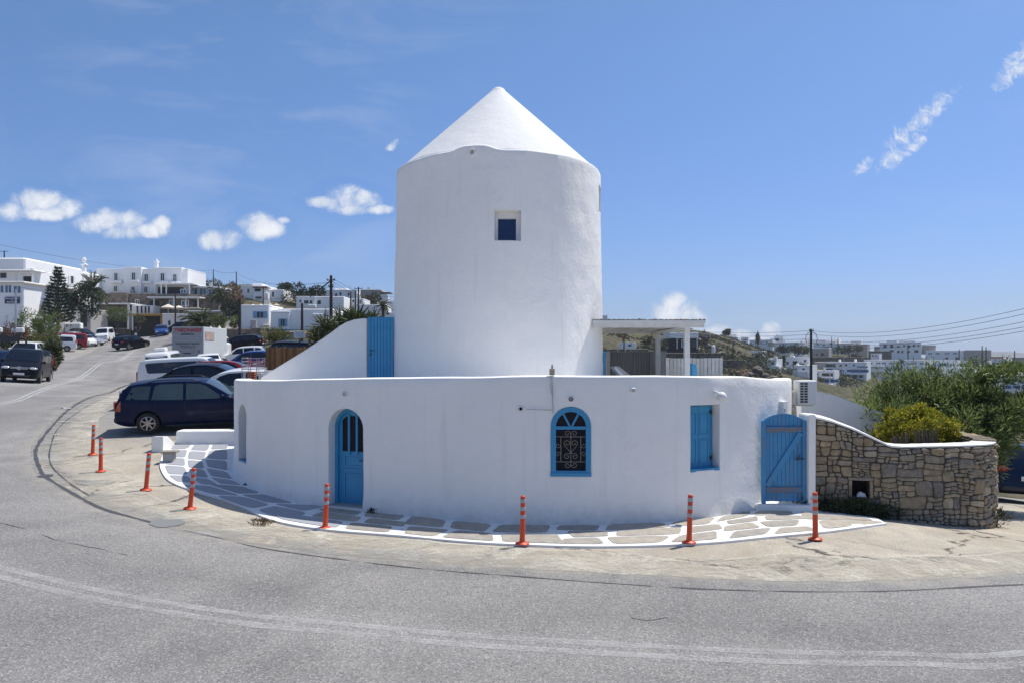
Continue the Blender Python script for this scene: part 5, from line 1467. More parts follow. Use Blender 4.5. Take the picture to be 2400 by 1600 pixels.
# niche surround
for (a, b_, z0, z1) in ((nch[0] - .065, nch[0] - .004, nz0 - .01, nz1), (nch[1] + .004, nch[1] + .065, nz0 - .01, nz1), (nch[0] - .075, nch[1] + .075, nz1 + .004, nz1 + .06)):
    pl = [(a, z0), ((a + b_) / 2, z0 - .004), (b_, z0), (b_ - .004, (z0 + z1) / 2), (b_, z1), ((a + b_) / 2, z1 + .003), (a, z1), (a + .003, (z0 + z1) / 2)]
    stone_mesh(pl, sw_frame, r5, (.025, .03), stone_wall)
p, t_, n = sw_frame(sum(nch) / 2 + .02)
mb = MB(); mb.prism([(-.08, 0), (.09, 0), (.07, .06), (-.02, .10), (-.07, .05)], p + UP * (nz0 + .002), t_, UP, n, -.16, -.06); o = mb.build('loose_stone', 'far_plaster'); tag(o, 'pale broken stone lying inside the wall niche', 'stone')
# painted coping
mb = MB(); rows = []
for k in range(ns + 1):
    s_ = SLEN * k / ns
    if s_ > 3.95: break
    p, t_, n = sw_frame(s_); zt = sw_top(s_)
    if k == 0: s_ = 0
    w_ = .012 * mnoise.noise((s_ * 5, 0, 0)); fl_ = min(1, max(0, (s_ - 1.5) / .4)); hcap = (.030 - .014 * fl_) + .012 * mnoise.noise((s_ * 2.3, 1, 0)) + .006 * mnoise.noise((s_ * 9, 1, 0)); w_ -= .012 * fl_
    rows.append([p + n * (.035 + w_) + UP * (zt - .012), p + n * (.04 + w_) + UP * (zt + hcap * .6), p + n * .01 + UP * (zt + hcap), p - n * .38 + UP * (zt + hcap), p - n * .41 + UP * (zt - .012)])
mb.grid(rows); nr_ = len(rows); mb.f += [tuple(range(5)), tuple(reversed(range((nr_ - 1) * 5, nr_ * 5)))]; mb.mi += [0, 0]
mb.build('coping', 'plaster_roof', stone_wall, world=True, smooth=True, angle=45)
# rough capping stones where the paint ends
for k in range(9):
    s_ = 3.98 + k * .2
    if s_ > SLEN - .1: break
    p, t_, n = sw_frame(s_); mb = MB(); L = .09
    mb.prism([(-L, 0), (L, 0), (L * .9, .05 + .02 * r5.random()), (-L * .85, .045 + .02 * r5.random())], p + UP * 1.295, t_, UP, n, -.36, .03); mb.build('stone', 'wall_stone', stone_wall, world=True)
# ------------------------------------------------------------------ vehicles
def interp(tab, x):
    if x <= tab[0][0]: return tab[0][1]
    for (a, va), (b_, vb) in zip(tab, tab[1:]):
        if x <= b_:
            t_ = (x - a) / max(1e-6, b_ - a); return va + (vb - va) * t_
    return tab[-1][1]
def smooth_tab(tab, k=5):
    pts = catmull([(x, y, 0) for x, y in tab], k); return [(p.x, p.y) for p in pts]
class Car:
    """body lofted along its length; local x runs forward, origin on the ground in the middle.
    top: roof line (distance from front bumper, height); belt: window sill height; side windows as (x, z) polygons"""
    def __init__(s, L, W, top, belt, wheels, wr=.32, zb=.22, tumble=.20, sides=(), ws=None, rw=None, plan=None, round_=.06):
        s.L, s.W, s.belt, s.wheels, s.wr, s.zb0, s.tumble, s.sides, s.ws, s.rw, s.rnd = L, W, belt, wheels, wr, zb, tumble, sides, ws, rw, round_
        s.top = smooth_tab(top, 4); s.plan = plan or [(0, .70), (.08, .82), (.25, .92), (.7, .985), (1.2, 1), (L - 1.1, 1), (L - .5, .97), (L - .15, .92), (L - .03, .86), (L, .80)]
    def T(s, x): return interp(s.top, x)
    def B(s, x): return interp(s.belt, x) if isinstance(s.belt, (list, tuple)) else s.belt
    def zb(s, x): return s.zb0 + .10 * max(0, 1 - x / .45) ** 2 + .12 * max(0, 1 - (s.L - x) / .5) ** 2
    def section(s, x):
        w = s.W / 2 * interp(s.plan, x); T, B, zb = s.T(x), s.B(x), s.zb(x)
        S = min(B, T - .05); g = max(0.0, min(1.0, (T - B) / .18)); h = max(0, T - B)
        wr = w * (.97 - s.tumble * min(1, h / .5)) if g > 0 else w * .9
        r = s.rnd
        ghw = [(w * .955 * (1 - .5) + wr * .5, S + (T - S) * .5), (wr, T - r * 1.1), (wr - r * .35, T - r * .35), (wr - r * 1.3, T - .008), (wr * .5, T + .012), (0, T + .016)]
        hod = [(w * .95, S + (T - S) * .35), (w * .90, S + (T - S) * .62), (w * .84, S + (T - S) * .80), (w * .70, T - .006), (w * .35, T + .008), (0, T + .012)]
        up = [(a[0] * g + b_[0] * (1 - g), a[1] * g + b_[1] * (1 - g)) for a, b_ in zip(ghw, hod)]
        return [(0, zb), (w * .86, zb), (w * .965, zb + .09), (w, zb + .36 * (S - zb)), (w * 1.0, zb + .62 * (S - zb)), (w * .99, zb + .86 * (S - zb)), (w * .965, S)] + up
    def side(s, x, z):
        sec = s.section(x)[2:10]
        for (y0, z0), (y1, z1) in zip(sec, sec[1:]):
            if z <= z1: return y0 + (y1 - y0) * max(0, (z - z0)) / max(1e-6, z1 - z0)
        return sec[-1][0]
    def topz(s, x, y):
        sec = s.section(x)[6:]
        for (y0, z0), (y1, z1) in zip(sec, sec[1:]):
            if y >= y1: return z0 + (z1 - z0) * (y0 - y) / max(1e-6, y0 - y1)
        return sec[-1][1]
    def X(s, x): return s.L / 2 - x
    def body(s):
        xs = sorted(set([0, .02, .06, .12, .2, .3] + [round(v, 3) for v in np.linspace(.4, s.L - .4, 44)] + [s.L - v for v in (.3, .2, .12, .06, .02, 0)]))
        mb = MB(); rows = []
        for x in xs:
            sec = s.section(x)
            k = 1.0
            if x < .02 or x > s.L - .02:          # pull the very ends in a little
                zc = (sec[0][1] + sec[-1][1]) / 2; sec = [(y * .93, zc + (z - zc) * .9) for y, z in sec]
            rows.append([Vector((s.X(x), y, z)) for y, z in sec] + [Vector((s.X(x), -y, z)) for y, z in reversed(sec[1:-1])])
        n = len(rows[0])
        mb.v = [tuple(p) for r_ in rows for p in r_]
        for i in range(len(rows) - 1):
            for j in range(n):
                a, b_ = i * n + j, i * n + (j + 1) % n
                mb.f.append((a, b_, b_ + n, a + n)); mb.mi.append(0)
        mb.f += [tuple(range(n)), tuple(reversed(range((len(rows) - 1) * n, len(rows) * n)))]; mb.mi += [0, 0]
        return mb
    def wheel_cutter(s):
        cs = []
        for x in s.wheels:
            mb = MB(); mb.lathe([(0.001, -s.W), (s.wr + .055, -s.W), (s.wr + .055, s.W), (.001, s.W)], 20, c=(s.X(x), 0, s.wr + .01), axis='Y'); cs.append(mb)
        return cs
    def side_pane(s, poly, sgn, off=.007):
        mb = MB(); vs = []
        cx = sum(p[0] for p in poly) / len(poly); cz = sum(p[1] for p in poly) / len(poly)
        for (x, z) in poly: vs.append((s.X(x), sgn * (s.side(x, z) + off), z))
        vs.append((s.X(cx), sgn * (s.side(cx, cz) + off), cz)); n = len(poly)
        mb.add(vs, [(i, (i + 1) % n, n) if sgn < 0 else ((i + 1) % n, i, n) for i in range(n)]); return mb
    def cross_pane(s, x0, x1, f0, f1, off=.008, n=7, m=8):
        "pane across the body between stations x0, x1; f = share of the half width at each end"
        rows = []
        for i in range(n):
            x = x0 + (x1 - x0) * i / (n - 1); f = f0 + (f1 - f0) * i / (n - 1)
            w = s.section(x)[8][0]
            rows.append([(s.X(x), w * f * (2 * j / m - 1), 0) for j in range(m + 1)])
            rows[-1] = [(a, b_, s.topz(x, abs(b_)) + off) for a, b_, c in rows[-1]]
        mb = MB(); mb.grid(rows); return mb
BASE_CARS = {}
def wheel_meshes(r, w=.19, key=None):
    key = ('wheel', round(r, 3))
    if key in BASE_CARS: return BASE_CARS[key]
    t = MB(); t.lathe([(r * .66, -w * .46), (r * .9, -w * .5), (r * .98, -w * .38), (r, -w * .15), (r, w * .15), (r * .98, w * .38), (r * .9, w * .5), (r * .66, w * .46)], 26, axis='Y'); tm = t.mesh('tyre', 'tyre', True, angle=50)
    m = MB(); m.lathe([(r * .67, -w * .44), (r * .60, -w * .47), (r * .58, -w * .30), (r * .56, w * .3), (r * .67, w * .44)], 26, axis='Y')
    for k in range(7):
        a = 2 * math.pi * k / 7; ca, sa = math.cos(a), math.sin(a); p, q = (-sa, ca), (ca, sa); h = r * .055
        pts = [(q[0] * r * .12 + p[0] * h * 1.4, q[1] * r * .12 + p[1] * h * 1.4), (q[0] * r * .6 + p[0] * h, q[1] * r * .6 + p[1] * h), (q[0] * r * .6 - p[0] * h, q[1] * r * .6 - p[1] * h), (q[0] * r * .12 - p[0] * h * 1.4, q[1] * r * .12 - p[1] * h * 1.4)]
        m.prism(pts, (0, 0, 0), (1, 0, 0), (0, 0, 1), (0, 1, 0), -w * .45, -w * .30); m.prism(pts, (0, 0, 0), (1, 0, 0), (0, 0, 1), (0, 1, 0), w * .30, w * .45)
    m.lathe([(.001, -w * .47), (r * .13, -w * .46), (r * .15, -w * .3), (r * .15, w * .3), (r * .13, w * .46), (.001, w * .47)], 12, axis='Y')
    rm = m.mesh('rim', 'rim', False)
    d = MB(); d.lathe([(.001, -w * .12), (r * .57, -w * .12), (r * .57, w * .12), (.001, w * .12)], 20, axis='Y'); dm = d.mesh('brake_disc', 'underbody')
    BASE_CARS[key] = (tm, rm, dm); return BASE_CARS[key]
def base_meshes(kind):
    if kind in BASE_CARS: return BASE_CARS[kind]
    c = CARS[kind]
    o = c.body().build('body', 'paint_white')
    boolean_cut(o, c.wheel_cutter())
    me = o.data; bpy.data.objects.remove(o)
    me.polygons.foreach_set('use_smooth', [True] * len(me.polygons)); me.set_sharp_from_angle(angle=R(38))
    BASE_CARS[kind] = me
    return me
CARS = {
 'wagon': Car(4.4, 1.71, [(0, .50), (.03, .62), (.12, .70), (.9, .90), (1.18, .97), (1.55, 1.20), (1.95, 1.41), (2.5, 1.475), (3.3, 1.475), (3.85, 1.43), (4.05, 1.36), (4.22, 1.14), (4.33, .92), (4.38, .70), (4.4, .5)], [(0, .72), (1.2, .90), (4.2, .97)], (.82, 3.50), .31,
        sides=([(1.42, .95), (1.60, 1.08), (1.95, 1.33), (2.10, 1.38), (2.46, 1.40), (2.46, .95)], [(2.54, .95), (2.54, 1.40), (3.16, 1.405), (3.30, 1.35), (3.38, .98)], [(3.46, .99), (3.40, 1.36), (3.72, 1.365), (3.90, 1.33), (4.06, 1.02)]), ws=(1.24, 1.93, .93, .90), rw=(3.98, 4.24, .88, .86)),
 'hatch': Car(4.0, 1.72, [(0, .48), (.03, .62), (.12, .72), (.75, .93), (1.0, 1.0), (1.4, 1.24), (1.8, 1.42), (2.3, 1.49), (3.0, 1.48), (3.5, 1.40), (3.75, 1.20), (3.9, .98), (3.97, .7), (4.0, .5)], [(0, .74), (1.1, .93), (3.8, 1.02)], (.78, 3.28), .31,
        sides=([(1.28, .98), (1.45, 1.10), (1.80, 1.34), (2.0, 1.40), (2.30, 1.41), (2.30, .99)], [(2.38, .99), (2.38, 1.41), (2.95, 1.40), (3.25, 1.32), (3.42, 1.08), (3.3, 1.02)]), ws=(1.06, 1.78, .93, .90), rw=(3.46, 3.82, .86, .86)),
 'smart': Car(2.7, 1.62, [(0, .50), (.03, .66), (.12, .78), (.42, .95), (.62, 1.05), (1.0, 1.34), (1.3, 1.5), (1.8, 1.55), (2.3, 1.48), (2.52, 1.3), (2.62, 1.0), (2.68, .7), (2.7, .5)], [(0, .78), (.7, .98), (2.6, 1.02)], (.42, 2.28), .30,
        sides=([(.86, 1.03), (1.02, 1.18), (1.3, 1.42), (1.8, 1.47), (1.8, 1.04)], [(1.88, 1.04), (1.88, 1.46), (2.2, 1.42), (2.36, 1.10)]), ws=(.68, 1.28, .92, .90), rw=(2.36, 2.58, .86, .86)),
 'sedan': Car(4.5, 1.78, [(0, .48), (.03, .60), (.12, .70), (.95, .90), (1.25, .97), (1.65, 1.20), (2.0, 1.37), (2.5, 1.44), (3.1, 1.42), (3.5, 1.30), (3.85, 1.10), (4.05, 1.03), (4.38, 1.0), (4.46, .8), (4.5, .5)], [(0, .72), (1.2, .91), (4.4, .97)], (.88, 3.58), .32,
        sides=([(1.50, .95), (1.66, 1.07), (2.0, 1.29), (2.2, 1.35), (2.50, 1.37), (2.50, .96)], [(2.58, .96), (2.58, 1.37), (3.05, 1.355), (3.32, 1.27), (3.6, 1.05), (3.5, .99)]), ws=(1.30, 1.98, .93, .90), rw=(3.42, 3.86, .90, .88)),
 'suv': Car(4.5, 1.84, [(0, .55), (.03, .72), (.12, .84), (.9, 1.04), (1.15, 1.10), (1.5, 1.34), (1.85, 1.55), (2.4, 1.635), (3.4, 1.62), (4.0, 1.54), (4.2, 1.40), (4.38, 1.10), (4.46, .8), (4.5, .55)], [(0, .84), (1.2, 1.04), (4.3, 1.10)], (.86, 3.56), .35, .26,
        sides=([(1.44, 1.09), (1.58, 1.20), (1.90, 1.47), (2.05, 1.53), (2.48, 1.55), (2.48, 1.09)], [(2.56, 1.09), (2.56, 1.55), (3.25, 1.545), (3.40, 1.50), (3.46, 1.12)], [(3.54, 1.13), (3.50, 1.50), (3.82, 1.48), (4.0, 1.40), (4.10, 1.20)]), ws=(1.20, 1.85, .93, .90), rw=(4.05, 4.34, .86, .84)),
 'van': Car(4.95, 1.93, [(0, .55), (.03, .75), (.10, .88), (.55, 1.08), (.85, 1.20), (1.25, 1.56), (1.55, 1.80), (2.0, 1.89), (3.2, 1.90), (4.5, 1.88), (4.78, 1.82), (4.88, 1.6), (4.93, 1.0), (4.95, .55)], [(0, .88), (.9, 1.08), (4.8, 1.12)], (.88, 4.02), .33, .24, tumble=.13,
        sides=([(1.02, 1.16), (1.18, 1.30), (1.48, 1.60), (1.62, 1.68), (1.98, 1.70), (1.98, 1.16)], [(2.08, 1.16), (2.08, 1.70), (3.20, 1.71), (3.20, 1.16)], [(3.28, 1.16), (3.28, 1.71), (4.45, 1.69), (4.58, 1.60), (4.60, 1.20)]), ws=(.90, 1.52, .93, .92), rw=None, round_=.09,
        plan=[(0, .74), (.08, .86), (.25, .94), (.7, .99), (1.2, 1), (4.3, 1), (4.7, .985), (4.9, .95), (4.95, .90)]),
 'hiace': Car(4.9, 1.75, [(0, .60), (.03, .85), (.15, 1.02), (.45, 1.20), (.8, 1.58), (1.1, 1.86), (1.5, 1.97), (2.6, 1.99), (4.2, 1.97), (4.62, 1.90), (4.78, 1.66), (4.86, 1.0), (4.9, .55)], [(0, .90), (.6, 1.14), (4.8, 1.16)], (.92, 3.5), .32, .24, tumble=.13,
        sides=([(.72, 1.20), (1.0, 1.56), (1.25, 1.74), (1.60, 1.78), (1.60, 1.20)], [(1.64, 1.20), (1.64, 1.78), (3.1, 1.79), (4.25, 1.77), (4.40, 1.72), (4.30, 1.26), (4.2, 1.20)]), ws=(.50, 1.10, .93, .92), rw=None, round_=.10,
        plan=[(0, .78), (.08, .88), (.25, .95), (.7, .99), (1.2, 1), (4.3, 1), (4.7, .98), (4.85, .95), (4.9, .88)]),
}
def rear_pane(c, f=.80, z0=None, z1=None):
    "upright rear window for vans"
    z0 = z0 or c.B(c.L) + .05; z1 = z1 or c.T(c.L - .3) - .2
    x = lambda z: next((c.L - .002 * k for k in range(0, 250) if c.T(c.L - .002 * k) >= z), c.L - .4)
    rows = []
    for i in range(4):
        z = z0 + (z1 - z0) * i / 3; xx = x(z + .03); w = c.W / 2 * f * (1 - .08 * i / 3)
        rows.append([(c.X(xx) - .012 - .0, w * (2 * j / 4 - 1), z) for j in range(5)])
    mb = MB(); mb.grid(rows); return mb
def car(kind, paint, label, px=None, py=None, pos=None, heading=0.0, group='parked cars', cat='car', glass='car_glass', rails=False, name=None, detail=True, racks=False, plate=True, tail='red_lamp'):
    c = CARS[kind]
    q = Vector(pos) if pos is not None else gat(px, py)
    t = thing(name or {'van': 'van', 'hiace': 'minibus', 'suv': 'suv', 'wagon': 'estate_car', 'sedan': 'sedan', 'hatch': 'hatchback', 'smart': 'microcar'}[kind], label, cat, q, R(heading), group)
    if pos is None or len(pos) < 3:
        pass
    # tilt with the ground
    hx, hy = math.cos(R(heading)), math.sin(R(heading)); d = 1.2
    zf = gz(q.x + hx * d, q.y + hy * d); zr = gz(q.x - hx * d, q.y - hy * d)
    zl = gz(q.x - hy * .7, q.y + hx * .7); zr2 = gz(q.x + hy * .7, q.y - hx * .7)
    t.location.z = (zf + zr) / 2 + .02
    cl = lambda v: max(-.075, min(.075, v))
    m_ = Matrix.Rotation(R(heading), 3, 'Z') @ Matrix.Rotation(-cl(math.atan2(zf - zr, 2 * d)), 3, 'Y') @ Matrix.Rotation(cl(math.atan2(zl - zr2, 1.4)), 3, 'X')
    t.rotation_euler = m_.to_euler()
    me = base_meshes(kind).copy(); me.materials.clear(); me.materials.append(MAT[paint])
    body = link('body', me, t)
    for poly in c.sides:
        for sg in (-1, 1): c.side_pane(poly, sg).build('side_window', glass, t, fix=False, smooth=True)
    if c.ws: c.cross_pane(*c.ws).build('windscreen', glass, t, smooth=True)
    if c.rw: c.cross_pane(*c.rw).build('rear_window', glass, t, smooth=True)
    else: rear_pane(c).build('rear_window', glass, t)
    tm, rm, dm = wheel_meshes(c.wr)
    for x in c.wheels:
        for sg in (-1, 1):
            w = link('wheel', tm, t, (c.X(x), sg * (c.W / 2 - .105), c.wr)); link('rim', rm, w); link('brake_disc', dm, w)
    mb = MB(); mb.box((0, 0, c.zb0 + .16), (c.L * .86, c.W * .72, .2)); mb.build('underbody', 'underbody', t)
    sz = 1.15 if kind in ('van', 'hiace', 'suv') else 1.0
    for sg in (-1, 1):
        zl_ = c.T(.12) - .07; y = sg * c.W / 2 * .66
        mb = MB(); mb.ball((c.X(.13), y, zl_), (.22 * sz, .38 * sz, .15 * sz), 12, 8); mb.build('headlight', 'clear_lamp', t, smooth=True)
        if kind in ('van', 'hiace'):
            mb = MB(); mb.ball((c.X(c.L - .05), sg * c.W / 2 * .87, 1.12 if kind == 'van' else .98), (.12, .17, .52 if kind == 'van' else .75), 10, 8); mb.build('tail_light', tail, t, smooth=True)
        elif kind == 'wagon':
            c.side_pane([(4.20, .68), (4.37, .66), (4.36, .90), (4.29, .99), (4.19, .97)], sg, .010).build('tail_light', tail, t, fix=False)
            mb = MB(); mb.bbox((c.X(c.L - .035), sg * c.W / 2 * .77, .82), (.05, .17, .28), .02); mb.build('tail_light', tail, t)
        else:
            mb = MB(); mb.ball((c.X(c.L - .10), sg * c.W / 2 * .78, c.T(c.L - .12) - .10 if kind != 'suv' else .93), (.20, .42, .16), 12, 8); mb.build('tail_light', tail, t, smooth=True)
        # mirrors
        xm = c.sides[0][0][0] + .05; zm = c.B(xm) + .10
        mb = MB(); mb.ball((c.X(xm), sg * (c.side(xm, zm) + .11), zm), (.14, .20, .15), 10, 6); mb.build('mirror', paint, t, smooth=True)
    if detail:
        for sg in (-1, 1):
            for poly in c.sides[:2]:
                xh = max(p_[0] for p_ in poly) - .16; zh = c.B(xh) - .13
                mb = MB(); mb.bbox((c.X(xh), sg * (c.side(xh, zh) + .018), zh), (.17, .028, .03), .008); mb.build('door_handle', paint, t)
            # door gaps
            xs_ = sorted({min(p_[0] for p_ in c.sides[0]) - .02, max(p_[0] for p_ in c.sides[0]) + .04} | ({max(p_[0] for p_ in c.sides[1]) - .1} if len(c.sides) > 2 else set()))
            for x in xs_:
                zz = np.linspace(c.zb0 + .12, c.B(x) - .01, 8); rows = [[(c.X(x - .004), sg * (c.side(x, z) + .0025), z), (c.X(x + .004), sg * (c.side(x, z) + .0025), z)] for z in zz]
                mb = MB(); mb.grid(rows); mb.build('door_seam', 'underbody', t, fix=False)
        mb = MB(); zg_ = c.T(.10) - .22
        mb.bbox((c.X(.055), 0, zg_), (.08, c.W * .52, .10), .02); mb.build('grille', 'dark_plastic', t)
        mb = MB(); mb.bbox((c.X(.03), 0, .40), (.09, c.W * .58, .13), .03); mb.build('air_intake', 'dark_plastic', t)
        for xx in (.012, c.L - .012):
            zp = .50 if xx < 1 else (.52 if kind in ('van', 'hiace', 'wagon') else .70)
            if plate:
                mb = MB(); mb.bbox((c.X(xx) + (.02 if xx < 1 else -.02), 0, zp), (.02, .52, .115), .004); pl = mb.build('number_plate', 'number_plate', t)
        mb = MB(); mb.bbox((c.X(c.L - .03), 0, .42), (.10, c.W * .80, .16), .04); mb.build('bumper', paint if kind not in ('suv',) else 'dark_plastic', t)
    if rails:
        for sg in (-1, 1):
            xs_ = [c.sides[0][2][0] + .1 + k * (c.L - c.sides[0][2][0] - 1.0) / 6 for k in range(7)]
            y = c.section(2.5)[8][0] * .90; pth = [(c.X(x), sg * y, c.topz(x, y) + (.05 if 0 < i < 6 else .005)) for i, x in enumerate(xs_)]
            mb = MB(); mb.tube(pth, .016, 8); mb.build('roof_rail', 'dark_plastic' if paint != 'paint_white' else 'metal', t, smooth=True)
    return t

# --- beside the house (nearest first)
K = 'cars parked beside the house'
car('wagon', 'paint_navy', 'dark blue estate car with orange tail light parked beside the house wall', pos=gat(356, 1013) + Vector((1.15, .72, 0)), heading=14, group=K, rails=True, glass='car_glass_clear', tail='amber_lamp')
car('sedan', 'paint_white', 'white car with dark windows just behind the blue estate car', pos=(-8.45, 24.9, 0), heading=4, group=K, rails=False)
car('sedan', 'paint_black', 'black car facing the road behind the blue estate car', pos=(-11.8, 27.2, 0), heading=190, group=K, rails=False)
car('hiace', 'paint_white', 'long white minibus with dark side windows behind the black car', pos=(-18.6, 42.4, 0), heading=8, group=K, cat='minibus')
car('hiace', 'paint_white', 'white minibus seen from behind with a roof unit, next to the road', pos=(-23.6, 50.5, 0), heading=104, group=K, cat='minibus', glass='car_glass_clear')
car('sedan', 'paint_white', 'small white car in front of the box truck', pos=(-21.4, 52.5, 0), heading=110, group=K)
car('hatch', 'paint_red', 'dull red hatchback nearest the wire trolleys', pos=(-12.6, 33.4, 0), heading=5, group=K)
car('suv', 'paint_black', 'black car with a red car showing behind its roof', pos=(-15.2, 40.5, 0), heading=8, group=K)
car('hatch', 'paint_maroon', 'maroon hatchback half hidden behind the black car', pos=(-17.9, 44.6, 0), heading=8, group=K)
car('sedan', 'paint_white', 'white sedan between the minibus and the black car', pos=(-15.4, 38.3, 0), heading=8, group=K)
car('van', 'paint_white', 'white van with dark rear windows right of the box truck', pos=(-30.6, 77.5, 0), heading=100, group=K, cat='van')
car('suv', 'paint_white', 'white suv facing the road below the dark minivan', pos=(-24.0, 66, 0), heading=190, group=K)
car('van', 'paint_black', 'large black minivan parked behind the brown cane screen', pos=(-15.8, 52.5, 0), heading=186, group=K, cat='van')
car('hatch', 'paint_blue', 'dark blue hatchback below the white suv', pos=(-17.9, 50.5, 0), heading=186, group=K)
car('suv', 'paint_silver', 'pale silver car below the black minivan bonnet', pos=(-15.1, 47.6, 0), heading=186, group=K)
car('hatch', 'paint_red', 'red hatchback beside the brown cane screen', pos=(-12.5, 42.5, 0), heading=186, group=K)
car('suv', 'paint_black', 'black suv at the back of the car park behind the white suv', pos=(-27.5, 75, 0), heading=186, group=K)
# --- street and far row
S_ = 'traffic on the road'
van = car('van', 'paint_black', 'black passenger van driving down the road with chrome grille', pos=gat(58, 897) + Vector((-.95, 1.6, 0)), heading=-66, group=S_, cat='van')
for z_, w_ in ((.86, .95), (.79, .82)):
    mb = MB(); mb.bbox((CARS['van'].X(.0) + .03, 0, z_), (.03, w_, .028), .008); mb.build('grille_bar', 'chrome', van)
mb = MB(); mb.lathe([(.085, -.012), (.10, 0), (.085, .012), (.072, 0), (.085, -.012)], 20, c=(CARS['van'].X(0) + .055, 0, .825), axis='X'); mb.build('badge_ring', 'chrome', van)
for a in (90, 210, 330):
    mb = MB(); mb.tube([(CARS['van'].X(0) + .055, 0, .825), (CARS['van'].X(0) + .055, .085 * math.cos(R(a)), .825 + .085 * math.sin(R(a)))], .010, 5); mb.build('badge_star', 'chrome', van)
car('suv', 'paint_black', 'black suv driving away up the road', pos=gat(299, 821) + Vector((0, 1.0, 0)), heading=55 + 18, group=S_)
N_ = 'cars parked on the verge across the road'
car('suv', 'paint_bluegrey', 'blue grey car at the picture edge beside the black van', pos=(-32.4, 46.5, 0), heading=-95, group=N_)
car('suv', 'paint_white', 'white car with a roof rack behind the black van', pos=(-37.4, 57, 0), heading=-70, group=N_, rails=True)
car('van', 'paint_white', 'white van with a blue side stripe below the bushes', pos=(-53.5, 86, 0), heading=28 + 180, group=N_, cat='van')
car('van', 'paint_red', 'red van squeezed behind the white van on the verge', pos=(-54.8, 90.5, 0), heading=28 + 180, group=N_, cat='van')
car('smart', 'paint_white', 'tiny white two seat car between the red van and the silver sedan', pos=(-54.8, 95, 0), heading=-20, group=N_)
car('sedan', 'paint_silver', 'silver sedan parked side on at the edge of the verge', pos=gat(212, 811) + Vector((-.6, .6, 0)), heading=-12, group=N_)
car('hiace', 'paint_white', 'white high van facing down the road behind the silver sedan', pos=gat(238, 802) + Vector((0, 1, 0)), heading=-72, group=N_, cat='van')
car('sedan', 'paint_white', 'white sedan with pale bonnet behind the silver one', pos=(-63.5, 108, 0), heading=-15, group=N_)
car('sedan', 'paint_black', 'black sedan at the foot of the white lettered wall', pos=(-66.5, 116, 0), heading=-15, group=N_)
car('suv', 'paint_black', 'black off road car in front of the white lettered wall', pos=(-72, 124, 0), heading=-15, group=N_)
for (px, py, kind, paint, hd, lab) in ((168, 799, 'sedan', 'paint_white', -14, 'white sedan with its bonnet beside the red van'), (186, 792, 'sedan', 'paint_black', -14, 'black sedan second from the red van in the verge row'), (160, 788, 'sedan', 'paint_silver', -14, 'silver roof showing over the red van'), (196, 784, 'suv', 'paint_grey', -14, 'grey suv in the verge row below the arcade shop'), (222, 781, 'hatch', 'paint_black', -14, 'black hatchback in the verge row left of the high van'), (176, 783, 'sedan', 'paint_white', -14, 'white roof in the verge row below the round dark tree')):
    car(kind, paint, lab, px=px, py=py, heading=hd, group=N_, detail=False)
P_ = 'cars parked in front of the shops'
for (px, py, kind, paint, hd, lab) in ((258, 789, 'hatch', 'paint_grey', -25, 'dark grey hatchback parked before the shops behind the high van'), (285, 787, 'hatch', 'paint_silver', 165, 'silver hatchback parked below the round street tree'),
                                      (323, 785, 'hatch', 'paint_white', 165, 'white hatchback parked in front of the ochre restaurant'), (352, 784, 'hatch', 'paint_black', -150, 'black hatchback parked beside the white rough wall'),
                                      (380, 787, 'hatch', 'paint_blue', -65, 'blue hatchback coming out beside the box truck'), (272, 783, 'sedan', 'paint_grey', 165, 'grey sedan half hidden in the row before the shops'), (305, 783, 'sedan', 'paint_black', 165, 'black sedan between the silver and the white hatchback'), (425, 778, 'sedan', 'paint_black', 165, 'black roof showing above the box truck')):
    car(kind, paint, lab, px=px, py=py, heading=hd, group=P_, detail=False)
car('suv', 'paint_bluegrey', 'dark blue suv with red tail light behind the end of the rubble wall', pos=(13.95, 21.9, 0), heading=86, group='cars below the garden wall', glass='car_glass')
# roof unit on the minibus
mb = MB(); mb.bbox((-.9, 0, 2.12), (.9, .7, .24), .05); mb.build('roof_unit', 'white_plastic', [o for o in bpy.data.objects if o.get('label', '').startswith('white minibus seen')][0])

# --- box truck with lettering on its rear doors
tq = Vector((-26.55, 60.5, 0)); tq.z = gz(tq.x, tq.y)
t = thing('box_truck', 'grey box truck with red lettering on its rear doors', 'truck', tq, 0)      # rear faces -y
W2, Hb, z0 = 2.62, 2.62, .95
mb = MB(); mb.bbox((0, 2.5, z0 + Hb / 2), (W2, 4.9, Hb), .03); mb.build('box', M('truck_side', (.58, .60, .60), .45), t)
M('truck_door', (.30, .31, .33), .5, var=.05)
for (a, b_) in ((0, 1.83), (1.87, Hb)):
    mb = MB(); mb.bbox((0, .03, z0 + (a + b_) / 2), (W2 - .06, .06, b_ - a - .02), .01); mb.build('rear_door', 'truck_door', t)
lettering('lettering', 'THEOHARIS', .42, 'ink_red', t, (0, -.012, z0 + 2.33), (1, 0, 0), (0, 0, 1), .25, .012)
lettering('lettering', 'services s.a.', .22, 'ink_navy', t, (.0, -.012, z0 + 2.05), (1, 0, 0), (0, 0, 1), .3, .005)
lettering('lettering', 'Οικοσυσκευές Θέρμανση', .165, 'ink_dark', t, (0, -.012, z0 + 1.27), (1, 0, 0), (0, 0, 1), 0, .006)
lettering('lettering', 'Εγκαταστάσεις - Service', .12, 'ink_dark', t, (.05, -.012, z0 + 1.08), (1, 0, 0), (0, 0, 1))
lettering('lettering', 'Τηλ. 22890 - Μύκονος', .12, 'ink_dark', t, (.05, -.012, z0 + .94), (1, 0, 0), (0, 0, 1))
mb = MB(); pth = [(-.75 + 1.3 * k / 12, -.015, z0 + 1.98 + .05 * math.sin(k / 12 * 3) - .1 * (k / 12 - .5) ** 2 - .06) for k in range(13)]; mb.tube(pth, .008, 5); mb.build('swoosh', 'ink_navy', t)
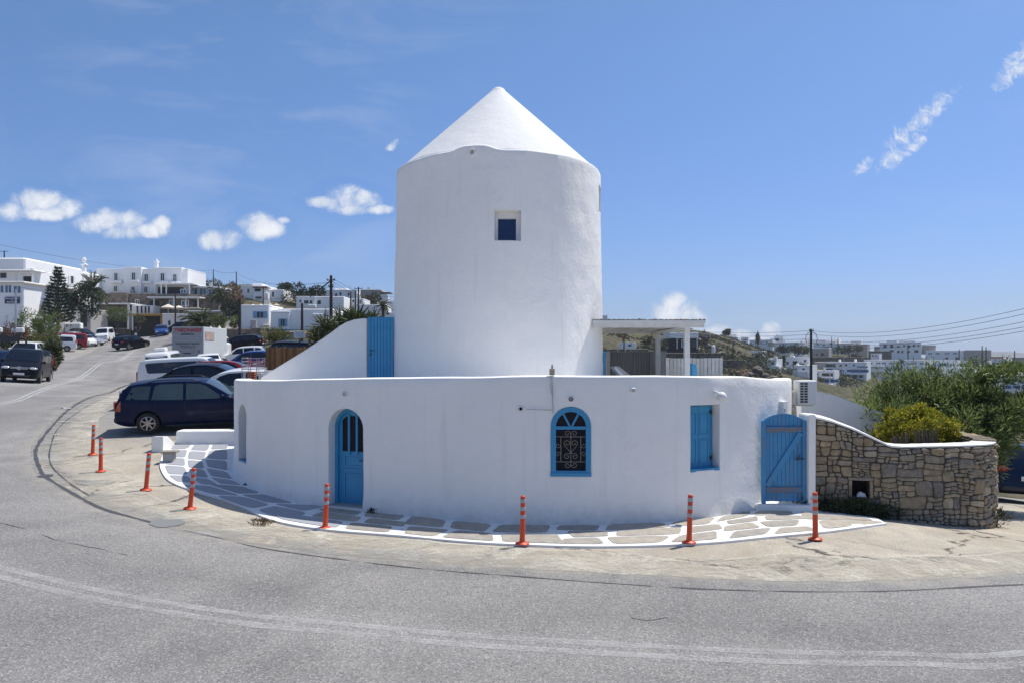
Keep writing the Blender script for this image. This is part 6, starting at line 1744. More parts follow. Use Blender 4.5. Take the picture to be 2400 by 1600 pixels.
mb = MB(); mb.box((-.02, -.006, z0 + .48), (.62, .012, .12)); mb.build('sign_plate', 'ink_dark', t)
mb = MB(); mb.box((-.92, -.006, z0 + .50), (.60, .012, .20)); mb.build('tail_lift_plate', M('dusty_red', (.22, .17, .17), .6), t)
mb = MB(); mb.lathe([(.05, -.012), (.085, -.012), (.085, 0), (.05, 0)], 16, c=(.92, -.006, z0 + .62), axis='Y'); mb.build('lock', 'ink_dark', t)
for x in (-.45, .45):
    mb = MB(); mb.tube([(x, -.03, z0 + .1), (x, -.03, z0 + .75)], .02, 6); mb.build('lock_bar', 'metal', t)
mb = MB(); mb.bbox((W2 / 2 + .02, 1.2, z0 + 1.9), (.03, 1.8, .7), .004); mb.build('side_panel', M('faded_print', (.45, .33, .27), .6, var=.5, vs=3), t)
mb = MB(); mb.box((0, 2.7, .68), (.9, 5.6, .28)); mb.build('chassis', 'underbody', t)
mb = MB(); mb.bbox((0, 6.0, 1.45), (2.1, 1.6, 1.9), .15); mb.build('cab', 'paint_white', t)
tm, rm, dm = wheel_meshes(.42, .26)
for (x, y) in ((-1.0, 1.4), (1.0, 1.4), (-.95, 5.8), (.95, 5.8)):
    w = link('wheel', tm, t, (x, y, .42), R(90)); link('rim', rm, w); link('brake_disc', dm, w)
mb = MB(); mb.bbox((0, .0, .62), (W2 - .3, .10, .14), .02); mb.build('bumper', 'dark_plastic', t)

# --- scooter rider on the far road
q = gat(318, 797) + Vector((0, 0, 0))
t = thing('scooter', 'white scooter ridden toward the camera on the far road', 'scooter', q, R(-62))
mb = MB(); mb.prism([(-.55, .45), (-.60, .75), (-.15, .80), (.05, .45), (.35, .38), (.45, .95), (.55, .95), (.55, .30), (.1, .22), (-.35, .28)], (0, 0, 0), (1, 0, 0), UP, (0, 1, 0), -.14, .14); mb.build('body', 'paint_white', t)
for x in (-.55, .62):
    mb = MB(); mb.lathe([(.12, -.05), (.22, -.06), (.24, 0), (.22, .06), (.12, .05)], 16, c=(x, 0, .24), axis='Y'); mb.build('wheel', 'tyre', t)
mb = MB(); mb.tube([(.45, -.33, 1.05), (.50, 0, 1.0), (.45, .33, 1.05)], .02, 6); mb.build('handlebar', 'dark_plastic', t)
mb = MB(); mb.ball((.58, 0, .85), (.12, .18, .16), 10, 6); mb.build('headlight', 'clear_lamp', t, smooth=True)
def person(label, loc, rz, joints, cloth, name='person', head=(0, 0, 0), skin='skin'):
    "one continuous skinned body: joints = {name: (x, y, z, radius)} with edges"
    t = thing(name, label, 'person', loc, rz)
    names = list(joints['v']); vs = [joints['v'][k][:3] for k in names]; es = [(names.index(a), names.index(b_)) for a, b_ in joints['e']]
    me = bpy.data.meshes.new('body'); me.from_pydata(vs, es, []); o = bpy.data.objects.new('body', me); COL.objects.link(o)
    md = o.modifiers.new('skin', 'SKIN')
    for i, k in enumerate(names):
        r_ = joints['v'][k][3]; me.skin_vertices[0].data[i].radius = (r_, r_)
    me.skin_vertices[0].data[names.index('pelvis')].use_root = True
    o.modifiers.new('sub', 'SUBSURF').levels = 1
    bpy.context.view_layer.update()
    dg = bpy.context.evaluated_depsgraph_get(); nm = bpy.data.meshes.new_from_object(o.evaluated_get(dg)); o.modifiers.clear(); o.data = nm; bpy.data.meshes.remove(me)
    nm.materials.clear(); nm.materials.append(MAT[cloth]); o.parent = t
    return t
J = {'v': {'pelvis': (-.12, 0, .88, .15), 'chest': (-.05, 0, 1.18, .17), 'neck': (-.02, 0, 1.42, .07), 'head': (.02, 0, 1.60, .10), 'shl': (-.03, .19, 1.34, .075), 'ell': (.15, .30, 1.12, .05), 'hal': (.42, .30, 1.06, .04), 'shr': (-.03, -.19, 1.34, .075), 'elr': (.15, -.30, 1.12, .05), 'har': (.42, -.30, 1.06, .04),
           'kl': (.28, .17, .80, .075), 'fl': (.30, .18, .38, .05), 'tl': (.42, .18, .34, .045), 'kr': (.28, -.17, .80, .075), 'fr': (.30, -.18, .38, .05), 'tr': (.42, -.18, .34, .045), 'hl': (-.08, .10, .88, .10), 'hr': (-.08, -.10, .88, .10)},
     'e': [('pelvis', 'chest'), ('chest', 'neck'), ('neck', 'head'), ('chest', 'shl'), ('shl', 'ell'), ('ell', 'hal'), ('chest', 'shr'), ('shr', 'elr'), ('elr', 'har'), ('pelvis', 'hl'), ('hl', 'kl'), ('kl', 'fl'), ('fl', 'tl'), ('pelvis', 'hr'), ('hr', 'kr'), ('kr', 'fr'), ('fr', 'tr')]}
rider = person('person in dark clothes and helmet riding the white scooter', q, R(-62), J, 'cloth_dark')
mb = MB(); mb.ball((.02, 0, 1.64), (.27, .25, .27), 12, 8); mb.build('helmet', 'dark_plastic', rider, smooth=True)
mb = MB(); mb.ball((.11, 0, 1.60), (.12, .17, .12), 10, 6); mb.build('face', 'skin', rider, smooth=True)
# ------------------------------------------------------------------ vegetation
def plant(name, label, cat, loc, group=None):
    return thing(name, label, cat, loc, 0, group)
def crown_mesh(t, ell, n, ln, wd, mat, seed, clumps=26, spread=.33, up=.35, bend=.2, name='foliage', hollow=.5, zmin=None):
    "ell: list of (cx, cy, cz, ax, ay, az) in local coordinates"
    r = np.random.default_rng(seed); P, D = [], []
    vol = np.array([e[3] * e[4] * e[5] for e in ell]) ** (2 / 3); vol /= vol.sum()
    for e, f in zip(ell, vol):
        p, d = clump_points(r, int(n * f), e[3:], clumps, spread, hollow)
        P.append(p + np.array(e[:3])); D.append(d + np.array([0, 0, up]) + .35 * unit(r, len(p)))
    P, D = np.concatenate(P), np.concatenate(D)
    if zmin is not None:
        k = P[:, 2] > zmin; P, D = P[k], D[k]
    return leaves(name, P, D, ln, wd, mat, t, bend, seed)
def stems(t, base_pts, tips, r0, mat='bark', name='stem'):
    for b_, e in zip(base_pts, tips):
        b_, e = Vector(b_), Vector(e); m = b_.lerp(e, .5) + Vector((rng.uniform(-.1, .1), rng.uniform(-.1, .1), 0)) * (e - b_).length
        mb = MB(); mb.tube([b_, b_.lerp(m, .5), m, e], [r0, r0 * .85, r0 * .6, r0 * .25], 6); mb.build(name, mat, t, smooth=True)
# oleander beyond the rubble wall
z0 = gz(10.6, 18)
t = plant('oleander_bush', 'large dark green oleander bush growing behind the rubble wall', 'bush', (10.6, 18, z0))
EL = [(8.9, 17.6, 1.05, .85, .9, .95), (9.9, 18.2, 1.35, 1.1, 1.1, 1.25), (11.0, 18.1, 1.55, 1.15, 1.1, 1.25), (11.9, 17.8, 1.90, 1.0, 1.0, .78), (12.9, 17.5, 1.72, .9, .8, .52), (9.3, 17.0, .8, .8, .6, .7), (10.4, 16.9, .95, .9, .6, .75), (11.4, 16.9, 1.52, .75, .55, .42)]
EL = [(a - 10.6, b_ - 18, c - z0, d, e, f) for a, b_, c, d, e, f in EL]
crown_mesh(t, EL, 62000, .125, .026, 'oleander_leaf', 11, 46, .26, .25, .22)
r_ = random.Random(5)
stems(t, [(r_.uniform(-.5, .5), r_.uniform(-.3, .3), 0) for k in range(14)], [(r_.uniform(-1.7, 1.6), r_.uniform(-.9, .6), r_.uniform(1.6, 3.3)) for k in range(14)], .035)
# sparse upright shoots breaking the outline
rs = np.random.default_rng(9); P, D = [], []
for k in range(46):
    e = EL[int(rs.integers(0, 5))]; a = rs.uniform(0, 6.28); b0 = np.array([e[0] + e[3] * .8 * math.cos(a), e[1] + e[4] * .8 * math.sin(a), e[2] + e[5] * rs.uniform(.55, .85)])
    dr = np.array([rs.normal() * .25, rs.normal() * .25, 1.0]); dr /= np.linalg.norm(dr)
    for j in range(16):
        P.append(b0 + dr * j * .028); D.append(dr * .8 + rs.normal(size=3) * .6)
tag(leaves('shoots', np.array(P), np.array(D), .14, .022, 'oleander_leaf', t, .1, 3), kind='stuff')
# yellow shrub with its little cane fence
z0 = 1.05
t = plant('yellow_shrub', 'bright yellow green succulent shrub behind the top of the rubble wall', 'bush', (8.5, 15.5, z0))
ELY = [(-.22, .0, .46, .50, .42, .42), (.36, .1, .40, .44, .40, .36), (-.58, .05, .28, .28, .32, .28), (.70, .1, .20, .30, .32, .28), (.05, .05, .64, .36, .3, .24)]
crown_mesh(t, ELY, 17000, .048, .034, 'yellow_leaf', 21, 22, .34, .5, .15)
stems(t, [(rng.uniform(-.4, .4), rng.uniform(-.1, .1), -.9) for k in range(8)], [(rng.uniform(-.9, .9), rng.uniform(-.2, .2), rng.uniform(.2, .5)) for k in range(8)], .02)
t = thing('cane_edging', 'short grey cane edging fence in front of the yellow shrub', 'fence', (8.5, 14.9, 1.2))
for k in range(30):
    px = 2090 + k * 3.7
    if 2132 < px < 2142: continue
    p = at(px, 1046, 14.95); h = (.16 + .12 * min(1, k / 12)) * rng.uniform(.85, 1.1) if px < 2135 else .32 * rng.uniform(.85, 1.08)
    mb = MB(); mb.tube([p, p + Vector((rng.uniform(-.02, .02) - .02, rng.uniform(-.02, .02), h + .03))], .011, 5); mb.build('cane', 'cane_grey', t, world=True)
# weeds at the foot of the walls
def weed(px, py, w, h, n, seed, label, mat='weed_leaf', dy=0.0):
    q = gat(px, py); q.y += dy
    t = plant('weed_tuft', label, 'weed', q, 'weeds at the foot of the walls')
    crown_mesh(t, [(0, 0, h * .45, w, w * .5, h * .55)], n, .05, .016, mat, seed, 12, .4, .6, .2)
weed(880, 1206, .14, .09, 260, 31, 'small green weed tuft under the white wall right of the door')
weed(1250, 1224, .13, .07, 220, 32, 'low dark weed tuft under the wall below the socket hole')
weed(1306, 1224, .05, .20, 160, 33, 'thin upright weed under the grilled window')
weed(612, 1228, .22, .07, 260, 34, 'dry dark weed patch at the paving edge left of the door', 'dry_leaf')
weed(586, 1140, .12, .06, 160, 35, 'small weed tuft under the shaded left end of the wall')
t = plant('ground_cover', 'dark green low plants growing along the foot of the rubble wall', 'plant', gat(1980, 1205))
crown_mesh(t, [(-.55, .05, .12, .36, .2, .26), (-.1, .0, .14, .4, .2, .22), (.35, -.05, .10, .4, .2, .18), (.8, -.08, .05, .3, .15, .12)], 4200, .06, .02, 'weed_leaf', 36, 20, .35, .5)
t = plant('dry_weeds', 'dry grass tufts at the end of the rubble wall', 'weed', gat(2290, 1232))
crown_mesh(t, [(-.1, .0, .08, .35, .15, .16), (.35, .15, .08, .3, .15, .2)], 1200, .12, .012, 'scrub_leaf', 37, 14, .4, 1.0)

def bush(name, label, px, pyb, pyt, wpx, Y, mat, seed, n=1600, group=None, leaf=None, ell=None, cat='bush', trunk=False):
    "round bush standing on the ground at column px, from row pyb (foot) to pyt (top), wpx wide"
    b_ = at(px, pyb, Y); h = (pyb - pyt) / F * Y; w = wpx / F * Y
    t = plant(name, label, cat, b_, group)
    e = ell or [(0, 0, h * .55, w * .5, w * .4, h * .5), (-w * .22, 0, h * .40, w * .3, w * .3, h * .4), (w * .22, 0, h * .45, w * .3, w * .3, h * .42)]
    lf = leaf or max(.05, Y * .0022)
    crown_mesh(t, e, n, lf, lf * .5, mat, seed, 18, .34, .3)
    if trunk: stems(t, [(0, 0, -.3), (0, 0, -.3)], [(-w * .15, 0, h * .6), (w * .18, .1, h * .65)], .02 * h + .03, name='trunk')
    else: stems(t, [(0, 0, -.5)], [(w * .05, 0, h * .6)], .03 * h)
    return t
G1 = 'bushes on the road verge'
bush('green_bush', 'tall green bush on the verge beneath the blue sign', 90, 800, 726, 86, 62, 'bush_leaf', 41, 5200, G1)
bush('olive_bush', 'yellowish green bush below the tall one on the verge', 92, 838, 778, 84, 60, 'hedge_leaf', 42, 4200, G1)
bush('olive_bush', 'low bush with palm like leaves beside the white van', 124, 850, 804, 28, 56, 'yucca_leaf', 43, 1300, G1, leaf=.3)
bush('red_bush', 'reddish brown bush at the picture edge above the parked cars', 24, 815, 764, 62, 58, 'red_leaf', 44, 3200, G1)
bush('green_bush', 'dark green bush behind the reddish one', 10, 830, 790, 60, 57, 'dark_leaf', 45, 1800, G1)
bush('dry_bush', 'small dry bush on the verge right behind the black van', 122, 868, 838, 16, 46, 'dry_leaf', 46, 500, G1, leaf=.16)
# trees among the buildings on the left hillside
def conifer(label, px, pyb, pyt, wpx, Y, seed):
    b_ = at(px, pyb, Y); h = (pyb - pyt) / F * Y; w = wpx / F * Y / 2
    t = plant('norfolk_pine', label, 'tree', b_)
    mb = MB(); mb.tube([(0, 0, -.5), (0, 0, h * .5), (0, 0, h)], [h * .025, h * .016, .03], 7); mb.build('trunk', 'bark', t)
    r = np.random.default_rng(seed); P, D = [], []
    k = 0
    for lv in np.linspace(.10, .985, 17):
        rad = w * (1 - ((lv - .10) / .9) ** 1.25) * (.75 + .25 * (lv > .2)) + .08
        nb = 9
        for j in range(nb):
            a = 2 * math.pi * (j + .37 * (k % 3)) / nb + r.normal() * .08; k += 1
            m = int(34 * (rad / w) + 8)
            s_ = r.random(m) ** .7
            rr = rad * s_; zz = h * lv + .18 * rad * (s_ - .3) + r.normal(size=m) * .07
            P.append(np.stack([np.cos(a) * rr + r.normal(size=m) * .14, np.sin(a) * rr + r.normal(size=m) * .14, zz], 1))
            D.append(np.stack([np.cos(a) + r.normal(size=m) * .5, np.sin(a) + r.normal(size=m) * .5, .5 + r.normal(size=m) * .3], 1))
    leaves('crown', np.concatenate(P), np.concatenate(D), .42, .16, 'pine_leaf', t, 0, seed)
conifer('tall dark layered conifer in front of the left hotel', 136, 768, 628, 74, 113, 51)
G2 = 'trees on the left hillside'
bush('dark_tree', 'dense dark round tree right of the layered conifer', 192, 750, 674, 72, 116, 'dark_leaf', 52, 2600, G2, leaf=.35, cat='tree', trunk=True)
bush('street_tree', 'round green street tree in front of the shops', 276, 768, 726, 50, 147, 'bush_leaf', 53, 1700, G2, leaf=.3, cat='tree', trunk=True, ell=[(0, 0, 2.6, 2.1, 1.8, 1.25), (-1, 0, 2.4, 1.0, 1, .9), (1, 0, 2.5, 1.0, 1, .9)])
bush('thin_tree', 'thin yellowish street tree before the ochre restaurant', 328, 772, 738, 22, 147, 'greygreen_leaf', 54, 420, G2, leaf=.28, cat='tree', trunk=True, ell=[(0, 0, 2.1, .9, .8, .8)])
def palm(label, px, pyb, pyt, Y, spread, seed, nf=26, group=None, mat='palm_leaf', trunk_r=.22, name='palm_tree', cat='tree'):
    b_ = at(px, pyb, Y); h = (pyb - pyt) / F * Y
    t = plant(name, label, cat, b_, group)
    mb = MB(); mb.tube([(0, 0, -.6), (.05, 0, h * .5), (0, 0, h)], [trunk_r * 1.2, trunk_r, trunk_r * .9], 8); mb.build('trunk', 'bark', t)
    r = np.random.default_rng(seed); P, D = [], []
    for k in range(nf):
        a = r.uniform(0, 6.28); el = r.uniform(-.35, 1.35); L = spread * r.uniform(.8, 1.1)
        p = np.array([0, 0, h]); d = np.array([math.cos(a) * math.cos(el), math.sin(a) * math.cos(el), math.sin(el)])
        sd = np.array([-math.sin(a), math.cos(a), 0])
        for j in range(26):
            p = p + d * L / 26; d = d + np.array([0, 0, -.055]); d /= np.linalg.norm(d)
            for s_ in (-1, 1):
                P.append(p.copy()); D.append(sd * s_ * .75 + d * .65 + np.array([0, 0, .1]))
    leaves('fronds', np.array(P), np.array(D), spread * .24, spread * .03, mat, t, .2, seed, .2)
palm('feathery palm behind the dark round tree beside the hotel', 216, 735, 678, 119, 3.0, 61, 30, G2)
palm('short palm with wide feathery fronds behind the box truck', 472, 790, 762, 92, 2.7, 62, 44, G2, trunk_r=.3)
palm('palm beside the glass fronted building on the terrace', 519, 740, 690, 150, 3.0, 63, 30, G2)
palm('small palm near the windmill door on the hillside', 897, 750, 720, 105, 1.5, 64, 24, G2)
bush('brown_tree', 'olive brown tree on the skyline above the glass building', 495, 700, 658, 52, 185, 'scrub_leaf', 65, 1500, G2, leaf=.5, cat='tree', trunk=True)
bush('brown_tree', 'dark brown bare tree beside the tall pole', 545, 735, 668, 46, 150, 'red_leaf', 66, 1300, G2, leaf=.45, cat='tree', trunk=True)
bush('dark_tree', 'dark tree left of the white villa with the arches', 545, 745, 700, 40, 130, 'dark_leaf', 67, 1000, G2, leaf=.4, cat='tree', trunk=True)
bush('pine_tree', 'broad dark pine tree on the skyline behind the white villas', 705, 725, 672, 84, 190, 'pine_leaf', 68, 2600, G2, leaf=.55, cat='tree', trunk=True)
bush('pine_tree', 'flat topped dark pine left of the broad one', 668, 700, 664, 34, 200, 'pine_leaf', 69, 900, G2, leaf=.55, cat='tree', trunk=True, ell=[(0, 0, 3.0, 1.9, 1.5, .9), (.6, 0, 3.4, 1.0, .9, .6)])
bush('pine_tree', 'dark pine clump right of the broad one beside the utility pole', 745, 712, 676, 40, 190, 'pine_leaf', 70, 900, G2, leaf=.55, cat='tree', trunk=True)
bush('hillside_bush', 'grey green bush below the flat roofed villa near the tower', 868, 715, 690, 50, 170, 'scrub_leaf', 71, 900, G2, leaf=.5)
bush('garden_bush', 'green garden bush behind the low stone shed', 565, 770, 742, 46, 98, 'bush_leaf', 72, 1100, G2, leaf=.28)
bush('garden_bush', 'yellow green bush above the low stone shed wall', 512, 775, 735, 40, 100, 'hedge_leaf', 73, 1100, G2, leaf=.28)
bush('creeper', 'green creeper hanging over the wall behind the black minivan', 640, 800, 772, 76, 78, 'hedge_leaf', 74, 1600, G2, leaf=.22)
# spiky yuccas behind the sloping wall
def yucca(label, px, pyb, pyt, wpx, Y, seed, n=90):
    b_ = at(px, pyb, Y); h = (pyb - pyt) / F * Y; w = wpx / F * Y / 2
    t = plant('yucca', label, 'plant', b_, 'yuccas behind the sloping wall'); r = np.random.default_rng(seed)
    mb = MB(); mb.tube([(0, 0, -1.0), (0, 0, h * .45)], [.07, .06], 7); mb.build('trunk', 'bark', t)
    P = np.repeat(np.array([[0, 0, h * .42]]), n, 0) + r.normal(size=(n, 3)) * .05
    d = unit(r, n); d[:, 2] = np.abs(d[:, 2]) * 1.2 - .25
    L = math.hypot(w, h * .55)
    leaves('leaves', P, d, L * .95, .055, 'yucca_leaf', t, .08, seed, .18)
    P = np.repeat(np.array([[0, 0, h * .30]]), n // 2, 0); d = unit(r, n // 2); d[:, 2] = -np.abs(d[:, 2])
    leaves('dead_leaves', P + r.normal(size=P.shape) * .04, d, L * .6, .05, 'dry_leaf', t, .1, seed + 1, .2)
for (px, pyb, pyt, w, Y, lab) in ((765, 800, 730, 60, 22.5, 'spiky yucca standing lowest along the sloping wall'), (800, 790, 722, 70, 23.5, 'spiky yucca second from the lowest along the sloping wall'), (836, 780, 716, 66, 23, 'tall spiky yucca in the middle of the row behind the sloping wall'), (872, 775, 726, 50, 24, 'spiky yucca nearest the upper blue door'), (748, 830, 768, 44, 22, 'small yucca with dry leaves at the foot of the sloping wall row')):
    yucca(lab, px, pyb, pyt, w, Y, int(px))
t = plant('soil_mound', 'earth bank coloured dark as in shadow under the yuccas behind the sloping wall', 'mound', at(790, 880, 22.8))
mb = MB(); rows = []
for i in range(13):
    x = at(690 + i * 19, 0, 22.8).x
    zt = at(0, interp([(690, 868), (740, 818), (800, 782), (860, 768), (930, 760)], 690 + i * 19), 22.8).z
    rows.append([(x, 21.6, .6), (x, 22.1, zt - .35 + .1 * mnoise.noise((i * .8, 0, 0))), (x, 22.8, zt - .12 + .1 * mnoise.noise((i * .9, 2, 0))), (x, 24.5, zt - .2), (x, 26, .6)])
mb.grid(rows); mb.build('earth', M('shadow_soil', (.045, .032, .022), .95, var=.5, vs=6, bump=.8, bs=12, bd=.08), t, world=True, smooth=True)  # earth darkened in its colour for the shadow under the yuccas
# ------------------------------------------------------------------ hillside buildings
def win_part(t, x, y, z, w, h, kind, depth=.12):
    "window on a front face (normal -y) at local x, y, z (centre)"
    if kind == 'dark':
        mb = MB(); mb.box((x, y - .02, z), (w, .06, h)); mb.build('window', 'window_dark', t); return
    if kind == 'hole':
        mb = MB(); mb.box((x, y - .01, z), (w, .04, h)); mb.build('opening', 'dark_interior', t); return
    fm = {'hotel': 'white_paint', 'white': 'white_paint', 'blue': 'blue_far', 'pale': 'blue_pale', 'brown': 'brown_wood', 'glass': 'white_paint', 'bigblue': 'white_paint'}[kind]
    gm = 'window_dark' if kind not in ('bigblue',) else 'steel_blue_glass'
    mb = MB(); mb.box((x, y - .012, z), (w * .96, .04, h * .96)); p = mb.build('window', gm, t)
    b_ = max(.06, w * .10); mb = MB()
    for (cx, cz, sx, sz) in ((x - w / 2 + b_ / 2, z, b_, h), (x + w / 2 - b_ / 2, z, b_, h), (x, z + h / 2 - b_ / 2, w - 2 * b_, b_), (x, z - h / 2 + b_ / 2, w - 2 * b_, b_), (x, z, b_ * .8, h - 2 * b_)): mb.box((cx, y - .035, cz), (sx, .09, sz))
    mb.build('frame', fm, p)
    if kind in ('blue', 'pale', 'hotel'):
        for s_ in (-1, 1):
            mb = MB(); mb.box((x + s_ * (w * .5 + w * .22), y - .03, z), (w * .42, .06, h)); mb.build('shutter', fm, p)
def H(name, label, px0, px1, yt, yb, Y, d=6.0, mat='far_plaster', wins=(), group='white houses on the hillside', cat='house', rz=0.0, extra=(), bev=.12, below=5.0, parapet=True, roofmat=None):
    "house front between columns px0..px1, rows yt (roof) to yb (foot), standing Y metres away"
    if group == 'white houses across the valley' and cat in ('house', 'hotel'): rz = -R(24 + (px0 * 7 % 19))
    a, b_ = at(px0, yb, Y), at(px1, yt, Y)
    cx = (a.x + b_.x) / 2; w = b_.x - a.x; h = b_.z - a.z
    t = thing(name, label, cat, (cx, Y, a.z), rz, group)
    mb = MB(); mb.bbox((0, d / 2, (h - below) / 2), (w, d, h + below), bev); mb.build('wall', mat, t)
    if parapet:
        mb = MB(); th = .22
        for (x, y, sx, sy) in ((0, th / 2 - .02, w + .04, th), (0, d - th / 2 + .02, w + .04, th), (-w / 2 + th / 2 - .02, d / 2, th, d - 2 * th), (w / 2 - th / 2 + .02, d / 2, th, d - 2 * th)): mb.bbox((x, y, h + .08), (sx, sy, .22), .05)
        mb.build('parapet', mat, t)
    for wn_ in wins:
        px, py, wp, hp, kind = wn_[:5]; dy = wn_[5] if len(wn_) > 5 else 0
        p = at(px, py, Y + dy); win_part(t, p.x - cx, dy, p.z - a.z, wp / F * Y, hp / F * Y, kind)
    if cat in ('house', 'hotel', 'building') and w > 3:          # roof clutter
        hh = int(px0 * 13 + yt * 7) % 5
        if hh in (0, 2, 3):
            mb = MB(); x_ = w * (-.25 + .12 * hh); mb.lathe([(.01, 0), (.42, 0), (.42, .8), (.01, .85)], 10, c=(x_, d * .6, h + .3)); mb.box((x_, d * .6, h + .15), (.9, .7, .3)); mb.build('water_tank', 'grey_plastic', t)
        if hh in (1, 2, 4):
            mb = MB(); x_ = w * (.3 - .1 * hh); mb.tube([(x_, d * .5, h), (x_, d * .5, h + 2.0)], .035, 5); mb.tube([(x_ - .45, d * .5, h + 1.8), (x_ + .45, d * .5, h + 1.8)], .03, 4); mb.build('aerial', 'metal', t)
    for e in extra:
        k = e[0]
        if k == 'block':            # further box: px0, px1, yt, yb, dy (offset back), depth, material
            _, p0, p1, y0, y1, dy, dd, mm = e[:8]
            q0, q1 = at(p0, y1, Y + dy), at(p1, y0, Y + dy)
            mb = MB(); mb.bbox(((q0.x + q1.x) / 2 - cx, dy + dd / 2, (q0.z + q1.z) / 2 - a.z), (q1.x - q0.x, dd, q1.z - q0.z), .08); mb.build(e[8] if len(e) > 8 else 'wing', mm, t)
        elif k == 'chimney':
            p = at(e[1], e[2], Y + 1.5); hh = e[3] / F * Y; mb = MB(); mb.bbox((p.x - cx, 1.5, p.z - a.z + hh / 2), (hh * .4, hh * .4, hh), .05); mb.bbox((p.x - cx, 1.5, p.z - a.z + hh * .8), (hh * .6, hh * .6, hh * .12), .03); mb.ball((p.x - cx, 1.5, p.z - a.z + hh * 1.05), (hh * .38, hh * .38, hh * .4), 8, 6); mb.build('chimney', mat, t)
        elif k == 'posts':          # list of columns, rows yt, yb, width px
            for px in e[1]:
                q0, q1 = at(px, e[3], Y + e[5]), at(px, e[2], Y + e[5]); mb = MB(); mb.bbox((q0.x - cx, e[5], (q0.z + q1.z) / 2 - a.z), (e[4] / F * Y, .2, q1.z - q0.z), .02); mb.build('post', e[6] if len(e) > 6 else 'white_paint', t)
        elif k == 'slab':           # px0, px1, row, thickness px, dy front, depth, material
            _, p0, p1, y0, th, dy, dd, mm = e
            q0, q1 = at(p0, y0, Y + dy), at(p1, y0, Y + dy); mb = MB(); mb.bbox(((q0.x + q1.x) / 2 - cx, dy + dd / 2, q0.z - a.z), (q1.x - q0.x, dd, th / F * Y), .03); mb.build('canopy', mm, t)
    return t
# --- the two hotels up on the left
D = 'dark'
GH = 'hotel blocks above the shops'
t = thing('hotel_block', 'upper white hotel block with a sunlit side of shuttered windows at the picture edge', 'building', (-101, 141, 12), 0, GH)
mb = MB(); mb.bbox((-.4, 9.5, 3.6), (17, 19, 11.9), .25); mb.build('wall', 'far_plaster', t)
mb = MB(); mb.bbox((2.4, 22.4, 3.2), (11.8, 7, 11.6), .25); mb.build('wing', 'far_plaster', t)
mb = MB(); mb.bbox((8.2, 16.5, .6), (2.2, 14, 5), .25); mb.build('wing', 'far_plaster', t)
mb = MB(); mb.bbox((7.6, 20.4, 9.9), (.7, .7, 2.2), .06); mb.bbox((7.6, 20.4, 10.7), (1.2, 1.2, .25), .05); mb.ball((7.6, 20.4, 11.7), (.9, .9, 1.2), 10, 6); mb.build('chimney', 'far_plaster', t)
for y in (2.0, 6.4, 10.6, 15.0):
    mb = MB(); mb.box((8.14, y, 6.6), (.06, 1.0, 2.0)); p = mb.build('window', 'window_dark', t)
    mb = MB()
    for dy in (-.55, .55): mb.box((8.18, y + dy, 6.6), (.10, .12, 2.2))
    mb.box((8.18, y, 7.65), (.10, 1.2, .12)); mb.box((8.30, y, 5.75), (.5, 1.6, .5)); mb.build('frame', 'white_paint', p)
    for dy in (-.95, .95):
        mb = MB(); mb.box((8.17, y + dy, 6.6), (.07, .6, 2.0)); mb.build('shutter', 'white_paint', p)
H('hotel_block', 'wide white hotel block with a chimney above the stone terrace', 226, 440, 632, 690, 167, 10, 'far_plaster',
  [(272, 650, 9, 20, 'hotel'), (313, 648, 9, 18, 'hotel', -.7), (343, 652, 10, 20, 'hotel'), (381, 650, 10, 20, 'hotel', -.5), (410, 652, 9, 18, 'hotel', -.5), (271, 677, 9, 14, 'hotel'), (312, 679, 9, 14, 'hotel', -.7), (342, 679, 9, 14, 'hotel')], GH, 'building',
  extra=[('block', 290, 331, 626, 690, -.7, 8, 'far_plaster'), ('block', 360, 426, 627, 690, -.5, 8, 'far_plaster'), ('block', 258, 285, 657, 664, -.8, .8, 'far_plaster', 'balcony'), ('block', 303, 324, 656, 662, -1.3, .7, 'far_plaster', 'balcony'), ('block', 333, 354, 659, 664, -.8, .7, 'far_plaster', 'balcony'), ('block', 370, 393, 658, 664, -1.2, .7, 'far_plaster', 'balcony'), ('block', 400, 421, 659, 665, -1.2, .7, 'far_plaster', 'balcony'), ('chimney', 367, 627, 16), ('block', 196, 232, 662, 692, 3, 8, 'far_plaster'), ('block', 205, 228, 640, 670, 12, 6, 'far_plaster')])
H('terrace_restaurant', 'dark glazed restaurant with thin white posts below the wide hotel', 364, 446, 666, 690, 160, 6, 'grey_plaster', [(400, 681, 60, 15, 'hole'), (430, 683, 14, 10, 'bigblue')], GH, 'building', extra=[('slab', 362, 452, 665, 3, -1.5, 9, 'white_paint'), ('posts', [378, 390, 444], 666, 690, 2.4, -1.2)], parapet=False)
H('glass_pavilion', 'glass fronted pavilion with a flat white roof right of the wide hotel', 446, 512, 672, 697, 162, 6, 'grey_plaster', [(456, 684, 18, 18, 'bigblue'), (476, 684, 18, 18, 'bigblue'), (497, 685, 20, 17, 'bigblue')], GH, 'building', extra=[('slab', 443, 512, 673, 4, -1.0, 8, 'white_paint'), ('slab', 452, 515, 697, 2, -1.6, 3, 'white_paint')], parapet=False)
def stone_block(name, label, px0, px1, yt, yb, Y, d, wins=(), group='stone buildings on the left hillside', cat='building', **kw):
    return H(name, label, px0, px1, yt, yb, Y, d, 'far_stone', wins, group, cat, parapet=False, **kw)
stone_block('stone_terrace', 'dark rubble terrace wall under the wide hotel', 222, 368, 688, 718, 163, 5, [(248, 709, 9, 8, 'white'), (286, 709, 11, 9, 'white'), (322, 708, 10, 12, 'white')], extra=[('block', 256, 296, 686, 718, -1, 3, 'far_stone'), ('block', 336, 370, 688, 716, -.6, 3, 'far_stone')])
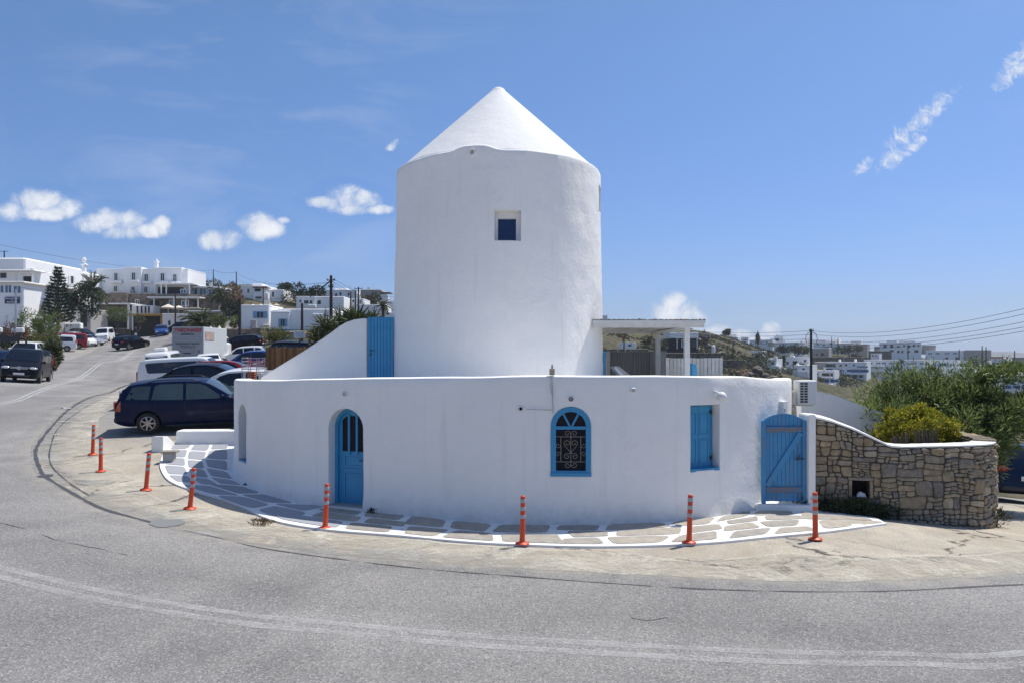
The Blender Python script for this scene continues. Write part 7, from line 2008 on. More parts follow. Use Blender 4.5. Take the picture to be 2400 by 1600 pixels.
stone_block('stone_building', 'long rubble stone building with blue windows behind white posts', 360, 512, 691, 726, 158, 5, [(362, 710, 22, 12, 'hole'), (404, 711, 16, 14, 'bigblue'), (434, 711, 18, 14, 'bigblue'), (458, 712, 8, 14, 'hole')], extra=[('slab', 344, 468, 697, 2.5, -3, 4, 'white_paint'), ('posts', [361, 408, 436, 464], 698, 722, 2, -2.8)])
# --- shops along the street
GS = 'shops along the far side of the street'
H('shop', 'stone fronted shop with white side columns behind the round street tree', 216, 308, 716, 772, 156, 6, 'far_stone', [(236, 752, 12, 18, 'hole'), (236, 764, 12, 6, 'brown'), (277, 755, 42, 26, 'hole')], GS, 'shop', extra=[('block', 222, 309, 731, 772, -.15, 1, 'grey_plaster'), ('slab', 214, 306, 712, 3, -1.2, 7, 'white_paint'), ('posts', [223, 301], 714, 772, 5, -1.0)], parapet=False)
for (px, py, wp, hp, m_) in ((236, 752, 12, 18, 'dark_interior'), (236, 767, 12, 5, 'brown_wood'), (277, 757, 46, 24, 'dark_interior')):
    t_ = bpy.data.objects[[o.name for o in bpy.data.objects if o.get('label', '').startswith('stone fronted shop')][0]]
    p = at(px, py, 155.75); mb = MB(); mb.box((p.x, 155.72, p.z), (wp / F * 155.7, .12, hp / F * 155.7)); mb.build('shop_front', m_, t_, world=True)
H('restaurant', 'restaurant with ochre awning and white louvred upper storey', 309, 384, 740, 776, 155, 7, 'dark_interior', [], GS, 'restaurant', extra=[('block', 309, 358, 716, 736, -.3, 4, 'far_plaster', 'upper_storey'), ('slab', 308, 382, 738, 5, -1.4, 3, 'ochre'), ('posts', [378, 381], 741, 775, 4, -.8, 'ochre'), ('posts', [311], 741, 775, 3, -.8), ('posts', [322, 332, 341, 349], 718, 734, 3, -.34, 'dark_interior')], parapet=False)
H('white_shop', 'rough white stone shop wall with two dark windows beside the restaurant', 380, 450, 737, 775, 153, 6, 'far_plaster', [(397, 757, 5, 11, D), (424, 759, 22, 9, D)], GS, 'shop')
H('blue_glass_house', 'white house with a band of blue windows and a dark blue sign', -20, 55, 662, 742, 118, 9, 'far_plaster', [(1, 678, 20, 20, 'bigblue'), (20, 678, 18, 20, 'bigblue'), (41, 679, 20, 20, 'bigblue')], GS, 'house', extra=[('slab', -30, 56, 662, 3, -.6, 10, 'cream_plaster'), ('posts', [14, 32], 740, 766, 3, -.2)])
t_ = [o for o in bpy.data.objects if o.get('label', '').startswith('white house with a band')][0]
p = at(28, 704, 117.8); 
sg = thing('shop_sign', 'dark blue sign board with white lettering on the white house', 'sign', (p.x, 117.85, p.z - .6))
mb = MB(); mb.bbox((0, 0, .6), (2.35, .08, 1.05), .01); mb.build('board', 'sign_blue', sg)
lettering('lettering', 'Rooms Studios', .34, 'sign_white', sg, (0, -.05, .88), (1, 0, 0), (0, 0, 1), 0, .01)
lettering('lettering', 'and', .22, 'sign_white', sg, (0, -.05, .62), (1, 0, 0), (0, 0, 1), 0, .006)
lettering('lettering', 'Boat Rental', .34, 'sign_white', sg, (0, -.05, .32), (1, 0, 0), (0, 0, 1), 0, .01)
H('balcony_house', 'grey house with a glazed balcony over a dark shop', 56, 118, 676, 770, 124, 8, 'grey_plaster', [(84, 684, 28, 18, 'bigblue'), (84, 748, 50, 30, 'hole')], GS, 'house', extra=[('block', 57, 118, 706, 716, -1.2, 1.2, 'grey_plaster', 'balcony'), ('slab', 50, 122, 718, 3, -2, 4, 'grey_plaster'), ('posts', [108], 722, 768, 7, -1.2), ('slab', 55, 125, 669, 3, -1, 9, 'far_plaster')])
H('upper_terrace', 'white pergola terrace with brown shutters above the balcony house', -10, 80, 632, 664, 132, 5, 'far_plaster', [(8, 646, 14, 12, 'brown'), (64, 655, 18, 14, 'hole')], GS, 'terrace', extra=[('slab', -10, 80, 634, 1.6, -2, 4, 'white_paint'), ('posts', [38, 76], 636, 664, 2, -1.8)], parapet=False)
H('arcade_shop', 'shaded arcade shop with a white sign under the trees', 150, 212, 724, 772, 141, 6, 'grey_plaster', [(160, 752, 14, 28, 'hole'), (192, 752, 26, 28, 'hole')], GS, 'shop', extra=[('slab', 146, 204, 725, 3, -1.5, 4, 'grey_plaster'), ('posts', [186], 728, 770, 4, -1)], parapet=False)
sg = thing('white_sign', 'small white letters on the edge of the arcade roof', 'sign', at(195, 729, 139.4))
lettering('lettering', 'Sala Two', 1.0, 'sign_white', sg, (0, 0, 0), (1, 0, 0), (0, 0, 1), .15, .02)
sg = thing('blue_banner', 'narrow dark blue banner hanging beside the arcade shop', 'banner', at(200, 762, 139))
mb = MB(); mb.bbox((0, 0, 1.0), (.65, .06, 1.9), .01); mb.build('cloth', 'sign_blue', sg); mb = MB(); mb.tube([(.36, 0, -.3), (.36, 0, 2.1)], .03, 6); mb.build('pole', 'metal', sg)
H('lettered_wall', 'low white wall with small dark letters behind the parked off road car', 122, 188, 757, 774, 128, 1, 'far_plaster', [], GS, 'wall', parapet=False)
lettering('lettering', 'Ρ.Υ.', .7, 'ink_dark', [o for o in bpy.data.objects if o.get('label', '').startswith('low white wall with small')][0], (.6, -.06, .7), (1, 0, 0), (0, 0, 1))
H('outside_stairs', 'white outside staircase between the arcade and the stone fronted shop', 206, 222, 742, 772, 150, 4, 'far_plaster', [], GS, 'stairs', parapet=False, extra=[('slab', 204, 222, 744 + 5 * k, 1.5, -.4 - .3 * k, 1, 'white_paint') for k in range(5)])
# parasols and light roofs on the restaurant terrace
def parasol(label, px, pyb, pyt, wpx, Y):
    b_ = at(px, pyb, Y); h = (pyb - pyt) / F * Y; w = wpx / F * Y / 2
    t = thing('parasol', label, 'parasol', b_, 0, 'parasols on the restaurant terrace')
    mb = MB(); mb.tube([(0, 0, 0), (0, 0, h * .95)], .05, 6); mb.build('pole', 'white_paint', t)
    mb = MB(); mb.lathe([(.02, h), (w * .5, h * .84), (w, h * .66), (w * .98, h * .58), (w * .5, h * .80), (.02, h * .95)], 8); mb.build('canopy', 'canvas', t)
parasol('cream parasol left on the restaurant terrace beside the thin pole', 394, 737, 713, 34, 150)
parasol('cream parasol right of the thin pole on the restaurant terrace', 419, 738, 716, 32, 150)
parasol('white parasol on the terrace below the white villa', 648, 722, 712, 16, 120)
parasol('small white parasol beside the other one below the white villa', 632, 722, 711, 16, 122)
parasol('small cream parasol near the box truck roof', 494, 790, 764, 14, 75)
parasol('small cream parasol right of the one near the box truck', 514, 790, 763, 14, 78)
H('terrace_roof', 'long slanted white terrace roof over the restaurant seating', 440, 556, 728, 745, 146, 3, 'grey_plaster', [(480, 739, 60, 8, 'hole')], GS, 'roof', parapet=False, extra=[('slab', 396, 470, 722, 2, -2, 4, 'canvas'), ('slab', 430, 556, 729, 2.5, -2.5, 6, 'white_paint'), ('posts', [520, 534, 548], 730, 776, 2, -2), ('block', 545, 556, 738, 770, -1, 2, 'far_plaster')])
stone_block('stone_shed', 'low dark stone shed wall behind the white van', 526, 612, 770, 800, 88, 4, [(573, 785, 8, 6, 'hole')], extra=[('block', 588, 612, 768, 800, -.6, 3, 'far_stone'), ('slab', 550, 580, 790, 1.2, -1.2, 2, 'white_paint')])
# --- white houses between the car park and the tower
GM = 'white houses behind the car park'
H('white_house', 'plain white cube house with one blue shuttered window', 564, 630, 718, 772, 96, 6, 'far_plaster', [(610, 738, 18, 16, 'pale')], GM, extra=[('block', 589, 594, 713, 719, 2, .5, 'far_plaster', 'chimney'), ('block', 608, 613, 713, 719, 2, .5, 'far_plaster', 'chimney'), ('block', 630, 660, 726, 770, 1.2, 5, 'far_plaster'), ('block', 614, 631, 760, 772, -.4, .3, 'cream_plaster')])
H('blue_door_house', 'white house with blue door and steps beside the slim pole', 634, 678, 733, 782, 90, 6, 'far_plaster', [(663, 756, 11, 18, 'pale'), (655, 776, 30, 7, 'blue')], GM, extra=[('block', 650, 680, 724, 760, .6, 5, 'far_plaster'), ('block', 678, 780, 724, 776, .4, 6, 'far_plaster'), ('block', 732, 756, 735, 743, .1, .4, 'white_paint', 'panel')])
H('garden_wall', 'grey retaining wall below the blue door house', 636, 770, 776, 806, 80, 1, 'grey_plaster', [], GM, 'wall', parapet=False)
H('white_villa', 'two storey white villa with rounded corners left of the utility pole', 694, 745, 697, 728, 145, 8, 'far_plaster', [(704, 706, 4, 5, D), (718, 708, 10, 7, D), (729, 708, 5, 7, D), (748, 709, 8, 9, D, -1.0), (775, 706, 5, 8, D, -1.0)], GM, extra=[('block', 738, 806, 695, 728, -1.0, 8, 'far_plaster'), ('block', 722, 740, 714, 722, -2.2, 1, 'far_plaster', 'balcony'), ('posts', [708, 737], 698, 714, 4, -1.4)])
H('white_villa', 'white villa with round end wall right of the utility pole', 798, 852, 702, 732, 150, 7, 'far_plaster', [(810, 707, 9, 9, 'pale'), (828, 706, 4, 5, D), (845, 708, 5, 10, 'white')], GM)
H('white_villa', 'low white villa roof behind the tall yucca', 842, 905, 716, 736, 135, 6, 'far_plaster', [], GM)
H('white_villa', 'small white house touching the top of the upper blue door', 888, 930, 735, 752, 120, 6, 'far_plaster', [], GM)
H('white_villa', 'white villa with balcony and tall arched windows on the ridge', 564, 626, 672, 718, 190, 10, 'far_plaster', [(566, 683, 5, 8, D), (582, 682, 4, 9, D), (604, 680, 14, 6, 'hole'), (640, 690, 4, 12, D, .5), (606, 698, 14, 5, D, -1.5)], GM, extra=[('block', 592, 628, 687, 718, -1.5, 6, 'far_plaster'), ('block', 626, 664, 679, 716, .5, 8, 'far_plaster'), ('block', 591, 614, 665, 674, 4, 5, 'far_plaster'), ('slab', 592, 626, 674, 2, -1.2, 3, 'brown_wood'), ('posts', [615], 682, 700, 3, -2)])
H('white_villa', 'flat white villa with two windows on the ridge behind the utility pole', 763, 836, 681, 704, 205, 8, 'far_plaster', [(798, 689, 4, 8, D), (817, 690, 4, 7, D), (788, 692, 5, 8, D)], GM, extra=[('block', 785, 812, 676, 683, 3, 4, 'far_plaster')])
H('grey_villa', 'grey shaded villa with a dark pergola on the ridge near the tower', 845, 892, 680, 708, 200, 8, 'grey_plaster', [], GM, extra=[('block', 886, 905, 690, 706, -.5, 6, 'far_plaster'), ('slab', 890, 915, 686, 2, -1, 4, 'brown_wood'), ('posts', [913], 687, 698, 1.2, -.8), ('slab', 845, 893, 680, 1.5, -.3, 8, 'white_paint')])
H('white_villa', 'small white building at the tower edge on the hillside', 905, 940, 708, 720, 160, 6, 'far_plaster', [], GM)
# --- view under the pergola
GP = 'houses seen under the pergola'
H('white_house', 'row of white houses with small dark windows seen left under the pergola', 1416, 1470, 781, 800, 240, 6, 'far_plaster', [(1421, 794, 4, 5, D), (1431, 795, 3, 4, D), (1442, 794, 6, 5, 'white'), (1462, 795, 5, 4, D)], GP, extra=[('block', 1440, 1478, 791, 799, -3, 2, 'far_plaster')])
H('pink_house', 'pinkish house with two dark openings under the pergola', 1477, 1500, 785, 800, 235, 5, 'beige_plaster', [(1481, 795, 4, 7, D), (1489, 796, 4, 6, D)], GP)
H('white_house', 'small white cube house with one window under the pergola', 1456, 1491, 804, 817, 170, 5, 'far_plaster', [(1476, 809, 7, 4, D)], GP)
H('stone_terrace', 'dark terrace wall with white posts under the pergola', 1416, 1520, 817, 828, 150, 2, 'far_stone', [], GP, 'wall', parapet=False, extra=[('posts', [1425, 1448, 1465, 1477], 818, 826, 1, -.3)])
H('glass_villa', 'dark glass villa with a white flat top behind the pergola posts', 1569, 1637, 790, 818, 190, 8, 'dark_interior', [(1580, 806, 16, 20, 'hole'), (1606, 805, 18, 18, 'bigblue'), (1628, 806, 14, 18, D)], GP, extra=[('block', 1569, 1637, 779, 793, -.4, 8, 'far_plaster', 'upper_storey'), ('posts', [1587, 1634], 790, 818, 2, -1)], parapet=False)
H('hill_ruin', 'small pale house left at the tower edge above the pergola roof', 1412, 1424, 740, 760, 330, 6, 'far_plaster', [], GP)
t = thing('water_tank', 'small white domed tank on the scrub slope', 'tank', at(1672, 822, 190)); mb = MB(); mb.lathe([(.5, -.5), (.5, 1.0), (.4, 1.3), (.2, 1.45), (.01, 1.5)], 12); mb.build('body', 'far_plaster', t, smooth=True)
# ------------------------------------------------------------------ far hillside across the valley
GR = 'white houses across the valley'
B_ = 'blue'; Wt = 'white'
H('far_house', 'stepped white house on the shoulder of the brown hill', 1694, 1729, 791, 808, 300, 8, 'far_plaster', [(1708, 797, 3, 3, D), (1720, 797, 3, 3, D)], GR, extra=[('block', 1682, 1721, 783, 793, 2, 6, 'far_plaster'), ('block', 1693, 1697, 786, 791, 1.9, .2, 'window_dark', 'window')])
H('far_house', 'small white house with grey base right of the stepped one', 1729, 1753, 791, 806, 330, 6, 'far_plaster', [(1735, 797, 4, 4, D), (1747, 796, 3, 3, D), (1740, 803, 14, 5, 'hole')], GR)
H('far_house', 'long low white row of houses on the ridge with a pointed tree', 1752, 1810, 797, 809, 385, 6, 'far_plaster', [(1760, 803, 2, 3, D), (1772, 803, 2, 3, D), (1784, 803, 2, 3, D), (1797, 802, 3, 3, D)], GR)
H('far_house', 'white ridge house with a blue door', 1814, 1834, 789, 803, 390, 6, 'far_plaster', [(1821, 796, 5, 6, 'blue')], GR, extra=[('block', 1803, 1815, 792, 803, 1, 5, 'far_plaster')])
H('far_house', 'broad white house with vaulted roofs and three windows above dark shrubs', 1813, 1872, 803, 824, 330, 8, 'far_plaster', [(1834, 813, 5, 3, D), (1849, 812, 5, 3, D), (1864, 812, 4, 3, D)], GR, extra=[('block', 1850, 1872, 799, 805, 2, 6, 'far_plaster'), ('block', 1802, 1814, 801, 812, -1, 4, 'beige_plaster')])
H('far_house', 'white house beside the tall utility pole on the ridge', 1873, 1900, 803, 822, 340, 8, 'far_plaster', [(1880, 810, 3, 4, D), (1889, 811, 3, 4, D), (1895, 808, 2, 3, D)], GR, extra=[('block', 1850, 1905, 796, 804, 12, 6, 'far_plaster')])
H('far_house', 'long white bungalow with a row of doors on the brown slope', 1736, 1785, 823, 837, 262, 6, 'far_plaster', [(1758, 829, 4, 6, 'white'), (1765, 830, 3, 6, D), (1772, 830, 3, 6, D), (1780, 829, 5, 5, 'white'), (1739, 830, 3, 3, D)], GR, extra=[('block', 1736, 1752, 824, 836, -1, 2, 'grey_plaster')])
H('far_house', 'white house with a chimney tower and sloping garden wall', 1796, 1820, 842, 862, 232, 6, 'far_plaster', [(1811, 851, 8, 4, D)], GR, extra=[('block', 1816, 1820, 836, 846, 0, 1, 'far_plaster', 'chimney'), ('block', 1805, 1830, 856, 868, -1, 2, 'far_plaster'), ('block', 1790, 1798, 838, 846, 2, 3, 'grey_plaster'), ('block', 1829, 1838, 862, 870, 0, 2, 'far_plaster')])
H('far_house', 'white house with a curved gable and arched windows', 1843, 1895, 838, 860, 245, 7, 'far_plaster', [(1847, 850, 5, 6, D), (1864, 850, 10, 9, D), (1886, 846, 5, 7, D)], GR, extra=[('block', 1853, 1862, 834, 840, 0, 4, 'far_plaster')])
H('far_house', 'two storey white house below the curved gable', 1861, 1900, 857, 884, 215, 7, 'far_plaster', [(1883, 864, 5, 4, D), (1866, 864, 4, 3, D), (1884, 874, 3, 3, D), (1866, 884, 3, 3, D)], GR, extra=[('block', 1876, 1900, 868, 884, -1.2, 1.2, 'far_plaster', 'terrace'), ('block', 1861, 1866, 851, 858, 1, 1, 'far_plaster', 'chimney')])
H('far_house', 'cream plaster cube behind the curved gable', 1826, 1851, 829, 842, 275, 5, 'cream_plaster', [], GR)
H('far_house', 'plain cream house with a small arch right of the utility pole', 1904, 1941, 816, 838, 330, 7, 'beige_plaster', [(1915, 830, 3, 4, D), (1927, 830, 6, 6, D)], GR, extra=[('slab', 1903, 1942, 816, 2, -.3, 7, 'far_plaster')])
H('far_house', 'pale three step house group on the skyline right of the pole', 1907, 1957, 802, 820, 425, 8, 'far_plaster', [(1918, 807, 5, 3, D), (1931, 808, 5, 3, D), (1947, 806, 6, 3, D)], GR, extra=[('block', 1919, 1956, 795, 804, 3, 6, 'far_plaster'), ('block', 1934, 1955, 811, 820, -2, 4, 'grey_plaster')])
H('far_house', 'pale house with two blue windows on the skyline', 1957, 1997, 805, 822, 420, 8, 'cream_plaster', [(1967, 811, 3, 4, D), (1979, 812, 4, 5, B_), (1990, 811, 3, 5, D)], GR)
H('far_house', 'grey beige skyline house with a rooftop hut', 1994, 2031, 807, 824, 430, 8, 'beige_plaster', [(2001, 811, 4, 3, D), (2011, 811, 4, 3, D), (2004, 815, 3, 2, D)], GR, extra=[('block', 1988, 2010, 798, 808, 3, 4, 'far_plaster')])
H('far_hotel', 'three storey white hotel with arched windows highest on the skyline', 2066, 2153, 803, 832, 385, 9, 'far_plaster', [(2078, 811, 7, 8, D), (2092, 811, 6, 8, D), (2106, 812, 6, 6, Wt), (2118, 810, 4, 4, D), (2128, 812, 5, 6, D), (2138, 810, 4, 5, D), (2147, 810, 3, 4, D), (2092, 822, 8, 5, D), (2106, 824, 5, 6, D), (2114, 824, 4, 6, D), (2127, 824, 6, 4, D), (2143, 823, 8, 6, D)], GR, 'hotel', extra=[('slab', 2077, 2098, 800, 1.5, 2, 6, 'dark_interior'), ('slab', 2103, 2136, 800, 1.5, 2, 6, 'dark_interior'), ('block', 2055, 2067, 811, 826, 0, 6, 'beige_plaster'), ('block', 2152, 2180, 809, 830, 1, 6, 'beige_plaster'), ('block', 2160, 2171, 818, 828, .8, .3, 'grey_plaster', 'window')])
H('far_hotel', 'long white building with four wide windows behind the power poles', 2175, 2252, 822, 846, 375, 8, 'far_plaster', [(2184, 828, 9, 5, 'bigblue'), (2200, 828, 9, 5, 'bigblue'), (2219, 828, 11, 5, 'bigblue'), (2235, 828, 10, 5, 'bigblue'), (2176, 837, 3, 3, D), (2189, 837, 3, 3, D), (2218, 839, 6, 4, D), (2240, 839, 8, 5, D)], GR, 'hotel', extra=[('block', 2250, 2303, 820, 844, 1, 7, 'beige_plaster'), ('block', 2262, 2266, 836, 841, .9, .3, 'window_dark', 'window')])
H('far_hotel', 'white terraced hotel with dark blue balconies above the oleander', 1937, 2027, 849, 888, 268, 8, 'far_plaster', [(1946, 856, 16, 7, D), (1957, 856, 5, 8, D), (1971, 856, 5, 5, D), (1983, 855, 5, 5, D), (2000, 855, 6, 6, Wt), (2018, 859, 13, 4, 'pale'), (1942, 866, 12, 5, B_), (1972, 869, 6, 5, B_), (1992, 868, 8, 5, B_), (2004, 868, 12, 7, B_), (2020, 868, 12, 7, B_), (1988, 880, 4, 7, B_), (2002, 880, 6, 7, B_), (2015, 881, 5, 6, B_)], GR, 'hotel', extra=[('block', 1912, 1938, 848, 870, 0, 7, 'cream_plaster'), ('block', 1970, 2028, 874, 877, -1.4, 1.4, 'far_plaster', 'balcony'), ('block', 1954, 1958, 842, 850, 3, 1, 'far_plaster', 'chimney'), ('block', 1988, 1992, 841, 850, 3, 1, 'far_plaster', 'chimney')])  # left cream wing: its shade is put into the darker plaster
H('far_hotel', 'long white hotel wing with a row of recessed balconies', 2031, 2157, 844, 872, 288, 8, 'far_plaster', [(2046, 851, 10, 5, Wt), (2062, 851, 10, 5, Wt), (2074, 851, 10, 5, Wt), (2090, 851, 12, 5, Wt), (2103, 850, 5, 5, D), (2136, 851, 14, 5, Wt), (2152, 851, 8, 5, Wt), (2099, 864, 4, 5, D), (2107, 864, 4, 5, D), (2129, 865, 5, 4, D), (2138, 865, 4, 5, D)], GR, 'hotel', extra=[('block', 2042, 2084, 857, 872, -2, 2, 'white_paint', 'terrace'), ('block', 2050, 2080, 860, 862, -2.2, .2, 'grey_plaster', 'railing')])
H('far_hotel', 'white hotel wing with rounded corners right of the long one', 2160, 2240, 845, 872, 286, 8, 'far_plaster', [(2176, 853, 12, 6, Wt), (2192, 853, 9, 6, Wt), (2209, 854, 16, 7, 'pale'), (2228, 854, 12, 6, Wt)], GR, 'hotel', extra=[('block', 2160, 2250, 872, 880, -4, 3, 'far_plaster')])
H('far_house', 'white house with two deep blue shaded porches beside the utility pole', 1880, 1953, 869, 896, 235, 7, 'far_plaster', [(1910, 876, 3, 4, D), (1916, 876, 3, 4, D), (1938, 877, 24, 7, 'brown'), (1940, 891, 24, 7, B_), (1884, 876, 3, 3, D)], GR, extra=[('block', 1926, 1956, 882, 885, -1.8, 1.8, 'far_plaster', 'balcony'), ('posts', [1927, 1951], 870, 897, 2, -1.6), ('block', 1924, 1962, 898, 904, -3, 4, 'far_plaster', 'terrace')])
H('blue_window_house', 'white house with big blue windows at the right picture edge', 2347, 2450, 883, 930, 235, 9, 'far_plaster', [(2365, 892, 10, 9, B_), (2384, 890, 9, 6, B_), (2400, 892, 8, 9, B_), (2367, 907, 9, 8, B_), (2385, 906, 8, 7, B_), (2401, 906, 6, 10, B_)], GR, extra=[('block', 2340, 2420, 874, 885, 3, 5, 'far_plaster'), ('block', 2355, 2365, 911, 926, -3, 3, 'far_plaster')])
H('far_house', 'low white house with one window behind the oleander top', 2276, 2338, 872, 892, 262, 7, 'far_plaster', [(2314, 879, 6, 5, 'pale')], GR, extra=[('block', 2240, 2290, 880, 890, 1, 5, 'far_plaster')])
H('red_roof_house', 'small white house with a red tiled roof', 2326, 2351, 838, 854, 350, 6, 'far_plaster', [(2342, 846, 2, 3, D)], GR, parapet=False, extra=[('slab', 2325, 2350, 837, 3, -.3, 6.5, 'terracotta'), ('block', 2346, 2350, 833, 840, 2, 1, 'far_plaster', 'chimney')])
H('far_house', 'dark roofed house at the right picture edge on the ridge', 2379, 2440, 840, 862, 340, 7, 'beige_plaster', [(2392, 851, 10, 6, D)], GR, extra=[('slab', 2376, 2440, 838, 2, -.6, 8, 'grey_plaster')])
H('cream_wall', 'cream retaining wall below the red roofed house', 2330, 2362, 855, 868, 300, 4, 'cream_plaster', [], GR, 'wall', parapet=False)
H('far_house', 'tiny white hut on the slope below the skyline hotel', 2041, 2060, 829, 837, 330, 4, 'far_plaster', [(2046, 833, 3, 3, D), (2053, 833, 3, 3, D)], GR)
H('dark_terrace', 'dark stone terrace wall across the slope above the hotels', 1900, 2035, 836, 845, 310, 2, 'far_stone', [], GR, 'wall', parapet=False)
H('dark_terrace', 'reddish dark stone terrace under the skyline hotel', 2040, 2090, 822, 832, 350, 2, 'far_stone', [], GR, 'wall', parapet=False)
H('dark_terrace', 'dark ruined stone wall beside the scrub slope behind the picket fence', 1693, 1740, 842, 856, 175, 2, 'far_stone', [(1706, 850, 3, 6, 'hole')], GR, 'wall', parapet=False)
H('dark_terrace', 'long dark dry stone wall behind the picket fence', 1520, 1690, 826, 834, 150, 1.5, 'far_stone', [], GR, 'wall', parapet=False)
H('white_terrace', 'curved white terrace wall falling right behind the oleander', 2245, 2310, 860, 868, 275, 1, 'far_plaster', [], GR, 'wall', parapet=False)
# dark shrubs between the houses
GB = 'dark shrubs between the far houses'
SHR = [(1760, 850, 832, 60, 230, 'dark shrubs below the long bungalow'), (1795, 845, 822, 46, 245, 'dark green tree clump right of the long bungalow'), (1780, 862, 840, 50, 215, 'dark shrub mass left of the house with the chimney tower'), (1835, 826, 812, 26, 315, 'dark shrub before the vaulted house, left one'), (1862, 827, 810, 34, 315, 'dark shrub before the vaulted house, right one'), (1885, 828, 814, 26, 320, 'dark shrub beside the pole foot'),
       (1835, 856, 838, 26, 250, 'dark shrub between the chimney tower house and the gable'), (1872, 868, 852, 26, 225, 'round dark shrub before the curved gable'), (1965, 900, 870, 32, 240, 'blue green tree beside the porch house'), (1985, 905, 886, 60, 235, 'olive shrubs below the terraced hotel'), (1910, 900, 885, 40, 225, 'grey green shrubs left of the porch house'), (2000, 822, 812, 40, 400, 'grey green shrub below the rooftop hut'), (1975, 826, 816, 40, 395, 'grey shrub below the house with blue windows'),
       (2005, 846, 832, 24, 330, 'dark blue green bush on the terrace'), (2290, 862, 838, 40, 330, 'dark scrub around the double power pole'), (2370, 870, 850, 60, 310, 'dark scrub below the dark roofed house'), (1703, 783, 774, 14, 300, 'small dark tree on the roofline of the stepped house'), (1830, 880, 862, 50, 205, 'green shrubs right above the parapet'), (1720, 880, 862, 70, 150, 'dry yellow shrub behind the picket fence'), (1520, 812, 790, 30, 180, 'olive tree behind the picket fence'), (1545, 820, 800, 34, 170, 'grey shrub left of the glass villa'), (1650, 806, 782, 20, 215, 'dark shrub right of the glass villa')]
for i, (px, pb, pt, w, Y, lab) in enumerate(SHR):
    bush('far_shrub', lab, px, pb, pt, w, Y, ['dark_leaf', 'scrub_leaf', 'greygreen_leaf'][i % 3] if 'dry' not in lab else 'dry_leaf', 300 + i, 520, GB, leaf=Y * .0026)
t = plant('cypress', 'pointed dark cypress on the ridge row of houses', 'tree', at(1776, 806, 380)); crown_mesh(t, [(0, 0, 2.4, .8, .8, 2.2), (0, 0, 4.2, .35, .35, 1.4)], 500, .8, .35, 'pine_leaf', 401, 12, .4, 1.0)
mb = MB(); mb.tube([(0, 0, -1), (0, 0, 3)], .15, 5); mb.build('trunk', 'bark', t)
palm('tall thin palm standing before the long hotel wing', 2113, 872, 848, 255, 1.7, 402, 22, None, trunk_r=.16)
palm('bare branched dead plant under the pergola', 1462, 822, 792, 110, 1.4, 403, 12, None, 'dry_leaf', .1, 'dead_tree')
# boulders on the scrub slope
GK = 'boulders on the scrub slope'
rk = random.Random(8)
ROCKS = [(1776, 866, 26, 14), (1762, 876, 30, 9), (1745, 880, 26, 8), (1790, 878, 24, 9), (1735, 885, 22, 7), (1812, 884, 26, 7), (1730, 872, 18, 6), (1757, 888, 30, 7), (1800, 890, 26, 6), (1660, 812, 20, 10), (1640, 800, 18, 12), (1655, 790, 20, 14), (1690, 826, 16, 6), (1672, 836, 22, 7)]
for i, (px, py, w, h) in enumerate(ROCKS):
    Y = 150 if py > 860 else 200; q = at(px, py, Y); sx, sz = w / F * Y / 2, h / F * Y / 2
    lab = ['large rounded boulder standing above the rock pile behind the parapet', 'wide flat rock under the large rounded boulder', 'flat dark rock left of the rock pile', 'grey rock right of the large rounded boulder', 'lowest left rock of the pile touching the parapet', 'long low rock at the right end of the rock pile', 'small rock at the top left of the pile', 'broad rock in the front middle of the pile at the parapet', 'low rock at the front right of the pile', 'brown crag beside the white domed tank', 'brown crag left at the hill shoulder by the glass villa', 'tall brown crag on the hill shoulder', 'small rock on the slope right of the domed tank', 'flat rock just above the picket fence'][i]
    o_ = thing('boulder', lab, 'rock', q, 0, GK)
    mb = MB(); mb.ball((0, 0, 0), (2, 2, 2), 12, 8); mb.v = [tuple(Vector((v[0] * sx, v[1] * sx, v[2] * sz * 1.3)) * (1 + .35 * mnoise.noise((v[0] * 1.2 + i * 3, v[1] * 1.2, v[2] * 1.2)))) for v in mb.v]; mb.build('rock', 'rock', o_)
# scrub on the open slopes: nobody could count it
r = np.random.default_rng(77); P, D = [], []
X = r.uniform(20, 170, 60000); Y = r.uniform(95, 420, 60000)
u_ = X / Y; k = (u_ > .10) & (u_ < .36); X, Y = X[k], Y[k]
Zg = G(X, Y); dn = np.array([mnoise.noise((x * .06, y * .06, 0)) for x, y in zip(X, Y)])
k = dn > .02; X, Y, Zg = X[k], Y[k], Zg[k]
X = np.repeat(X, 3) + r.normal(size=3 * len(X)) * .5; Y = np.repeat(Y, 3) + r.normal(size=len(X)) * .5; Zg = np.repeat(Zg, 3) + np.array([(.8 * mnoise.noise((x * .045, y * .045, 3.3)) + .35 * mnoise.noise((x * .16, y * .16, 1.7))) * min(1, (math.hypot(x, y) - 60) / 120) for x, y in zip(X, Y)])
o = leaves('scrub', np.stack([X, Y, Zg + r.uniform(-.1, .25, len(X))], 1), np.stack([r.normal(size=len(X)), r.normal(size=len(X)), np.abs(r.normal(size=len(X))) * .8], 1), .7, .4, 'scrub_leaf', None, 0, 5)
tag(o, 'low dry scrub covering the open hill slopes', 'scrub', kind='stuff')
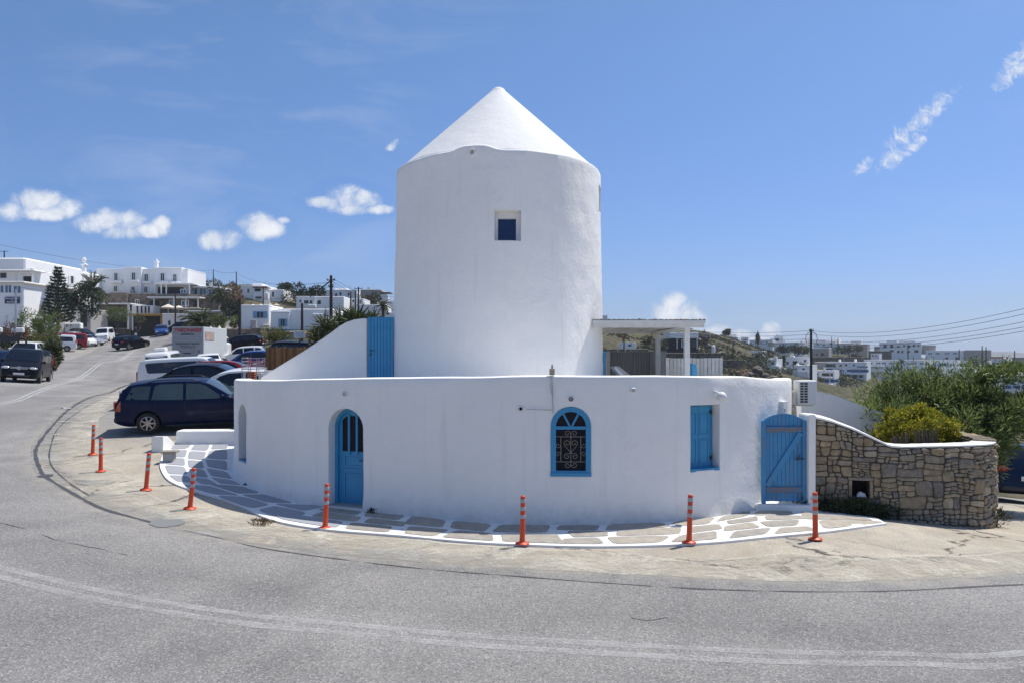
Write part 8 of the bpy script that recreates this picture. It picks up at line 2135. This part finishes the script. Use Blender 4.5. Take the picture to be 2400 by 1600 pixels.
# ------------------------------------------------------------------ poles, wires and odds and ends
def pole(label, px, yb, yt, Y, r0=.14, arms=(), lamp=False, group='utility poles', below=3.0, mat='pole_wood', name='utility_pole', cat='pole'):
    a, b_ = at(px, yb, Y), at(px, yt, Y); h = b_.z - a.z
    t = thing(name, label, cat, a, 0, group)
    mb = MB(); mb.tube([(0, 0, -below), (0, 0, h * .5), (0, 0, h)], [r0 * 1.1, r0, r0 * .8], 8); mb.build('pole', mat, t)
    for (dz, L) in arms:
        mb = MB(); mb.box((0, -.08, h - dz), (L, .10, .10)); mb.build('cross_arm', mat, t)
        for s_ in (-.45, 0, .45):
            mb = MB(); mb.lathe([(.05, 0), (.06, .1), (.03, .2), (.001, .2)], 6, c=(s_ * L, -.08, h - dz + .05)); mb.build('insulator', 'grey_plastic', t)
    if lamp:
        mb = MB(); mb.tube([(0, 0, h - .1), (-.6, 0, h + .25), (-1.3, 0, h + .2)], .04, 6); mb.build('lamp_arm', mat, t)
    return t
def wire(label, a, b_, sag, r0=.012, n=22, group='overhead wires'):
    a, b_ = Vector(a), Vector(b_); pts = [a.lerp(b_, k / n) - UP * sag * 4 * (k / n) * (1 - k / n) for k in range(n + 1)]
    mb = MB(); mb.tube([p - a for p in pts], r0, 4); o = mb.build('overhead_wire', 'wire'); o.location = a
    tag(o, label, 'wire', group)
p = pole('tall dark utility pole rising behind the air conditioner', 1901, 905, 771, 87, .16, ((.25, .5),), below=8)
for k in range(6):
    mb = MB(); mb.box((-.16, -.1, 6.5 - .28 * k - .5), (.3, .05, .04)); mb.build('bracket', 'pole_wood', p)
for s_ in (-1, 1):
    mb = MB(); mb.tube([(0, -.1, 6.4), (s_ * .5, -.1, 6.2), (s_ * .7, -.1, 5.6), (s_ * .55, -.1, 5.0)], .035, 6); mb.build('cable_loop', 'wire', p)
TP = at(1901, 776, 87)
for i, (dz, yr, sag) in enumerate(((.05, 660, 1.25), (-.35, 675, 1.25), (-1.0, 700, 1.1), (-1.4, 716, 1.05), (-1.75, 730, .95))):
    wire('overhead wire %s of five from the tall pole toward the right edge' % ['topmost', 'second', 'middle', 'fourth', 'lowest'][i], TP + UP * dz, at(2640, yr, 42), sag, .016)
for i, (dz, yr) in enumerate(((.05, 768), (-.4, 775), (-.9, 782), (-1.4, 789))):
    wire('thin overhead wire %s of four running left from the tall pole' % ['topmost', 'second', 'third', 'lowest'][i], TP + UP * dz, at(1560, yr, 150), .6, .02)
GF = 'poles on the far ridge'
for (px, yb, yt, Y, lab) in ((1776, 812, 776, 300, 'thin pole beside the pointed cypress'), (1718, 840, 800, 210, 'slim brown pole on the brown slope'), (1949, 806, 789, 380, 'thin pole on the skyline beside the stepped group'), (1964, 822, 792, 380, 'thin pole right of the skyline group'), (2009, 826, 803, 380, 'thin pole before the beige skyline house'), (2128, 836, 806, 340, 'dark pole before the skyline hotel'), (2248, 852, 818, 320, 'dark pole before the long building'), (2302, 848, 810, 300, 'left pole of the double power pole'), (2311, 850, 813, 300, 'right pole of the double power pole'), (2378, 850, 821, 300, 'dark pole near the right picture edge')):
    pole(lab, px, yb, yt, Y, .22 if Y < 360 else .18, group=GF)
UPL = pole('thick dark utility pole behind the tall yuccas', 776, 760, 646, 78, .17, ((.5, .9), (1.2, .5)))
mb = MB(); mb.tube([(0, 0, 4.6), (-2.2, 0, 2.9)], .07, 6); mb.build('stay', 'pole_wood', UPL)
for k in range(7):
    mb = MB(); mb.box((.22, -.08, 4.7 - k * .42), (.34, .05, .05)); mb.build('bracket', 'metal', UPL)
p2 = pole('slim grey pole in front of the blue door house', 708, 784, 711, 72, .13); p3 = pole('dark pole left of the plain white cube house', 562, 768, 700, 84, .17)
p4 = pole('thin pole on the ridge above the olive brown tree', 500, 668, 632, 240, .16); p5 = pole('thin pole on the ridge left of the white villa', 554, 676, 637, 235, .17)
p6 = pole('thin dark pole rising behind the box truck', 411, 770, 690, 138, .16); p7 = pole('pole with a cross arm right of the white villa', 840, 730, 673, 140, .16, ((.3, 1.6),)); p8 = pole('slim pole left of the one with a cross arm', 822, 730, 685, 135, .14); p9 = pole('grey pole beside the one with a cross arm', 833, 735, 682, 138, .14)
p10 = pole('utility pole with cross arms at the left picture edge above the hotel', 10, 610, 588, 190, .16, ((.2, 2.2),)); p11 = pole('slim street pole before the dark blue sign', 37, 800, 678, 58, .07, lamp=False, mat='metal')
p12 = pole('thin pole in front of the white villa with the arches', 617, 720, 672, 130, .10)
GW = 'overhead wires on the left'
top = lambda o, px, y, Y: at(px, y, Y)
for i, (pa, pb, sag) in enumerate(((at(-60, 560, 150), at(500, 634, 240), 2.0), (at(-60, 592, 150), at(500, 640, 240), 2.2), (at(-60, 612, 150), at(554, 664, 200), 2.0), (at(-60, 650, 110), at(300, 690, 130), 1.0), (at(500, 633, 240), at(554, 638, 235), .6), (at(554, 638, 235), at(776, 662, 78), 1.6), (at(554, 652, 235), at(776, 670, 78), 1.6), (at(562, 702, 84), at(776, 672, 78), .5), (at(776, 650, 78), at(950, 690, 90), 1.0), (at(776, 658, 78), at(950, 700, 90), 1.0), (at(776, 664, 78), at(840, 675, 140), .8), (at(411, 692, 138), at(562, 702, 84), 1.2))):
    wire(['topmost wire from the left edge to the ridge poles', 'second wire from the left edge to the ridge poles', 'third wire sagging before the hotels to the ridge', 'low wire before the balcony house', 'short wire between the two ridge poles', 'upper wire from the ridge to the thick pole', 'lower wire from the ridge to the thick pole', 'wire between the dark pole and the thick pole', 'upper wire from the thick pole to the tower', 'lower wire from the thick pole to the tower', 'wire from the thick pole to the cross arm pole', 'wire from the thin pole to the dark pole'][i], pa, pb, sag, .014 * (pa.y + pb.y) / 2 / 110 + .006, group=GW)
# brown cane screen, sign board and trolleys behind the stair wall
t = thing('cane_screen', 'brown cane screen fence behind the sloping wall', 'fence', at(665, 880, 21))
x0, x1 = at(623, 0, 21).x, at(735, 0, 21).x
for k in range(34):
    x = x0 + (x1 - x0) * (k + .5) / 34; zt = at(0, 813, 21).z + rng.uniform(-.03, .02)
    mb = MB(); mb.tube([(x + rng.uniform(-.006, .006), 21 + rng.uniform(-.015, .015), .9), (x, 21, zt)], .021, 6); mb.build('cane', 'cane', t, world=True)
mb = MB(); mb.box(((x0 + x1) / 2, 21.04, 3.0), (x1 - x0, .02, .05)); mb.build('rail', 'brown_wood', t, world=True)
q = at(702, 792, 24)
t = thing('sign_board', 'small white board with blue scribbles on the parked minivan side', 'sign', q)
mb = MB(); mb.bbox((0, 0, .11), (.36, .03, .24), .004); mb.build('board', 'sign_white', t)
for k in range(3):
    mb = MB(); pts = [(-.13 + .026 * j, -.02, .17 - .055 * k + .012 * math.sin(j * 2.1 + k)) for j in range(11)]; mb.tube(pts, .004, 4); mb.build('scribble', 'blue_paint', t)
mb = MB(); mb.tube([(0, .03, -.9), (0, .03, .1)], .02, 6); mb.build('post', 'pole_wood', t)
q = at(722, 792, 24.2)
t = thing('wooden_crate', 'open orange wooden crate beside the small white board', 'crate', q)
for (x, z, sx, sz, rot) in ((0, .12, .30, .03, .5), (.14, .10, .30, .03, .6), (-.06, .04, .22, .03, 0), (.06, .17, .2, .03, 0)):
    mb = MB(); mb.box((x, 0, z), (sx, .22, sz), m=Matrix.Rotation(rot, 3, 'Y')); mb.build('slat', 'cardboard', t)
mb = MB(); mb.box((.03, .08, -.4), (.06, .06, .9)); mb.build('post', 'brown_wood', t)
# wire trolleys
def trolley(label, px, py, Y, L, mat, hd=0.0):
    q = at(px, py, Y); q.z = gz(q.x, q.y); t = thing('wire_trolley', label, 'trolley', q, hd, 'wire trolleys beside the stair wall')
    zt = at(0, 838, Y).z - q.z
    for k in range(5):
        z = zt - k * .11
        for y in (-.28, .28):
            mb = MB(); mb.tube([(-L / 2, y, z - .03), (L / 2, y, z)], .012, 5); mb.build('rail', mat, t)
        for x in (-L / 2, L / 2):
            mb = MB(); mb.tube([(x, -.28, z), (x, .28, z)], .010, 5); mb.build('rail', mat, t)
    for x in (-L / 2, -L / 6, L / 6, L / 2):
        for y in (-.28, .28):
            mb = MB(); mb.tube([(x, y, zt), (x, y, .12)], .012, 5); mb.build('upright', mat, t)
    for x in (-L / 2, L / 2):
        for y in (-.28, .28):
            mb = MB(); mb.lathe([(.001, -.03), (.06, -.03), (.06, .03), (.001, .03)], 10, c=(x, y, .07), axis='Y'); mb.build('wheel', 'dark_plastic', t)
trolley('grey wire trolley standing beside the brown cane screen', 604, 880, 23.5, .8, 'metal')
trolley('red railed trolley behind the grey one', 606, 868, 26.5, .7, 'ink_red')
q = at(632, 872, 20.2); q.z = gz(q.x, q.y)
t = thing('white_crate_stack', 'white slotted plastic crate standing at the end of the sloping wall', 'crate', q)
zt = at(0, 866, 20.2).z - q.z
mb = MB(); mb.bbox((0, .15, zt / 2), (.20, .25, zt - .04), .01); mb.build('body', 'white_plastic', t)
for k in range(4):
    mb = MB(); mb.bbox((0, .0, zt - .02 - k * .085), (.24, .03, .018), .004); mb.build('rim', 'white_plastic', t)
for x in (-.11, -.04, .04, .11):
    mb = MB(); mb.bbox((x, -.002, zt - .16), (.018, .02, .28), .003); mb.build('slat', 'white_plastic', t)
t = thing('wire_basket', 'white wire basket left of the plastic crate', 'basket', at(614, 880, 20.6))
for k in range(5):
    mb = MB(); mb.tube([(-.13, 0, .02 + k * .05), (.13, 0, .02 + k * .05)], .006, 5); mb.build('wire', 'white_plastic', t)
for k in range(6):
    mb = MB(); mb.tube([(-.13 + k * .052, 0, 0), (-.13 + k * .052, 0, .24)], .006, 5); mb.build('wire', 'white_plastic', t)
mb = MB(); mb.box((0, .1, -.7), (.2, .2, 1.4)); mb.build('stand', 'metal', t)
t = thing('terracotta_crate', 'reddish slatted crate beside the red hatchback', 'crate', at(590, 888, 21.5))
for k in range(4):
    mb = MB(); mb.bbox((0, 0, .03 + k * .06), (.22, .2, .035), .006); mb.build('slat', 'terracotta', t)
mb = MB(); mb.box((0, 0, -.6), (.18, .18, 1.2)); mb.build('stand', 'brown_wood', t)
# parked motorbike with white box behind the verge bushes
q = at(24, 812, 54); t = thing('motorbike', 'parked motorbike with white cases half hidden on the verge', 'motorbike', q, R(20))
mb = MB(); mb.prism([(-.7, .4), (-.75, .8), (-.2, .85), (.1, .7), (.5, .9), (.6, 1.1), (.75, .95), (.55, .4), (0, .3)], (0, 0, 0), (1, 0, 0), UP, (0, 1, 0), -.15, .15); mb.build('body', 'dark_plastic', t)
for x in (-.75, .75):
    mb = MB(); mb.lathe([(.2, -.05), (.3, -.06), (.33, 0), (.3, .06), (.2, .05)], 16, c=(x, 0, .33), axis='Y'); mb.build('wheel', 'tyre', t)
for x in (-.75, .62):
    mb = MB(); mb.bbox((x, 0, 1.2), (.5, .42, .34), .05); mb.build('case', 'white_plastic', t)

# ------------------------------------------------------------------ sea air over the whole place
mb = MB(); mb.box((0, 0, -9), (18400, 18400, 124))
hz = mb.build('haze', [])
hm = bpy.data.materials.new('haze'); hm.use_nodes = True; hn = hm.node_tree; hn.nodes.clear()
pv = hn.nodes.new('ShaderNodeVolumePrincipled'); pv.inputs['Color'].default_value = (.80, .88, 1.0, 1); pv.inputs['Density'].default_value = .00020; pv.inputs['Anisotropy'].default_value = .2
ho = hn.nodes.new('ShaderNodeOutputMaterial'); hn.links.new(pv.outputs[0], ho.inputs['Volume'])
hz.data.materials.append(hm); tag(hz, 'thin pale sea haze over the town and hills', 'haze', kind='stuff')
